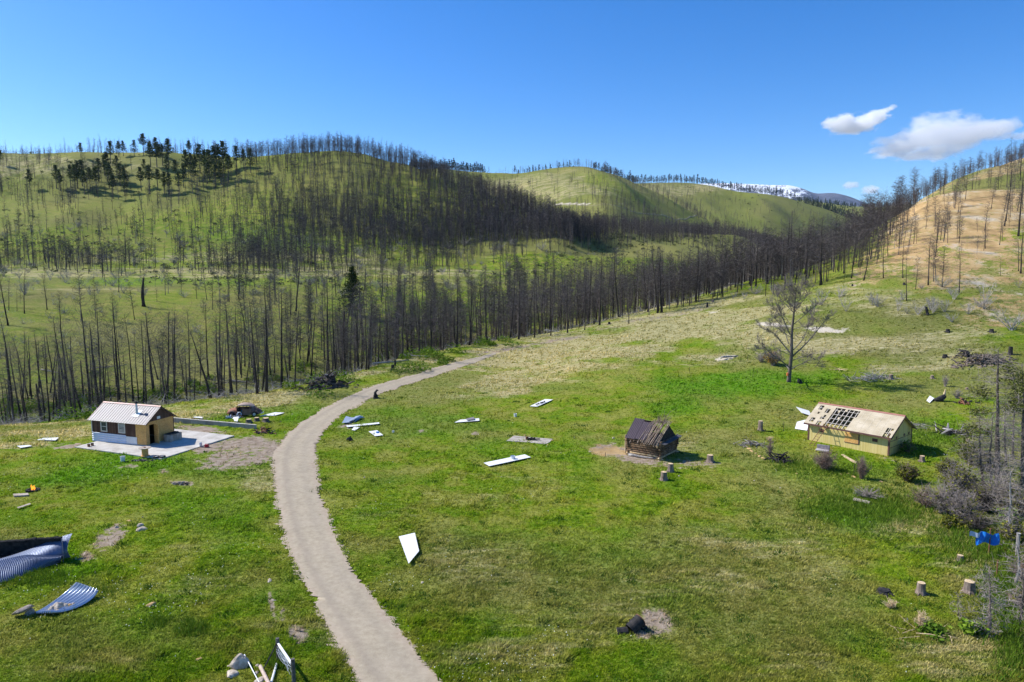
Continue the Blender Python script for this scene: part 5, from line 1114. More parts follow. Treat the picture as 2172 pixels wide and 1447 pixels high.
w = MB(); xm = Ll*.56
ribroof(w, -.3, xm*.42, yl0, zl0, Dl/2+.1, RHl+.08, .2, .04, .02); ribroof(w, xm*.40, xm, yl0+.05, zl0+.06, Dl/2-.25, RHl-.10, .2, .04, .02); w.slab([(-.3, Dl/2+.1, RHl+.05), (xm*.9, Dl/2+.1, RHl), (xm*.9, Dl+ovl, zl0), (-.3, Dl+ovl, zl0)], .02); w.obj('roof_sheet', M_BRROOF, lg)
w = MB()
for i in range(30):
    x = xm*.85+(Ll+.1-xm*.85)*i/29+random.uniform(-.12, .12); w.tube([(x-.25+random.uniform(-.25, .2), -.35-random.uniform(0, .4), Hl-.05-random.uniform(0, .3)), (x+.1, Dl/2*.9, RHl-.05+random.uniform(-.05, .1)), (x+.25+random.uniform(-.1, .2), Dl/2+.1, RHl+random.uniform(.1, .35))], [.04, .033, .025], 5)
for i in range(7): x = Ll*.1+i*Ll*.12; w.tube([(x, -.55, Hl-.28+random.uniform(-.1, .1)), (x+.1, .6, Hl+.35)], .035, 5)
w.obj('roof_pole', M_POLEW, lg)
w = MB()
for i in range(46):
    x = xm*1.05+random.uniform(0, 1.2); y = Dl/2+random.uniform(-.3, .5); l = random.uniform(.6, 1.3) if i else 2.0
    d = Vector((random.uniform(.0, .9), random.uniform(-.2, .4), random.uniform(.6, 1.1))).normalized()*l; p = Vector((x, y, RHl-.1)); w.tube([p, p+d*.5+Vector((random.gauss(0, .08), 0, 0)), p+d+Vector((random.gauss(0, .12), 0, random.gauss(0, .1)))], [.022, .016, .006], 4)
for l, dx in ((2.5, .1), (2.6, 1.5)): p = Vector((Ll*.85, Dl/2, RHl)); w.tube([p, p+Vector((dx*.4, 0, l*.45)), p+Vector((dx, .1, l*.75))], [.022, .015, .006], 4)
w.obj('protruding_sticks', M_POLEW, lg)
w = MB(); w.add([(Ll+.02, 0, Hl), (Ll+.02, Dl, Hl), (Ll+.02, Dl/2, RHl-.1), (Ll-.05, 0, Hl), (Ll-.05, Dl, Hl), (Ll-.05, Dl/2, RHl-.1)], [(0, 1, 2), (3, 5, 4), (0, 3, 4, 1), (1, 4, 5, 2), (2, 5, 3, 0)]); w.obj('gable', M_BLACK, lg)
w = MB(); w.slab([(Ll+.02, -.25, Hl-.0), (Ll+.65, -.2, Hl-.12), (Ll+.65, Dl+.3, Hl+.02), (Ll+.02, Dl+.3, Hl+.12)], .05); w.obj('gable_shelf_board', simple('dark_grey_board', [(.06, .06, .065), (.12, .115, .12)], 2), lg)
w = MB(); w.tube([(-.32, -.12, .2), (-.34, -.1, Hl+.3)], [.09, .07], 7); w.obj('corner_pole', M_LOG_PALE, lg)
w = MB(); w.tube([(Ll-.2, -.3, .9+.5), (Ll-.18, -.32, Hl-.15)], [.1, .09], 7); w.obj('corner_pole', M_LOG_PALE, lg)
# ================================================================== LOOSE THINGS
print('objects')
def stump(u, v, r, h, lb, gp=None, mat=None, cut=True, lean=0, roots=5, name='stump', cat='tree stump'):
    P = at(u, v); o = thing(name, lb, cat, P, random.uniform(0, 6), gp); w = MB(); n = 12; rd = random.Random(u*7+v)
    prof_ = [(1.5, -.1), (1.22, .06*h+.03), (1.02, .3*h), (.95, .75*h), (.93, h)]; jit = [rd.uniform(.9, 1.1) for _ in range(n)]
    vs = [(r*q*jit[i]*math.cos(2*math.pi*i/n)+lean*z, r*q*jit[i]*math.sin(2*math.pi*i/n), z) for q, z in prof_ for i in range(n)]
    w.add(vs, [(k*n+i, k*n+(i+1) % n, (k+1)*n+(i+1) % n, (k+1)*n+i) for k in range(4) for i in range(n)]+[tuple(4*n+i for i in range(n))])
    for k in range(roots): a = rd.uniform(0, 6.28); w.tube([(r*.6*math.cos(a), r*.6*math.sin(a), .22*min(h, 1)), (r*1.5*math.cos(a), r*1.5*math.sin(a), .03), (r*2.1*math.cos(a), r*2.1*math.sin(a), -.08)], [r*.28, r*.2, r*.08], 5)
    w.obj('bark', mat or M_STUMP, o, smooth=False)
    if cut: w = MB(); w.add([(r*.90*jit[i]*math.cos(2*math.pi*i/n)+lean*h, r*.90*jit[i]*math.sin(2*math.pi*i/n), h+.012) for i in range(n)]+[(lean*h, 0, h+.02)], [(i, (i+1) % n, n) for i in range(n)]); w.obj('cut_top', M_CUT if mat is not M_BLACK else M_BLACK, o)
    return o
for a in [(1408, 1018, .32, .8, 'forked pale-topped stump nearest the log shed, the lower of two close stumps'), (1422, 1001, .30, .85, 'stump just behind its neighbour below the log shed, upper of the close two'),
          (1506, 980, .33, .75, 'grey stump with a flared foot right of the log shed'), (1613, 914, .30, 1.25, 'tall round stump in the grass left of the yellow shed'),
          (1953, 1259, .27, .72, 'upright sawn stump in the middle of the lower right meadow'), (2055, 1256, .34, .72, 'widest pale stump at the lower right near the saplings'),
          (2036, 1190, .22, .42, 'small low stump beside the fence posts at the right'), (1956, 979, .26, .6, 'short stump at the shaded gable of the yellow shed'),
          (1890, 804, .30, .75, 'sawn stump at the right end of the brush pile'), (1977, 803, .24, .5, 'low stump alone in the grass right of the brush pile'),
          (2051, 826, .18, .3, 'tiny stump up the slope behind the broken stump'), (2053, 940, .22, .5, 'stub of a trunk beside the thicket')]:
    stump(*a)
for a, n in [((528, 896, .35, .42, 'leftmost of three short log rounds below the rusty car'), 0), ((545, 893, .33, .44, 'middle of three short log rounds below the rusty car'), 0), ((564, 894, .42, .45, 'rightmost and widest of three log rounds below the rusty car'), 0)]:
    stump(*a, gp='log rounds below the rusty car', mat=M_DARKWOOD, roots=0)
stump(2143, 752, .32, 1.3, 'black burnt stump standing right of the root pile', mat=M_BLACK, roots=3)
stump(1500, 652, .22, 1.2, 'black burnt stump standing on the upper dry slope', mat=M_BLACK)
stump(1512, 640, .3, .5, 'brown stump on the grass gap at the upper field edge', mat=M_STUMP)
stump(1968, 668, .26, 1.6, 'leaning burnt stump at the foot of the orange hill', mat=M_BLACK, lean=.35)
for i, (u, v, r, h) in enumerate([(1260, 688, .2, .8), (1292, 688, .3, .6), (1326, 667, .2, .5), (1144, 708, .4, 1.3), (1374, 662, .2, .6), (833, 784, .28, .9), (838, 776, .2, 1.1), (1808, 607, .2, .5), (1918, 604, .25, .5)]):
    stump(u, v, r, h, 'charred stump on the bench rim below the burned stand', gp='charred stumps on the bench rim', mat=M_BLACK, roots=3)
for (u, v, lb) in [(2103, 704, 'dark weathered stump on the slope under the orange hill'), (2090, 768, 'black lump at the right foot of the root pile'), (797, 845, 'black charred stump with a bent horn at the lane edge'), (1875, 1256, 'black burnt-out stump ring in the lower right meadow'), (2004, 758, 'small burnt knob left of the root pile'), (2010, 704, 'small dark stump in the middle of the upper right slope')]:
    o = stump(u, v, .36 if u != 1875 else .38, .5 if u != 1875 else .16, lb, mat=M_BLACK, roots=4)
    if u == 797:
        w = MB(); w.tube([(0, 0, .3), (.1, 0, .9), (-.25, .1, 1.25), (-.5, .1, 1.15)], [.3, .2, .15, .05], 7); w.obj('horn', M_BLACK, o)
def rock_mesh(seed, flat=.6, mat=None):
    rd = random.Random(seed); bm = bmesh.new(); bmesh.ops.create_icosphere(bm, subdivisions=3, radius=1)
    for v in bm.verts:
        n = float(fbm([v.co.x*1.3+seed], [v.co.y*1.3+v.co.z], 1, 3, seed)[0]); v.co *= 1+.30*n; v.co.z *= flat
        for ax_ in ((.8, .3, .5), (-.6, .5, .6), (.1, -.9, .4)):
            a = Vector(ax_).normalized(); d = v.co.dot(a)-.62
            if d > 0: v.co -= a*d*.8
    me = bpy.data.meshes.new('rock'); bm.to_mesh(me); bm.free(); me.materials.append(mat or M_STONE); return me
RK = [rock_mesh(s, f) for s, f in ((1, .6), (2, .5), (3, .75), (4, .4))]; RKT = rock_mesh(9, .5, M_TANSTONE)
def rock(u, v, s, lb, gp=None, me=None, sz=(1, 1, 1), lift=.12, P=None):
    P = P or at(u, v); o = link('rock', me or random.choice(RK), None, (P.x, P.y, P.z+s*sz[2]*lift), (random.uniform(-.2, .2), random.uniform(-.2, .2), random.uniform(0, 6)))
    o.scale = (s*sz[0], s*sz[1], s*sz[2]); return tag(o, lb, 'rock', gp)
rock(320, 1284, .27, 'smooth ochre boulder lying alone in the lower left grass', me=RKT, sz=(1.25, .8, .9))
rock(511, 1412, .52, 'large pale boulder left of the old gate at the bottom edge', sz=(1, .8, 1.1), lift=.3); rock(493, 1430, .36, 'pale rounded rock at the bottom edge below the large boulder', sz=(1.35, .9, .9))
rock(546, 1412, .11, 'small pale stone between the boulder and the gate'); rock(545, 1428, .12, 'small stone beside the peeled pole'); rock(551, 1444, .3, 'broken pale rock at the very bottom by the gate poles', sz=(1, .8, .7)); rock(490, 1412, .16, 'flat stone left of the large pale boulder', sz=(1.5, .8, .5)); rock(470, 1400, .1, 'tiny pale stone up left of the large boulder')
rock(302, 1124, .5, 'angular tan rock at the edge of the bare dirt patch', sz=(1, .7, .7)); rock(247, 1119, .16, 'small white stone in the bare dirt patch'); rock(273, 1105, .2, 'ochre stone above the bare dirt patch', me=RKT, sz=(1.2, .7, .6)); rock(297, 1116, .3, 'brown rock behind the angular tan rock')
rock(422, 1398, .17, 'ochre stone in the grass left of the lane', me=RKT, sz=(1.4, .8, .6)); rock(896, 1236, .12, 'small pale stone below the large white sheet'); rock(572, 1232, .2, 'flat pale stone at the worn strip left of the lane', sz=(1.5, .7, .5)); rock(581, 1274, .14, 'narrow pale stone in the worn strip left of the lane', sz=(1.5, .5, .6))
rock(1301, 930, .18, 'white-faced rock on the grass left of the log shed'); rock(1920, 1318, .3, 'smooth white rock half hidden in the lower right grass', sz=(1.4, .8, .6)); rock(1748, 1113, .16, 'bright white stone below the tall grass patch'); rock(2144, 1316, .22, 'pale stone at the right edge by the dead grass'); rock(1718, 1122, .09, 'tiny grey stone left of the bright white stone')
M_SLABR = simple('grey_brown_slab_rock', [(.16, .125, .10), (.30, .25, .21), (.42, .36, .30)], 3, .9, bmp=.04)
o = thing('rock_slab', 'flat split rock slab propped on the grass left of the crumpled sheet', 'rock slab', at(52, 1306), .3)
w = link('slab', rock_mesh(12, .5, M_SLABR), o, (0, 0, .40), (R(-20), R(-22), 0)); w.scale = (.62, .42, .30); w = link('foot', rock_mesh(13, .8, M_SLABR), o, (.3, .1, .1)); w.scale = (.3, .26, .32)
for i, (u, v) in enumerate([(1690, 1005), (1783, 1007), (1800, 1005), (1812, 1012), (1835, 1016), (1870, 1022)]):
    rock(u, v, random.uniform(.14, .24), 'ochre stone in the old border below the yellow shed', 'border stones below the yellow shed', me=RKT, sz=(1.3, .9, .7))
for i, (u, v) in enumerate([(1588, 952), (1594, 957), (1603, 962), (1611, 968), (1618, 972), (1582, 948)]):
    rock(u, v, random.uniform(.16, .26), 'pale stone in the broken edging left of the dark scrap', 'edging stones left of the dark scrap', me=RKT, sz=(1.3, .9, .7))
for i, (u, v) in enumerate([(1100, 923), (1113, 924), (1088, 926), (1123, 925), (1172, 935), (1162, 944), (1082, 935)]): rock(u, v, random.uniform(.10, .17), 'ochre stone edging the small charred pad', 'stones round the small charred pad', me=RKT)
# ------------------------------------------------------------------ sheets
def sheet(name, lb, pts, mat, cat='sheet', lift=.17, th=.025, heights=None, gp=None, n=1):
    P = [at(*p) for p in pts]; c = sum(P, Vector())/len(P); o = thing(name, lb, cat, c, group=gp); w = MB()
    hs = heights or [0]*len(P); q = [Vector((p.x, p.y, gz(p.x, p.y)+lift+h))-c for p, h in zip(P, hs)]
    if len(q) == 4 and n > 1:
        vs = []
        for j in range(2):
            for i in range(n+1):
                f = i/n; p = q[0].lerp(q[1], f) if j == 0 else q[3].lerp(q[2], f); vs.append(p+Vector((0, 0, .03*(i % 2))))
        w.add(vs, [(i, i+1, n+2+i, n+1+i) for i in range(n)])
    else:
        nr = (q[1]-q[0]).cross(q[2]-q[0]); nr = nr if nr.z > 0 else -nr
        w.slab(q, th, nr.normalized())
    w.obj('panel', mat, o); return o
sheet('metal_sheet', 'large white ribbed sheet lying in the meadow right of the lane', [(846, 1146), (880, 1138), (889, 1177), (867, 1204)], M_WHITE, lift=.30, n=1)
sheet('metal_sheet', 'long narrow white sheet with a grey bucket on it', [(1026, 985), (1113, 967), (1126, 973), (1038, 992)], M_WHITE)
bucket('bucket', 'grey bucket standing on the long narrow white sheet', at(1088, 977)+Vector((0, 0, .19)), .27, .3, M_GALV)
sheet('metal_sheet', 'slanting white sheet with scorched debris near the field centre', [(1124, 864), (1156, 849), (1173, 850), (1139, 865)], M_WHITE)
w = MB()
for i in range(9): a = i/8; p = at(1137+18*a, 862-6*a); w.tube([p+Vector((0, 0, .26)), p+Vector((random.uniform(-.2, .3), random.uniform(-.1, .2), .33))], .09, 5)
tag(w.obj('charred_stick', M_BLACK), 'charred stick lying on the slanting white sheet', 'stick')
o = sheet('metal_sheet', 'white sheet under a dark panel in the meadow left of centre', [(964, 899), (976, 893), (1016, 890), (1017, 895)], M_WHITE)
sheet('dark_panel', 'dark square panel lying on the white sheet', [(989, 893), (1005, 889), (1007, 894), (990, 896)], M_VINYL, 'panel', lift=.30)
sheet('metal_sheet', 'white square sheet with a blue spot just right of the lane', [(782, 918), (800, 915.5), (813, 926), (796, 928)], M_WHITE)
t = at(801, 921); w = MB(); w.tube([t+Vector((0, 0, .2)), t+Vector((0, 0, .3))], .2, 10); tag(w.obj('plastic_disc', simple('blue_plastic', [(.02, .12, .4), (.03, .2, .55)], 3, .5)), 'blue plastic disc lying on the white square sheet', 'disc')
sheet('metal_sheet', 'triangular white scrap beside the crumpled grey sheets', [(746, 914), (752, 906), (764, 908), (753, 915)], M_WHITE, lift=.12)
sheet('board', 'long thin white board beside the crumpled grey sheets', [(734, 906), (804, 899), (805, 902), (737, 909)], M_WHITE, 'board', lift=.2)
M_BLUEGREY = metal('crumpled_blue_grey_sheet', (.42, .48, .56), .45, .3, (.25, .25, .28), .3)
cr = thing('crumpled_sheets', 'heap of crumpled blue-grey metal sheets right of the lane', 'sheet heap', at(750, 899))
c0 = cr.location.copy()
for i in range(7):
    P = [at(722+random.uniform(0, 14)+i*3.5, 901-i*.8), at(742+i*4, 899-i*1.4), at(750+i*4, 890-i*.6), at(734+i*5, 889)]; w = MB()
    q = [Vector((p.x, p.y, gz(p.x, p.y)))-c0+Vector((0, 0, random.uniform(.05, .45))) for p in P]; w.slab([q[0], q[1], q[2]], .02); w.slab([q[0], q[2], q[3]], .02); w.obj('bent_panel', M_BLUEGREY, cr)
bk_ = thing('black_bag', 'black rubbish bag on the grass right of the lane', 'bag', at(742, 935)); w = link('bag', rock_mesh(31, .8, M_RUBBER), bk_, (0, 0, .2)); w.scale = (.42, .3, .32); w = MB(); w.tube([(0, 0, .38), (.1, 0, .55)], [.06, .1], 6); w.obj('tied_neck', M_RUBBER, bk_)
bucket('bucket', 'white bucket lying near the middle of the meadow', at(1093, 884), .22, .4, M_WHITE)
bucket('bucket', 'small dark-mouthed can left of the meadow centre', at(834, 918), .15, .25, M_WHITE, 'can')
sheet('metal_sheet', 'white sheet lying right of the rusty car', [(551, 884), (583, 876), (604, 877), (583, 883)], M_WHITE, lift=.1)
sheet('metal_sheet', 'small white sheet behind the retaining wall', [(408, 888), (414, 886), (429, 887), (430, 890)], M_WHITE)
sheet('metal_sheet', 'folded white scrap on the retaining wall rim', [(495, 893), (507, 893), (504, 899), (497, 898)], M_WHITE, lift=.3, heights=[.2, .3, 0, 0])
sheet('metal_sheet', 'white sheet in the dry grass at the far left, the larger of two', [(78, 936), (92, 932), (125, 931), (118, 937)], M_WHITE); sheet('metal_sheet', 'torn white scrap at the far left, the smaller of two', [(36, 949), (44, 953), (68, 949), (62, 947)], M_WHITE)
sheet('metal_sheet', 'pointed white sheet sticking out behind the yellow shed', [(1688, 872), (1700, 880), (1722, 884), (1716, 876)], M_WHITE, lift=.1, heights=[.5, .2, 0, .2])
sheet('metal_sheet', 'large pale sheet leaning at the left end of the yellow shed', [(1686, 911), (1712, 915), (1716, 903), (1690, 904)], M_WHITE, lift=.1, heights=[0, 0, .8, .45])
sheet('plank', 'pale plank lying between the bushes below the yellow shed', [(1784, 967), (1788, 966), (1818, 983), (1814, 985)], M_CUT, 'plank', lift=.15, th=.1)
sheet('metal_sheet', 'white scrap beside the broken trunk', [(1965, 851), (1972, 845), (1981, 849), (1972, 856)], M_WHITE, lift=.1, heights=[0, .3, .2, 0])
sheet('plank', 'grey plank in the tall grass patch', [(1808, 1064), (1812, 1060), (1846, 1068), (1842, 1072)], M_GREYBOARD, 'plank', lift=.2, th=.08)
sheet('plank', 'pale weathered board left in the grass by the campfire', [(36, 1080), (64, 1071), (66, 1073), (39, 1082)], M_GREYBOARD, 'plank')
sheet('plank', 'grey half-buried plank left of the campfire', [(28, 1051), (60, 1049), (61, 1053), (30, 1055)], M_GREYBOARD, 'plank', lift=.15, th=.15)
for i, (u, v) in enumerate([(232, 1127), (302, 1098), (258, 1232), (1440, 1010), (595, 894), (620, 879), (560, 881), (1108, 951), (1190, 961), (1064, 1012), (773, 1013), (925, 857), (1755, 960), (1655, 1035), (1600, 1020), (668, 965), (1020, 952), (1900, 690), (1535, 867)]):
    rock(u, v, random.uniform(.07, .13), 'small scrap of pale debris in the grass', 'pale scraps in the grass')
# ------------------------------------------------------------------ campfire
cf = thing('campfire', 'small campfire with orange flames burning in the left meadow', 'campfire', at(70, 1041))
w = MB()
for i in range(11): a = i*.571; w.box(-.12, .12, -.09, .09, 0, .16, Matrix.Translation((math.cos(a)*.5, math.sin(a)*.42, 0)) @ Matrix.Rotation(a, 4, 'Z'))
w.obj('stone_ring', M_BLACK, cf, bevel=.02); w = MB(); w.tube([(-.3, 0, .05), (.3, .1, .14)], .06, 6); w.tube([(0, -.3, .05), (.05, .3, .16)], .05, 6); w.obj('firewood', M_BLACK, cf)
m, nt, b = new_mat('flame', .5); b.inputs['Base Color'].default_value = (.9, .3, .03, 1); b.inputs['Emission Color'].default_value = (1, .33, .03, 1); b.inputs['Emission Strength'].default_value = 1.3
w = MB()
for i in range(7): x, y = random.uniform(-.2, .2), random.uniform(-.12, .12); h = random.uniform(.3, .62); w.tube([(x, y, .08), (x+.02, y, .08+h*.4), (x-.04, y, .08+h*.75), (x+.03, y, .08+h)], [.04, .06, .03, .004], 6)
w.obj('flames', m, cf)
# ------------------------------------------------------------------ crumpled corrugated sheet with stones
def surf(fn, ns, nt_, amp, waves, th=0):
    w = MB(); vs = []
    for i in range(ns+1):
        for j in range(nt_+1):
            s, t = i/ns, j/nt_; vs.append(fn(s, t))
    vs2 = []
    for i in range(ns+1):
        for j in range(nt_+1):
            s, t = i/ns, j/nt_; a = vs[min(i+1, ns)*(nt_+1)+j]-vs[max(i-1, 0)*(nt_+1)+j]; b_ = vs[i*(nt_+1)+min(j+1, nt_)]-vs[i*(nt_+1)+max(j-1, 0)]; n = a.cross(b_).normalized()
            vs2.append(vs[i*(nt_+1)+j]+n*amp*math.sin(s*waves*2*math.pi))
    w.add(vs2, [(i*(nt_+1)+j, (i+1)*(nt_+1)+j, (i+1)*(nt_+1)+j+1, i*(nt_+1)+j+1) for i in range(ns) for j in range(nt_)]); return w
def bez(pts, t):
    p = [Vector(q) for q in pts]
    while len(p) > 1: p = [a.lerp(b_, t) for a, b_ in zip(p[:-1], p[1:])]
    return p[0]
PA, PB, PCc, PDd = at(75, 1304), at(112, 1310), at(200, 1276), at(140, 1268)
topL, topR = px2(162, 1234, at(150, 1268).y+.3), px2(209, 1251, at(205, 1268).y+.2)
cs = thing('crumpled_corrugated_sheet', 'bent shiny corrugated sheet with stones on it in the lower left grass', 'metal sheet', PA)
e0 = [PA+Vector((0, 0, .12)), at(95, 1292)+Vector((0, 0, .02)), at(140, 1262)+Vector((0, 0, .1)), topL]; e1 = [PB+Vector((0, 0, .35)), at(140, 1302)+Vector((0, 0, .0)), at(200, 1282)+Vector((0, 0, .05)), topR]
w = surf(lambda s, t: bez(e0, t).lerp(bez(e1, t), s)-PA, 200, 16, .06, 8); w.obj('sheet_metal', metal('shiny_corrugated_metal', (.58, .62, .68), .32, .6, (.4, .38, .38), .2), cs, smooth=True)
for i, (u, v, s) in enumerate([(112, 1296, .28), (122, 1293, .34), (130, 1290, .26), (140, 1289, .2), (147, 1288, .15), (122, 1300, .14), (155, 1286, .12)]): rock(u, v, s, 'tan stone holding down the bent corrugated sheet', 'stones on the bent corrugated sheet', me=random.choice([RK[0], RK[2], RKT]), P=at(u, v)+Vector((0, 0, .12)))
# ------------------------------------------------------------------ collapsed tank at the left edge
O = at(60, 1225); tk = thing('collapsed_tank', 'collapsed blue-grey corrugated steel tank with black lining at the left edge', 'steel tank', O)
yb = O.y
def gp3(u, v, h): p = at(u, v); return Vector((p.x, p.y, p.z+h))
b0 = [gp3(-120, 1275, .1), gp3(0, 1240, .05), gp3(80, 1213, .05), gp3(138, 1191, .1)]; t0_ = [gp3(-120, 1235, 1.0), gp3(0, 1222, .78), gp3(70, 1206, .85), gp3(128, 1196, .5)]
b1 = [gp3(-60, 1232, .2), gp3(40, 1215, .2), gp3(100, 1200, .1), gp3(138, 1195, .05)]
M_TANK = metal('blue_grey_corrugated_steel', (.17, .21, .31), .42, .35, (.09, .09, .12), .4)
def shellA(s, t):
    a = bez(b0, s); c = bez(t0_, s); mid = (a+c)*.5+Vector((0, -.35, .25)); return bez([a, mid, c+Vector((0, .55, 0))], t)+Vector((0, .12*math.sin(s*11+t*2), .10*math.sin(s*7+t*4)*t))-O
surf(shellA, 520, 10, .032, 62).obj('front_sheet', M_TANK, tk, smooth=True)
e0b = [gp3(-120, 1240, .3), gp3(10, 1222, .3), gp3(90, 1207, .2), gp3(134, 1196, .1)]; e0t = [gp3(-120, 1225, .2), gp3(10, 1213, .35), gp3(80, 1195, 1.25), gp3(134, 1192, 1.62)]
surf(lambda s, t: (bez(e0b, s)).lerp(bez(e0t, s)+Vector((0, .35, 0)), t)+Vector((0, .9-.5*math.sin(t*3.1), 0))-O, 200, 8, .02, 60).obj('side_sheet', M_TANK, tk, smooth=True)
r0_ = [gp3(-120, 1190, .1), gp3(0, 1186, .1), gp3(70, 1180, .1), gp3(131, 1180, .1)]; r1_ = [gp3(-120, 1190, 1.15), gp3(0, 1188, 1.25), gp3(70, 1184, 1.45), gp3(131, 1184, 1.5)]
surf(lambda s, t: bez(r0_, s).lerp(bez(r1_, s), t)-O, 80, 4, .01, 20).obj('black_lining', M_BLACK, tk, smooth=True)  # black wall and near-black floor inside the tank
surf(lambda s, t: bez(r0_, s).lerp(bez(e0b, s), t)+Vector((0, 0, .12))-O, 30, 4, .01, 4).obj('dark_floor', M_DARK, tk)
surf(lambda s, t: bez([gp3(131, 1181, .1), gp3(136, 1186, .1), gp3(135, 1196, .05)], s).lerp(bez([gp3(131, 1183, 1.5), gp3(137, 1187, 1.55), gp3(135, 1196, 1.6)], s), t)-O, 24, 6, .02, 8).obj('end_sheet', M_TANK, tk, smooth=True)
w = MB()
for s in range(14):
    q = bez(r1_, .35+s*.045)-O; w.tube([q, q+Vector((.5, .05, random.uniform(-.05, .15)))], [.12, .10], 6)
w.obj('charred_rim', M_BLACK, tk)
# ------------------------------------------------------------------ fire drum
fd = thing('fire_drum', 'charred tipped-over steel drum in its bare patch in the lower meadow', 'steel drum', at(1344, 1338), R(30)); fd.scale = (.85,)*3
w = MB(); n = 20
for k_, (ra, rb) in enumerate([(0, 1)]):
    a = [2*math.pi*i/n for i in range(n)]; M_ = Matrix.Rotation(R(62), 4, 'Y'); vs = [M_ @ Vector((.42*math.cos(x), .42*math.sin(x), z)) for z in (-.1, .25, .27, .6, .62, .95) for x in a]+[M_ @ Vector((.38*math.cos(x), .38*math.sin(x), z)) for z in (.95, 0) for x in a]
    w.add([v+Vector((-.25, 0, .2)) for v in vs], [(q*n+i, q*n+(i+1) % n, (q+1)*n+(i+1) % n, (q+1)*n+i) for q in range(7) for i in range(n)]+[tuple(7*n+i for i in range(n))])
w.obj('drum_shell', M_BLACK, fd); w = torus_mb(.42, .03, 20, 6); o = w.obj('rim', M_RUST, fd, smooth=True); o.rotation_euler = (0, R(62), 0); o.location = Vector((-.25, 0, .2))+Matrix.Rotation(R(62), 4, 'Y') @ Vector((0, 0, .92))
w = MB(); w.tube([(-.5, .1, .02), (-1.15, .35, .05)], [.35, .30], 10); w.obj('lid', M_BLACK, fd); w = MB()
for i in range(8): w.tube([(random.uniform(-.3, .3), random.uniform(-.2, .3), .2), (random.uniform(-.3, .5), random.uniform(-.3, .6), random.uniform(.5, 1.0))], .03, 5)
w.obj('burnt_sticks', M_CHAR, fd); tr = torus_mb(.22, .08); o = tr.obj('tyre_remains', M_RUBBER, fd, smooth=True); o.location = (.75, -.1, 0)
# ------------------------------------------------------------------ small charred pad
pts_ = [(1074, 936), (1090, 925), (1172, 932), (1166, 939), (1158, 943), (1100, 938)]
Pp = [at(*p) for p in pts_]; w = MB(); zt = max(p.z for p in Pp)+.05; w.prism([(p.x, p.y) for p in Pp], zt-.5, zt); pd = w.obj('small_concrete_pad', simple('stained_concrete', [(.26, .22, .18), (.42, .37, .31), (.52, .47, .41)], 1.2)); tag(pd, 'small cracked concrete pad with charred remains in the meadow', 'concrete pad')
ch_ = thing('charred_heap', 'small charred heap on the cracked pad', 'charred debris', at(1122, 934)+Vector((0, 0, .15))); w = MB()
for i in range(12): w.tube([(random.gauss(0, .35), random.gauss(0, .15), .0), (random.gauss(.2, .5), random.gauss(0, .2), random.uniform(.05, .3))], random.uniform(.03, .08), 5)
w.obj('burnt_pieces', M_BLACK, ch_); w = MB(); w.tube([(-.25, 0, 0), (-.25, 0, .3)], .16, 8); w.obj('burnt_can', M_RUST, ch_)
# ------------------------------------------------------------------ log in front of the log shed
o = link('fallen_log', LOG_ME[0], None, at(1362, 972)+Vector((0, 0, .05)), (0, 0, math.atan2(-.55, .8))); o.scale = (.45, 1, 1); tag(o, 'pale peeled log lying in front of the log shed', 'log')
# ------------------------------------------------------------------ old gate at the bottom edge
gp_ = at(591, 1402); g2 = at(624, 1452)
gt = thing('gate_frame', 'broken gate of two dark posts and a white rail at the bottom edge', 'gate', gp_)
d2 = g2-gp_; M_POST = simple('dark_round_post', [(.05, .045, .042), (.11, .10, .09), (.2, .18, .16)], 4)
w = MB(); w.tube([(0, 0, -.3), (-.02, 0, 1.28)], [.10, .095], 10); w.obj('post', M_POST, gt); w = MB(); w.tube([d2+Vector((0, 0, -.3)), d2+Vector((-.03, 0, 1.36))], [.105, .10], 10); w.obj('post', M_POST, gt)
w = MB(); w.slab([Vector((.02, 0, 1.06)), d2+Vector((-.1, 0, 1.24)), d2+Vector((-.1, 0, 1.05)), Vector((.02, 0, .88))], .07, Vector((1, -.3, .3)).normalized()); w.tube([Vector((0, 0, 1.0)), d2+Vector((-.1, 0, 1.14))], .06, 10); w.obj('rail', M_WHITE, gt)
w = MB(); w.tube([(-.02, 0, 1.05), at(558, 1426)-gp_+Vector((0, 0, .12))], .035, 6); w.obj('brace_rod', M_BLACK, gt)
w = MB()
for i in range(12): a = Vector((random.uniform(-.1, .1), -.05, random.uniform(.3, 1.0))); b_ = d2*random.uniform(.4, 1)+Vector((0, 0, random.uniform(.1, 1.0))); c = (a+b_)/2+Vector((random.gauss(0, .15), random.gauss(0, .15), random.gauss(-.1, .1))); w.tube([bez([a, c, b_], k/6) for k in range(7)], .008, 3)
w.obj('wire', M_GALV, gt)
def pole(pts, r, mat, lb, cat='pole', name='pole', gp=None):
    P = [at(u, v)+Vector((0, 0, h)) for u, v, h in pts]; o = thing(name, lb, cat, P[0], group=gp); w = MB(); w.tube([p-P[0] for p in P], r, 8); w.obj('shaft', mat, o); return o
M_PEEL = simple('peeled_pole', [(.45, .33, .25), (.62, .50, .40)], 4)
pole([(552, 1417, .1), (572, 1458, .1)], .095, M_PEEL, 'thick peeled pole lying left of the broken gate'); pole([(587, 1412, .1), (576, 1452, .15)], .06, M_WHITE, 'thin white pole lying under the broken gate'); pole([(519, 1402, .35), (551, 1452, .05)], .03, M_GALV, 'thin grey pipe leaning on the large pale boulder')
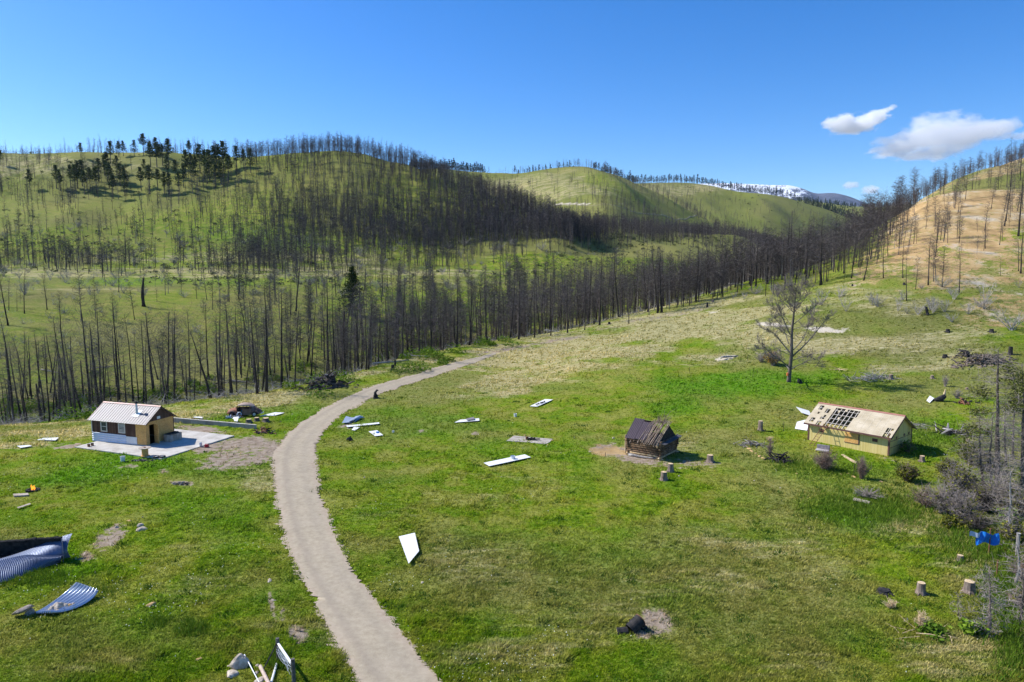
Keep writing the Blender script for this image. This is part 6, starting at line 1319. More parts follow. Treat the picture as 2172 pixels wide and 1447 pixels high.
# ------------------------------------------------------------------ rusty car wreck
cw = at(520, 882); car = thing('burned_car', 'rusted burned-out rounded old car missing its door, behind the retaining wall', 'car', cw, R(4)); car.scale = (1.12,)*3
M_CAR = metal('burnt_rust_body', (.16, .075, .045), .7, .15, (.36, .25, .19), .75, 1.6); M_ROOFTAN = metal('bleached_rust_roof', (.40, .30, .24), .7, .1, (.22, .12, .08), .5, 1.6)
def loft(secs, n=14):     # secs: (x, halfwidth, z0, z1)
    w = MB(); vs = []
    for x, hw, z0, z1 in secs:
        for i in range(n+1): a = math.pi*i/n; vs.append((x, -hw*math.cos(a)*(1 if abs(math.cos(a)) < .99 else 1), z0+(z1-z0)*math.sin(a)**.75))
    w.add(vs, [(k*(n+1)+i, (k+1)*(n+1)+i, (k+1)*(n+1)+i+1, k*(n+1)+i+1) for k in range(len(secs)-1) for i in range(n)]); return w
loft([(-2.05, .25, .35, .55), (-1.95, .42, .32, .72), (-1.6, .52, .35, .95), (-1.1, .60, .4, 1.05), (-.75, .68, .45, 1.08)]).obj('hood', metal('burnt_orange_hood', (.30, .10, .045), .7, .1, (.10, .05, .04), .5, 2), car, smooth=True)
loft([(.65, .72, .5, 1.30), (1.1, .70, .45, 1.18), (1.6, .58, .4, .92), (1.95, .42, .35, .62), (2.05, .2, .35, .5)]).obj('engine_cover', M_CAR, car, smooth=True)
loft([(-.72, .55, 1.36, 1.42), (-.45, .60, 1.34, 1.56), (0, .63, 1.34, 1.62), (.45, .62, 1.34, 1.58), (.8, .58, 1.28, 1.48), (1.15, .52, 1.05, 1.22)]).obj('roof', M_ROOFTAN, car, smooth=True)
w = MB()
for s in (-1, 1):
    y = s*.70
    if s > 0: w.box(-.75, .95, y-.03, y+.03, .35, .98)
    else: w.box(-.10, .95, y-.03, y+.03, .35, .98)
    w.box(-.75, .95, y-.05, y+.05, .24, .34)
    for x0, x1, z0, z1 in ((-.85, -.62, 1.0, 1.38), (-.05, .02, .98, 1.38), (.72, .95, .95, 1.36)): w.tube([(x0, y, z0), (x1, s*.62, z1)], .04, 5)
w.box(-.85, 1.2, -.68, .68, .24, .32); w.obj('body', M_CAR, car)
w = MB(); w.box(-.1, .6, -.55, .55, .32, .7); w.box(.5, .66, -.55, .55, .6, 1.05); w.box(-.8, -.7, -.6, .6, .5, 1.0); w.obj('burnt_seat', M_BLACK, car)
for s in (-1, 1):
    for x, nm in ((-1.35, 0), (1.3, 1)):
        w = MB(); n, k2 = 14, 5
        vs = [(x+.52*math.cos(math.pi*i/n)*(1+.12*(nm == 0)*(math.cos(math.pi*i/n) < 0)), s*(.55+.26*math.sin(math.pi*.5*j/k2+.1)), .30+.50*math.sin(math.pi*i/n)*(1-.25*(j/k2)**2)) for i in range(n+1) for j in range(k2+1)]
        w.add(vs, [(i*(k2+1)+j, (i+1)*(k2+1)+j, (i+1)*(k2+1)+j+1, i*(k2+1)+j+1) for i in range(n) for j in range(k2)]); w.obj('fender', M_CAR, car, smooth=True)
        wh = torus_mb(.24, .08, 18, 8).obj('wheel', M_RUBBER, car, (x, s*.72-.08*s, .32), (R(90), 0, 0), smooth=True); h_ = MB(); h_.tube([(0, 0, .04), (0, 0, .13)], [.2, .17], 12); h_.obj('rim', M_GALV if nm else M_RUST, wh)
w = MB(); w.slab([(-.95, -.5, 1.05), (-.95, .5, 1.05), (-.62, .4, 1.42), (-.62, -.4, 1.42)], .03); w.obj('raised_flap', metal('orange_burnt_panel', (.55, .14, .04), .7, 0, (.25, .08, .04), .4), car)
w = MB(); w.tube([(2.05, -.55, .38), (2.12, 0, .38), (2.05, .55, .38)], .05, 6); w.obj('bumper', M_GALV, car)
bl = thing('blue_bundle', 'blue plastic bundle in the doorway of the rusted car', 'bundle', at(517, 880)+Vector((0, 0, .35))); w = link('plastic', rock_mesh(44, .9, simple('sky_blue_plastic', [(.05, .3, .55), (.15, .5, .75)], 4, .5)), bl, (0, -.1, .15)); w.scale = (.32, .22, .3); w = MB(); w.tube([(0, -.1, .35), (.1, -.1, .55)], [.05, .09], 6); w.obj('knot', M_WHITE, bl)
ty = thing('tyre', 'pale-rimmed tyre leaning by the rusted car', 'tyre', at(508, 884)); torus_mb(.27, .07).obj('tread', M_GALV, ty, (0, 0, .3), (R(75), 0, R(10)), smooth=True); w = MB(); w.box(-.4, .4, -.2, .2, 0, .22); w.obj('base_block', M_BLACK, ty)
def heap(name, lb, cat, P, w_, d_, h_, n, r, mat, mat2=None, seed=1, l=(.5, 1.4)):
    o = thing(name, lb, cat, P); rd = random.Random(seed)
    for k, mm in enumerate([mat, mat2] if mat2 else [mat]):
        m_ = MB()
        for i in range(n//(1+k)):
            x, y = rd.gauss(0, w_/3), rd.gauss(0, d_/3); e = max(0, 1-(x/w_*1.6)**2-(y/d_*1.6)**2); z = rd.uniform(0, h_*e); L_ = rd.uniform(*l); a = rd.uniform(0, 6.28); dz = rd.gauss(.05, .35)*L_
            rr = r*rd.uniform(.4, 1.4); g0 = gz(P.x+x, P.y+y)-P.z; m_.tube([(x, y, g0+z), (x+math.cos(a)*L_*.5+rd.gauss(0, .08), y+math.sin(a)*L_*.5, g0+z+max(dz*.5, -z*.5)+rd.uniform(0, .1)), (x+math.cos(a)*L_, y+math.sin(a)*L_, g0+max(z+dz, .02))], [rr, rr*.75, rr*.3], 5, True, .2)
        m_.obj('burnt_pieces' if k == 0 else 'pale_pieces', mm, o)
    return o
heap('scrap_heap', 'dark rusty scrap heap at the right end of the retaining wall', 'scrap heap', at(562, 918), 1.8, 1.0, .5, 26, .1, M_RUST, M_BLACK, 3, (.4, 1.0))
heap('scrap_heap', 'small blackened scrap pile in front of the rusted car', 'scrap heap', at(497, 887), 1.6, .8, .4, 26, .09, M_BLACK, M_GALV, 4, (.3, .8))
heap('charcoal_heap', 'grey ash and charcoal heap on the grass below the pad', 'ash heap', at(297, 978), 1.6, .5, .12, 40, .06, M_DARKWOOD, M_GREYWOOD, 5, (.1, .4))
heap('charcoal_heap', 'grey rubble heap at the edge of the bare spot below the pad', 'rubble heap', at(383, 1027), 1.2, .4, .12, 36, .06, M_DARKWOOD, M_GREYWOOD, 6, (.1, .35))
heap('root_pile', 'large burnt root and trunk pile on the bench rim above the lane', 'root pile', at(688, 822), 6.0, 2.4, 2.0, 110, .16, M_DARKWOOD, M_CHAR, 7, (.6, 2.0))
o = thing('uprooted_stump', 'upturned dark root plate standing on the bench rim above the lane', 'root plate', at(702, 816)); w = MB(); w.tube([(0, 0, 0), (.1, 0, .8), (0, 0, 1.5)], [.8, .7, .5], 10, True, .2)
for i in range(16): a = random.uniform(0, 6.28); w.tube([(.4*math.cos(a), .3*math.sin(a), 1.1), (1.0*math.cos(a), .7*math.sin(a), random.uniform(1.0, 1.9)), (1.5*math.cos(a), .9*math.sin(a), random.uniform(1.0, 2.1))], [.14, .09, .03], 5)
w.obj('roots', M_CHAR, o); w = MB(); w.tube([(-1.6, 0, .9), (-.8, -.2, 1.7), (.3, -.2, 1.5), (.5, -.1, 1.8)], [.06, .12, .14, .06], 6); w.obj('bleached_root', M_GREYWOOD, o)
heap('root_pile', 'long charred root pile on the upper right slope', 'root pile', at(2088, 770), 6.6, 2.0, 1.5, 190, .13, M_STUMP, M_DARKWOOD, 8, (.3, 1.1))
heap('root_pile', 'black spiky root clump at the left end of the upper right pile', 'root clump', at(2047, 756), 2.0, 1.4, 1.3, 40, .12, M_DARKWOOD, None, 9, (.6, 1.7))
heap('brush_pile', 'flat pile of bare grey branches right of the lone tree', 'brush pile', at(1845, 804), 6.0, 1.6, .7, 110, .045, M_GREYWOOD, None, 10, (.8, 2.2))
heap('branch', 'bleached forked branch lying in the grass above the brush pile', 'branch', at(1777, 786), .8, .8, .6, 9, .045, M_CUT, None, 12, (1.0, 2.2))
heap('brush_pile', 'pale brush heap beside the shed gable up the slope', 'brush pile', at(1943, 905), 3.0, 1.6, .3, 40, .035, M_GREYWOOD, None, 13, (.8, 2.0))
heap('brush_pile', 'small tangle of grey sticks left of the dark scrap', 'brush pile', at(1592, 945), 2.4, 1.0, .6, 40, .045, M_GREYWOOD, M_DARKWOOD, 14, (.5, 1.3))
heap('scrap_heap', 'black burnt metal scrap among grass left of the bushes', 'scrap heap', at(1655, 980), 2.2, 1.0, .9, 40, .09, M_BLACK, None, 15, (.5, 1.2))
heap('branch', 'broken pale branches in the lower right grass', 'branch', at(1965, 1345), 2.5, 1.0, .3, 20, .02, M_CUT, None, 16, (.8, 1.6))
heap('burnt_trunk', 'dark burnt trunk base in the grass right of the yellow shed', 'burnt trunk', at(2022, 921), 2.2, 1.0, .5, 26, .16, M_BLACK, M_GREYWOOD, 17, (.8, 2.4))
o = thing('broken_trunk', 'dark broken trunk with a pale upright splinter up the slope', 'broken trunk', at(1996, 851)); w = MB(); w.tube([(-.9, 0, .1), (0, 0, .35), (.5, 0, .8)], [.25, .45, .3], 9, True, .2); w.obj('trunk', M_BLACK, o); w = MB(); w.tube([(.35, 0, .4), (.45, 0, 1.2), (.52, 0, 1.75)], [.2, .16, .05], 6); w.obj('splinter', M_CUT, o)
heap('scrap_heap', 'orange and black scrap beside the grove', 'scrap heap', at(2042, 856), 1.6, .8, .5, 20, .12, M_RUST, M_BLACK, 18, (.4, 1.0))
tk2 = thing('tyre', 'black tyre lying in the shade of the lone tree', 'tyre', at(1695, 813)); torus_mb(.34, .13).obj('tread', M_RUBBER, tk2, (0, 0, .2), (R(50), 0, R(30)), smooth=True); w = MB(); w.tube([(0, 0, .1), (0, 0, .3)], .2, 10); w.obj('hub', M_BLACK, tk2)
w = link('chopping_log', LOG_ME[0], None, at(1548, 760)+Vector((0, 0, .15)), (0, 0, .3)); w.scale = (.5, 1.4, 1.4); tag(w, 'pale fallen log half buried near the garden corner', 'log')
# fallen grey tree remains on the slope
for i, (u, v, s, lb) in enumerate([(1860, 650, .9, 'bleached fallen branch tangle under the orange hill'), (1905, 660, .7, 'curling pale dead branch beside two black stubs'), (2018, 683, .7, 'small forked pale branch on the upper right slope'), (2145, 700, 1.3, 'arched bleached dead saplings at the right edge of the slope'), (2090, 640, 1.2, 'large pale dead shrub below the orange soil')]):
    shrub_at(at(u, v), s, lb, None, nm='bleached_branches', cat='dead branches')
# ------------------------------------------------------------------ fence posts, tarp, stakes
def post(u, v, h, r, lb, mat=M_RUST, gp=None, lean=0, cat='fence post'):
    o = thing('fence_post', lb, cat, at(u, v), group=gp, rot=(0, lean, 0)); w = MB(); w.tube([(0, 0, -.2), (0, 0, h)], r, 7); w.obj('shaft', mat, o); w = MB(); w.tube([(0, 0, h), (0, 0, h+.03)], r*1.25, 7); w.obj('cap', mat, o); return o
post(2097, 1178, 2.0, .05, 'rusty steel post holding the blue tarp'); post(2114, 1222, 1.1, .045, 'thin rusty post below the blue tarp'); post(2157, 1180, 1.7, .12, 'thick grey wooden post at the right edge', M_GREYWOOD)
for (u, v, h) in [(1462, 792, 1.0), (1599, 790, .8), (1586, 765, 1.0), (1597, 806, 1.1), (1607, 792, .6), (1525, 752, 1.1), (1284, 969, .45), (1662, 915, 1.2), (1584, 912, 1.0), (1811, 1010, 1.2)]: post(u, v, h, .03, 'thin dark garden stake standing in the grass', M_BLACK, 'thin stakes in the grass')
tp_ = at(2096, 1178)+Vector((0, 0, 1.35)); tpo = thing('tarp', 'torn bright blue tarp blown against the rusty post', 'tarp', tp_)
w = surf(lambda s, t: Vector((-1.0+1.6*s, -.12+.12*math.sin(s*9+t*3), .45-t*.75+.16*math.sin(s*7)-abs(s-.55)*.5)), 20, 10, .04, 5); w.obj('cloth', simple('bright_blue_tarp', [(.01, .10, .42), (.02, .24, .70)], 3, .4), tpo, smooth=True)
w = surf(lambda s, t: Vector((-1.5+1.0*s, -.05+.1*math.sin(s*8), .42-t*.35+.05*math.sin(s*9))), 10, 5, .03, 3); w.obj('faded_end', simple('pale_blue_tarp', [(.4, .47, .62), (.55, .62, .75)], 3, .5), tpo, smooth=True)
pole([(2078, 1148, .4), (2125, 1170, .5)], .04, M_DARKWOOD, 'dark rail leaning across the rusty post', 'rail', 'fence_rail')
# ================================================================== LONE TREE, BUSHES, GROVE
print('plants')
P0 = at(1672.5, 810); S0 = 6.03
def zp(x, y, dy=0): return px2(1540+x/S0, 600+y/S0, P0.y+dy)
lt = thing('bare_tree', 'large bare spreading tree with an orange paint mark standing alone in the meadow', 'tree', P0)
T = MB(); trunk = [P0+Vector((0, 0, -.3)), zp(805, 1230), zp(818, 1090), zp(835, 930), zp(840, 650), zp(868, 380), zp(888, 200), zp(900, 60)]
T.tube([p-P0 for p in trunk], [.42, .31, .27, .26, .20, .13, .07, .03], 10, True, .06); tk_ = T.obj('trunk', bark('lone_tree_bark', [(.07, .055, .048), (.14, .115, .10), (.26, .22, .20)], 2), lt, smooth=True)
w = MB(); a0 = zp(800, 1160)-P0; w.box(a0.x-.38, a0.x-.10, a0.y-.34, a0.y-.1, a0.z-.35, a0.z+.15); w.obj('paint_mark', simple('orange_paint', [(.75, .16, .05), (.85, .25, .10)], 5, .6), tk_, bevel=.05)
LIMBS = [([(850, 940, 0), (1020, 790, -.8), (1200, 570, -1.6), (1290, 450, -2)], .13), ([(830, 910, 0), (700, 750, .8), (630, 640, 1.3), (440, 570, 2)], .12), ([(815, 660, 0), (740, 480, -.7), (690, 380, -1), (650, 160, -1.2)], .10),
 ([(800, 780, 0), (760, 640, .8), (700, 540, 1.2), (600, 420, 1.6)], .08), ([(860, 860, 0), (1000, 720, 1.2), (1050, 560, 1.8), (1090, 430, 2)], .08), ([(865, 530, 0), (1000, 420, -1), (1090, 330, -1.5), (1150, 290, -2)], .07), ([(850, 370, 0), (760, 270, 1), (700, 210, 1.3), (640, 80, 1.4)], .06),
 ([(810, 1080, 0), (720, 1010, -1), (590, 920, -2), (400, 740, -2.5)], .11), ([(800, 1100, 0), (740, 1010, 1.5), (640, 960, 2.5), (480, 900, 3)], .08), ([(830, 1110, 0), (900, 1060, 1), (1020, 1010, 1.5), (1180, 960, 2)], .09), ([(855, 990, 0), (960, 950, -1.5), (1080, 925, -2), (1200, 1040, -2.2)], .07),
 ([(875, 380, 0), (960, 260, .6), (1030, 190, .9), (1060, 60, 1)], .055), ([(885, 230, 0), (860, 140, -.5), (800, 80, -.7), (780, 10, -.7)], .045), ([(870, 590, 0), (960, 560, 1), (1060, 570, 1.5), (1130, 500, 1.8)], .05), ([(840, 560, 0), (740, 400, 1.5), (620, 330, 2), (560, 270, 2.2)], .05),
 ([(835, 930, 0), (700, 870, -1.5), (560, 840, -2), (420, 850, -2.4)], .05), ([(840, 700, 0), (760, 660, -1.5), (650, 560, -2.2), (560, 540, -2.6)], .05), ([(890, 200, 0), (940, 120, .6), (960, 60, .8), (1000, 0, .9)], .045), ([(868, 400, 0), (820, 300, -1), (760, 200, -1.4), (730, 90, -1.6)], .05)]
Br = MB(); Tw = MB(); rd = random.Random(4)
def spray(p, d, l, r, depth):
    d = d.normalized(); q = p+d*l*.5+Vector((rd.gauss(0, .06), rd.gauss(0, .06), rd.gauss(0, .05)))*l; e = p+(d+Vector((rd.gauss(0, .25), rd.gauss(0, .25), .25))).normalized()*l
    (Br if depth > 1 else Tw).tube([p, q, e], [r, r*.7, r*.4], 4 if depth > 1 else 3, False)
    if depth:
        for k in range(5 if depth > 1 else 7):
            f = rd.uniform(.25, 1); s = p.lerp(q, f*2) if f < .5 else q.lerp(e, f*2-1)
            spray(s, d+Vector((rd.gauss(0, .7), rd.gauss(0, .7), rd.gauss(.2, .45))), l*rd.uniform(.4, .65), max(r*.45, .013), depth-1)
for pts, r in LIMBS:
    Q = [zp(*p)-P0 for p in pts]; C = [bez(Q, k/8)*.35+(Q[min(int(k/8*3), 2)].lerp(Q[min(int(k/8*3), 2)+1], k/8*3-min(int(k/8*3), 2)))*.65 for k in range(9)]
    Br.tube(C, [r*(1-.8*k/8) for k in range(9)], 6)
    for k in range(16):
        f = rd.uniform(2, 8); i = min(int(f), 7); s = C[i].lerp(C[i+1], f-i); d = (C[i+1]-C[i]).normalized(); spray(s, d+Vector((rd.gauss(0, .6), rd.gauss(0, .6), rd.gauss(.15, .4))), rd.uniform(.7, 1.5), r*.22, 2)
for k in range(46): f = rd.uniform(.45, 1); i = 3+int(f*3.99); i = min(i, 6); s = trunk[i].lerp(trunk[i+1], rd.random())-P0; a = rd.uniform(0, 6.28); spray(s, Vector((math.cos(a), math.sin(a), .8)), rd.uniform(.8, 2.0)*(1.25-f*.6), .03, 2)
Br.obj('limbs', bark('lone_tree_limbs', [(.09, .075, .068), (.17, .145, .13), (.32, .285, .26)], 2), lt, smooth=False); Tw.obj('twigs', bark('fine_twigs', [(.13, .105, .10), (.24, .20, .19)], 2), lt)
M_TWIG = bark('brown_twigs', [(.12, .075, .055), (.24, .165, .13), (.38, .29, .24)], 2); M_TWIGG = bark('grey_twigs', [(.15, .12, .10), (.28, .235, .205), (.46, .41, .37)], 2)
def bush(u, v, w_, h_, lb, mat, ns=60, leafs=None, lm=None, name='bush', gp=None, cat='bush', fine=.012, P=None):
    P = P or at(u, v); o = thing(name, lb, cat, P, group=gp); S = MB(); rr = random.Random(int(u*3+v)); D = MB()
    for i in range(ns):
        a = rr.uniform(0, 6.28); t = rr.random()**.6; d = Vector((math.cos(a)*t*w_*.5, math.sin(a)*t*w_*.5, h_*math.sqrt(max(.05, 1-t*t*.8))))*rr.uniform(.6, 1.08); b_ = Vector((rr.gauss(0, .12)*w_*.4, rr.gauss(0, .12)*w_*.4, -.05)); m_ = b_.lerp(d, .5)+Vector((0, 0, .1*h_))
        S.tube([b_, m_, d], [fine*1.8, fine*1.3, fine*.4], 3, False)
        for k in range(9):
            f = rr.uniform(.3, 1); q = bez([b_, m_, d], f); e = Vector((rr.gauss(0, 1), rr.gauss(0, 1), rr.gauss(.4, .8))).normalized()*h_*rr.uniform(.10, .26); S.tube([q, q+e], [fine*.8, fine*.3], 3, False)
        if leafs and rr.random() < leafs:
            for k in range(16):
                q = bez([b_, m_, d], rr.uniform(.35, 1))+Vector((rr.gauss(0, .14), rr.gauss(0, .14), rr.gauss(0, .12))); x = Vector((rr.gauss(0, 1), rr.gauss(0, 1), rr.gauss(0, 1))).normalized()*rr.uniform(.08, .16); y = x.orthogonal().normalized()*.08; D.add([q-x, q+y, q+x, q-y], [(0, 1, 2, 3)])
    S.obj('stems', mat, o)
    if D.v: D.obj('leaves', lm, o)
    return o
bush(1750, 998, 3.1, 2.3, 'round brown leafless bush below the left half of the yellow shed', M_TWIG, 150)
bush(1828, 1016, 1.8, 2.4, 'narrow upright brown bush below the shed shutter', M_TWIG, 80); bush(1924, 1020, 2.8, 1.9, 'low olive bush below the right corner of the yellow shed', M_TWIG, 90, .6, M_JUNI)
bush(1633, 968, .9, 2.0, 'slender bare upright bush left of the black scrap', M_TWIG, 34); bush(1640, 775, 3.4, 2.8, 'rusty yellow shrub mixed with grey twigs behind the lone tree', M_TWIGG, 110, .75, M_AUTUMN)
bush(1615, 768, 3.6, 1.8, 'grey twiggy thicket left of the rusty yellow shrub', M_TWIGG, 70); bush(1840, 1055, 3.8, .9, 'low grey tangle of dead stems in the tall grass', M_TWIGG, 80); bush(1925, 960, 2.6, 1.3, 'weedy dry clump in the shade of the shed gable', M_TWIG, 60, .3, M_SCRUB)
bush(1632, 936, 1.2, .7, 'tuft of straw-coloured stalks beside the slender bush', M_CUT, 30); bush(1952, 1335, 1.0, 1.1, 'tuft of dry straw-coloured stalks in the lower right meadow', M_CUT, 46); bush(1975, 1345, 2.0, .5, 'leafy green weed clump by the dry stalks', M_SCRUB, 40, .9, M_SCRUB)
bush(2063, 1345, 1.3, .7, 'dark green low shrub right of the dry stalks', M_SCRUB, 40, 1, M_SCRUB); bush(1890, 1290, 1.2, .6, 'small straw tuft below the burnt-out stump ring', M_CUT, 36)
bush(2005, 820, 1.2, 1.9, 'pointed grey dead sapling tuft left of the grove', M_TWIGG, 36); bush(2030, 845, 2.0, 1.4, 'grey stem clump beside the orange scrap', M_TWIGG, 40)
# the half dead thicket at the right
for i, (u, v, w_, h_, lb, mt, lf) in enumerate([(1965, 1075, 3.8, 1.9, 'pinkish-brown dead thicket at the left end of the grove', M_TWIG, .0), (2005, 1090, 4.2, 3.0, 'dense grey dead juniper thicket below the grove', M_TWIGG, .08), (2040, 1105, 3.6, 2.6, 'grey dead juniper hanging over the mown grass edge', M_TWIGG, .08), (2035, 1050, 4.2, 3.0, 'grey-green juniper behind the dead thicket', M_TWIGG, .4),
   (2085, 1085, 3.6, 2.7, 'dark dead juniper between the grove trunks', M_DARKWOOD, .12), (2130, 1075, 3.4, 2.8, 'dead juniper by the right-hand grove trunks', M_TWIGG, .25), (2165, 1100, 3.0, 2.4, 'tangled dead juniper at the right edge', M_DARKWOOD, .2), (2072, 1128, 3.0, 1.6, 'low dark thicket above the blue tarp', M_DARKWOOD, .12), (2150, 1150, 2.4, 1.6, 'greyish dead shrub right of the blue tarp', M_TWIGG, .3), (2168, 1230, 2.2, 1.4, 'straw and twig clump at the right edge below the tarp', M_TWIG, .05), (2160, 1290, 2.0, 1.2, 'grey-brown dead bush low at the right edge', M_TWIG, .1)]):
    bush(u, v, w_, h_, lb, mt, 150 if h_ > 2 else 80, lf, M_JUNI, 'juniper_thicket', 'grove thicket', 'thicket', .014)
for i, (u, v, w_, h_, lb) in enumerate([(2058, 985, 3.4, 2.5, 'yellow-green juniper top above the dead thicket'), (2010, 1010, 2.4, 1.8, 'olive juniper sprig behind the left thicket'), (2020, 1118, 1.8, .7, 'olive green sprawl at the thicket foot'), (2092, 1000, 2.8, 2.2, 'olive juniper between the grove trunks'), (2140, 1125, 2.0, 1.8, 'bright green shrub among the right trunks')]):
    bush(u, v, w_, h_, lb, M_TWIGG, 90, .95, M_JUNI if i != 4 else M_SCRUB, 'juniper_bush', None, 'juniper', .014)
M_BOUGH = foliage('olive_pine_boughs', [(.035, .050, .010), (.085, .100, .018), (.17, .18, .035)])
# half dead pines of the grove: trunk, branches and what is left of the green
def grove_tree(ut, vt, ub, vb, lb, nb=70, bl=1.5, green=(), r0=.16, twig=6, mt=None, brr=.022):
    P = at(ub, vb); Q = px2(ut, vt, P.y); h = (Q-P).length; d = Q-P
    T, Bq = burnt_tree(int(ut), h, r0, nb, twig, .08, bl, .1, .25, 1, 8, .010, brr)
    o = thing('dying_pine', lb, 'pine tree', P, rot=(0, math.atan2(d.x, d.z), 0)); T.obj('trunk', mt or M_DARKWOOD, o, smooth=True); Bq.obj('branches', M_TWIGG, o)
    if green:
        G = MB(); rr = random.Random(int(ub))
        for (f, sx, rad) in green:
            for k in range(int(260*rad)):
                c = Vector((sx+rr.gauss(0, rad*.55), rr.gauss(0, rad*.5), h*f+rr.gauss(0, rad*.38)))
                x = Vector((rr.gauss(0, 1), rr.gauss(0, 1), rr.gauss(0, .7))).normalized()*rr.uniform(.09, .17); y = x.orthogonal().normalized()*.06
                G.add([c-x, c+y, c+x, c-y], [(0, 1, 2, 3)])
        G.obj('crown', M_BOUGH, o)
    return o
grove_tree(2118, 742, 2117, 1024, 'tallest grove pine with a bare grey spire and green boughs near the top', 130, 2.2, [(.78, 1.3, 1.1), (.70, -1.6, 1.0), (.86, .9, .7), (.62, 1.7, .8), (.55, -1.9, .8)], .26, 7)
grove_tree(2104, 880, 2102, 1036, 'thin dead pine just left of the tallest grove pine', 70, 1.5, (), .15); grove_tree(2080, 880, 2087, 1030, 'leftmost grove pine with green tufts on its upper branches', 80, 1.8, [(.8, -1.0, .9), (.6, -1.6, .9), (.75, .6, .5)], .15)
grove_tree(2170, 770, 2168, 1036, 'green-topped pine cut by the right edge', 90, 1.9, [(.8, 0, 1.2), (.66, -.8, .9), (.9, .2, .8)], .2); grove_tree(2134, 850, 2134, 990, 'slim dead pine behind the tallest grove pine', 70, 1.3, (), .13); grove_tree(2160, 830, 2150, 975, 'leaning dead pine at the back of the grove', 60, 1.4, [(.9, -.2, .7)], .15)
grove_tree(2142, 960, 2136, 1146, 'bare grey dead pine in front of the grove', 100, 1.2, (), .12, 8, M_GREYWOOD); grove_tree(2099, 1205, 2094, 1352, 'nearest small dead pine with fine drooping twigs at the lower right', 80, .75, (), .10, 8, M_STUMP, .014); grove_tree(2037, 1257, 2036, 1309, 'thin grey dead sapling beside the widest stump', 26, .35, (), .035, 5, M_STUMP, .010)
grove_tree(2172, 1205, 2160, 1330, 'dead sapling at the lower right edge', 60, .7, (), .08, 6, M_DARKWOOD, .014); grove_tree(2152, 1150, 2151, 1240, 'grey broken-topped snag at the right edge by the thick post', 40, .9, (), .13, 4, M_GREYWOOD)
# taller weeds: one mass
print('weeds')
Wd = MB()
def tuft_area(uc, vc, su, sv, n, h, mb, wd=.02, ymin=0):
    us = np.random.default_rng(int(uc+vc)).normal(0, 1, (n, 2)); 
    for a, b_ in us:
        if abs(a) > 2 or abs(b_) > 2: continue
        t, s = px_t(uc+a*su, vc+b_*sv); Y = -CH/s if s < 0 else 100; X = t*Y; 
        mb.append((X, Y, h))
L_ = []
for a in [(1800, 1075, 60, 22, 700, .45), (1900, 1085, 60, 25, 700, .42), (60, 1225, 60, 12, 420, .32), (215, 1255, 30, 10, 120, .22), (410, 1335, 20, 10, 200, .3), (340, 1320, 18, 8, 120, .22), (1975, 935, 40, 18, 500, .4), (2060, 1150, 50, 25, 700, .5), (2130, 1260, 30, 60, 900, .5), (2150, 1370, 22, 40, 500, .4), (590, 1400, 16, 16, 140, .3), (1680, 985, 30, 10, 300, .35), (1780, 1000, 50, 10, 400, .35), (1560, 805, 50, 10, 300, .3)]: tuft_area(a[0], a[1], a[2], a[3], a[4], a[5], L_)
WX = np.array([p[0] for p in L_]); WYa = np.array([p[1] for p in L_]); WH_ = np.array([p[2] for p in L_]); WZ = ground(WX, WYa); n = len(WX); NB = 5; Vs = np.zeros((n, NB, 3, 3))
for k in range(NB):
    an = rng.uniform(0, 6.28, n); wd = .022+.015*rng.random(n); bx_ = WX+rng.normal(0, .09, n); by_ = WYa+rng.normal(0, .09, n); hh_ = WH_*rng.uniform(.5, 1.3, n); la = rng.uniform(0, 6.28, n)
    Vs[:, k, 0] = np.stack([bx_-np.cos(an)*wd, by_-np.sin(an)*wd, WZ-.03], 1); Vs[:, k, 1] = np.stack([bx_+np.cos(an)*wd, by_+np.sin(an)*wd, WZ-.03], 1); Vs[:, k, 2] = np.stack([bx_+np.cos(la)*hh_*.5, by_+np.sin(la)*hh_*.5, WZ+hh_], 1)
Vf = Vs.reshape(-1, 3); tag(link('weeds', mesh_np('weeds', Vf, np.arange(len(Vf)).reshape(-1, 3), M_SCRUB)), 'taller coarse green weeds in clumps', 'weeds', kind='stuff')

# small white and yellow meadow flowers, and darker tussocks
nf = 9000; FX, FY = scatter_px(nf, 25, 90, .8); kf = (rng.random(nf) < np.clip(3.2*fbm(FX, FY, 7, 3, 400)-.35, .02, 1)) & ~inpoly(FX, FY, ROAD_POLY) & ~inpoly(FX, FY, SLAB_POLY); FX, FY = FX[kf], FY[kf]; FZ = ground(FX, FY)+.16
def specks(name, X, Y, Z, r, mat, lb):
    n = len(X); a = rng.uniform(0, 6.28, n); V = np.stack([np.stack([X+np.cos(a+k*2.094)*r*(1+Y/60), Y+np.sin(a+k*2.094)*r*(1+Y/60), Z+rng.normal(0, .02, n)], 1) for k in range(3)], 1).reshape(-1, 3)
    tag(link(name, mesh_np(name, V, np.arange(len(V)).reshape(-1, 3), mat)), lb, 'flowers', kind='stuff')
half = rng.random(len(FX)) < .85
specks('white_flowers', FX[half], FY[half], FZ[half], .022, simple('white_petals', [(.6, .6, .5), (.8, .8, .72)], 3), 'scattered tiny white meadow flowers')
specks('yellow_flowers', FX[~half], FY[~half], FZ[~half], .024, simple('yellow_petals', [(.6, .5, .03), (.8, .7, .05)], 3), 'scattered tiny yellow meadow flowers')
nt3 = 520; TX, TY = scatter_px(nt3, 26, 110, .8); _, tr_ = ground_raw(TX, TY); kt = ~inpoly(TX, TY, ROAD_POLY) & ~inpoly(TX, TY, SLAB_POLY) & (tr_ < 5); TX, TY = TX[kt], TY[kt]
m_ = 46; sz_ = rng.uniform(.12, .42, len(TX)); WX = np.repeat(TX, m_)+rng.normal(0, 1, len(TX)*m_)*np.repeat(sz_, m_); WYa = np.repeat(TY, m_)+rng.normal(0, 1, len(TX)*m_)*np.repeat(sz_, m_); WZ = ground(WX, WYa); n = len(WX)
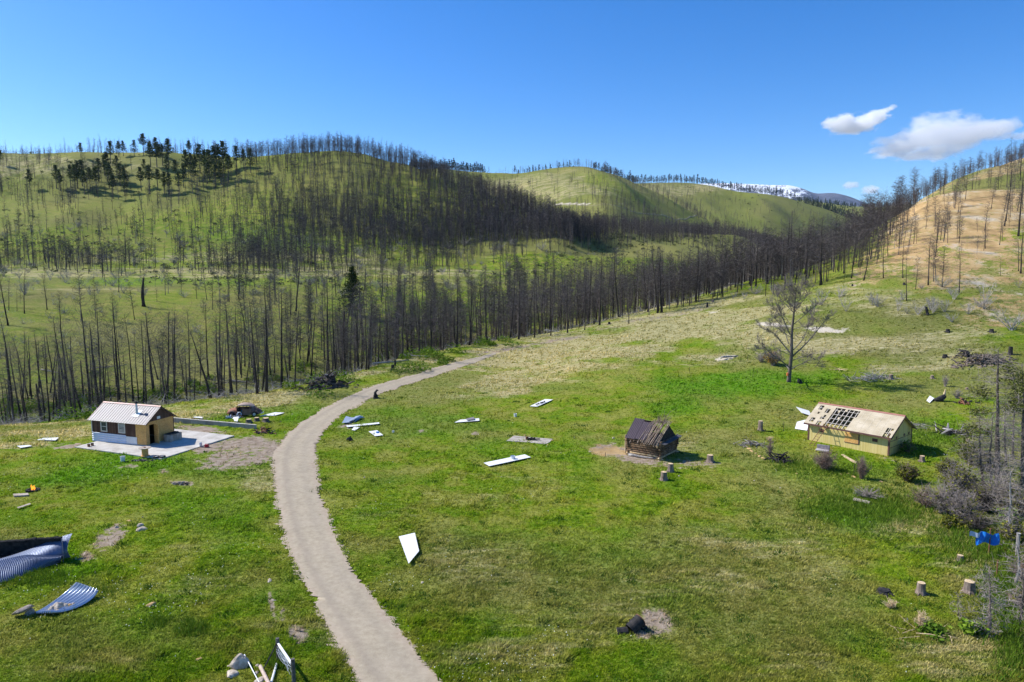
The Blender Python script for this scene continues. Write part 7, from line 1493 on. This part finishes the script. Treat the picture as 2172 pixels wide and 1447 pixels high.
hh_ = np.repeat(sz_, m_)*.6*rng.uniform(.5, 1.3, n); an = rng.uniform(0, 6.28, n); la = rng.uniform(0, 6.28, n); wd = .02*(1+WYa/60)
V = np.stack([np.stack([WX-np.cos(an)*wd, WYa-np.sin(an)*wd, WZ], 1), np.stack([WX+np.cos(an)*wd, WYa+np.sin(an)*wd, WZ], 1), np.stack([WX+np.cos(la)*hh_*.7, WYa+np.sin(la)*hh_*.7, WZ+hh_], 1)], 1).reshape(-1, 3)
tag(link('grass_tussocks', mesh_np('grass_tussocks', V, np.arange(len(V)).reshape(-1, 3), foliage('dark_tussock_blades', [(.025, .075, .006), (.05, .13, .01), (.10, .21, .015)], .35))), 'darker rough grass tussocks scattered over the meadow', 'grass', kind='stuff')
# ================================================================== CLOUDS AND HAZE
print('air')
def cloud(name, lb, u0, v0, u1, v1, Y, blobs_, dens, seed=0, nz=2.2):
    a = px2(u0, v1, Y); b_ = px2(u1, v0, Y); cx, cz = (a.x+b_.x)/2, (a.z+b_.z)/2; W, H = (b_.x-a.x), (b_.z-a.z); D = min(W, H*2.2)
    mb = MB(); mb.box(-.62, .62, -.6, .6, -.62, .62); m = bpy.data.materials.new(name); m.use_nodes = True; nt = m.node_tree; nt.nodes.clear()
    out = nd(nt, 'OutputMaterial'); pv = nd(nt, 'VolumePrincipled'); nt.links.new(pv.outputs[0], out.inputs['Volume'])
    P = nd(nt, 'TexCoord').outputs['Object']; asp = mapped(nt, P, (W/H, D/H, 1), (0, 0, 0), (seed, 0, 0))
    nz1 = noise(nt, mapped(nt, asp, (.8, 1, 1.25), (0, R(20), 0)), 2.6, 4, .6); tot = None
    for (bx_, bz_, rx, rz_) in blobs_:      # soft ellipsoids, in fractions of the cloud's own size
        o = nd(nt, 'VectorMath', operation='SUBTRACT'); nt.links.new(P, o.inputs[0]); o.inputs[1].default_value = (bx_-.5, 0, .5-bz_)
        s = nd(nt, 'VectorMath', operation='DIVIDE'); nt.links.new(o.outputs[0], s.inputs[0]); s.inputs[1].default_value = (rx, .42, rz_)
        l = nd(nt, 'VectorMath', operation='LENGTH'); nt.links.new(s.outputs[0], l.inputs[0]); f = math_(nt, 'SUBTRACT', 1, l.outputs['Value'])
        tot = f if tot is None else math_(nt, 'MAXIMUM', tot, f)
    d = math_(nt, 'ADD', math_(nt, 'MULTIPLY', tot, 1.0), math_(nt, 'MULTIPLY', math_(nt, 'SUBTRACT', nz1, .56), nz))
    d = math_(nt, 'MULTIPLY', d, 5, clamp=True); nt.links.new(math_(nt, 'MULTIPLY', d, dens), pv.inputs['Density'])
    pv.inputs['Color'].default_value = (.999, .999, 1.0, 1); pv.inputs['Anisotropy'].default_value = 0
    m.cycles.volume_step_rate = 1.0 if hasattr(m.cycles, 'volume_step_rate') else 1
    o = mb.obj(name, m, None, (cx, Y, cz)); o.scale = (W, D, H); return tag(o, lb, 'cloud')
CY = 9300
cloud('cloud', 'largest white cloud, long and flat-based, at the upper right', 1856, 238, 2150, 342, CY, [(.18, .78, .17, .12), (.30, .60, .26, .22), (.45, .42, .27, .34), (.56, .48, .30, .34), (.70, .42, .26, .26), (.84, .34, .18, .16), (.42, .84, .30, .12), (.08, .72, .07, .06)], .0036, 3)
cloud('cloud', 'small white heart-shaped cloud left of the largest one', 1742, 224, 1886, 288, CY, [(.30, .60, .24, .30), (.52, .72, .30, .22), (.74, .45, .20, .26), (.90, .20, .10, .14)], .010, 9)
cloud('cloud', 'tiny cloud above the end of the snowy ridge, left of two', 1782, 382, 1826, 404, CY, [(.5, .5, .42, .4)], .008, 15)
cloud('cloud', 'tiny cloud above the end of the snowy ridge, right of two', 1820, 390, 1872, 414, CY, [(.5, .55, .42, .4)], .008, 22)
cloud('cloud', 'faint cloud wisp at the right edge of the sky', 2110, 275, 2230, 302, CY, [(.5, .5, .45, .35)], .004, 31)
sc.cycles.volume_step_rate = 1.0; sc.cycles.volume_max_steps = 256
if HAZE:
    m = bpy.data.materials.new('thin_air'); m.use_nodes = True; nt = m.node_tree; nt.nodes.clear(); out = nd(nt, 'OutputMaterial'); pv = nd(nt, 'VolumePrincipled')
    pv.inputs['Density'].default_value = HAZE; pv.inputs['Color'].default_value = (.62, .76, .98, 1); pv.inputs['Anisotropy'].default_value = .1
    nt.links.new(pv.outputs[0], out.inputs['Volume']); mb = MB(); mb.box(-8150, 8150, -8150, 8150, -12, 790)
    tag(mb.obj('haze', m), 'thin blue air over the valley', 'haze', kind='stuff')
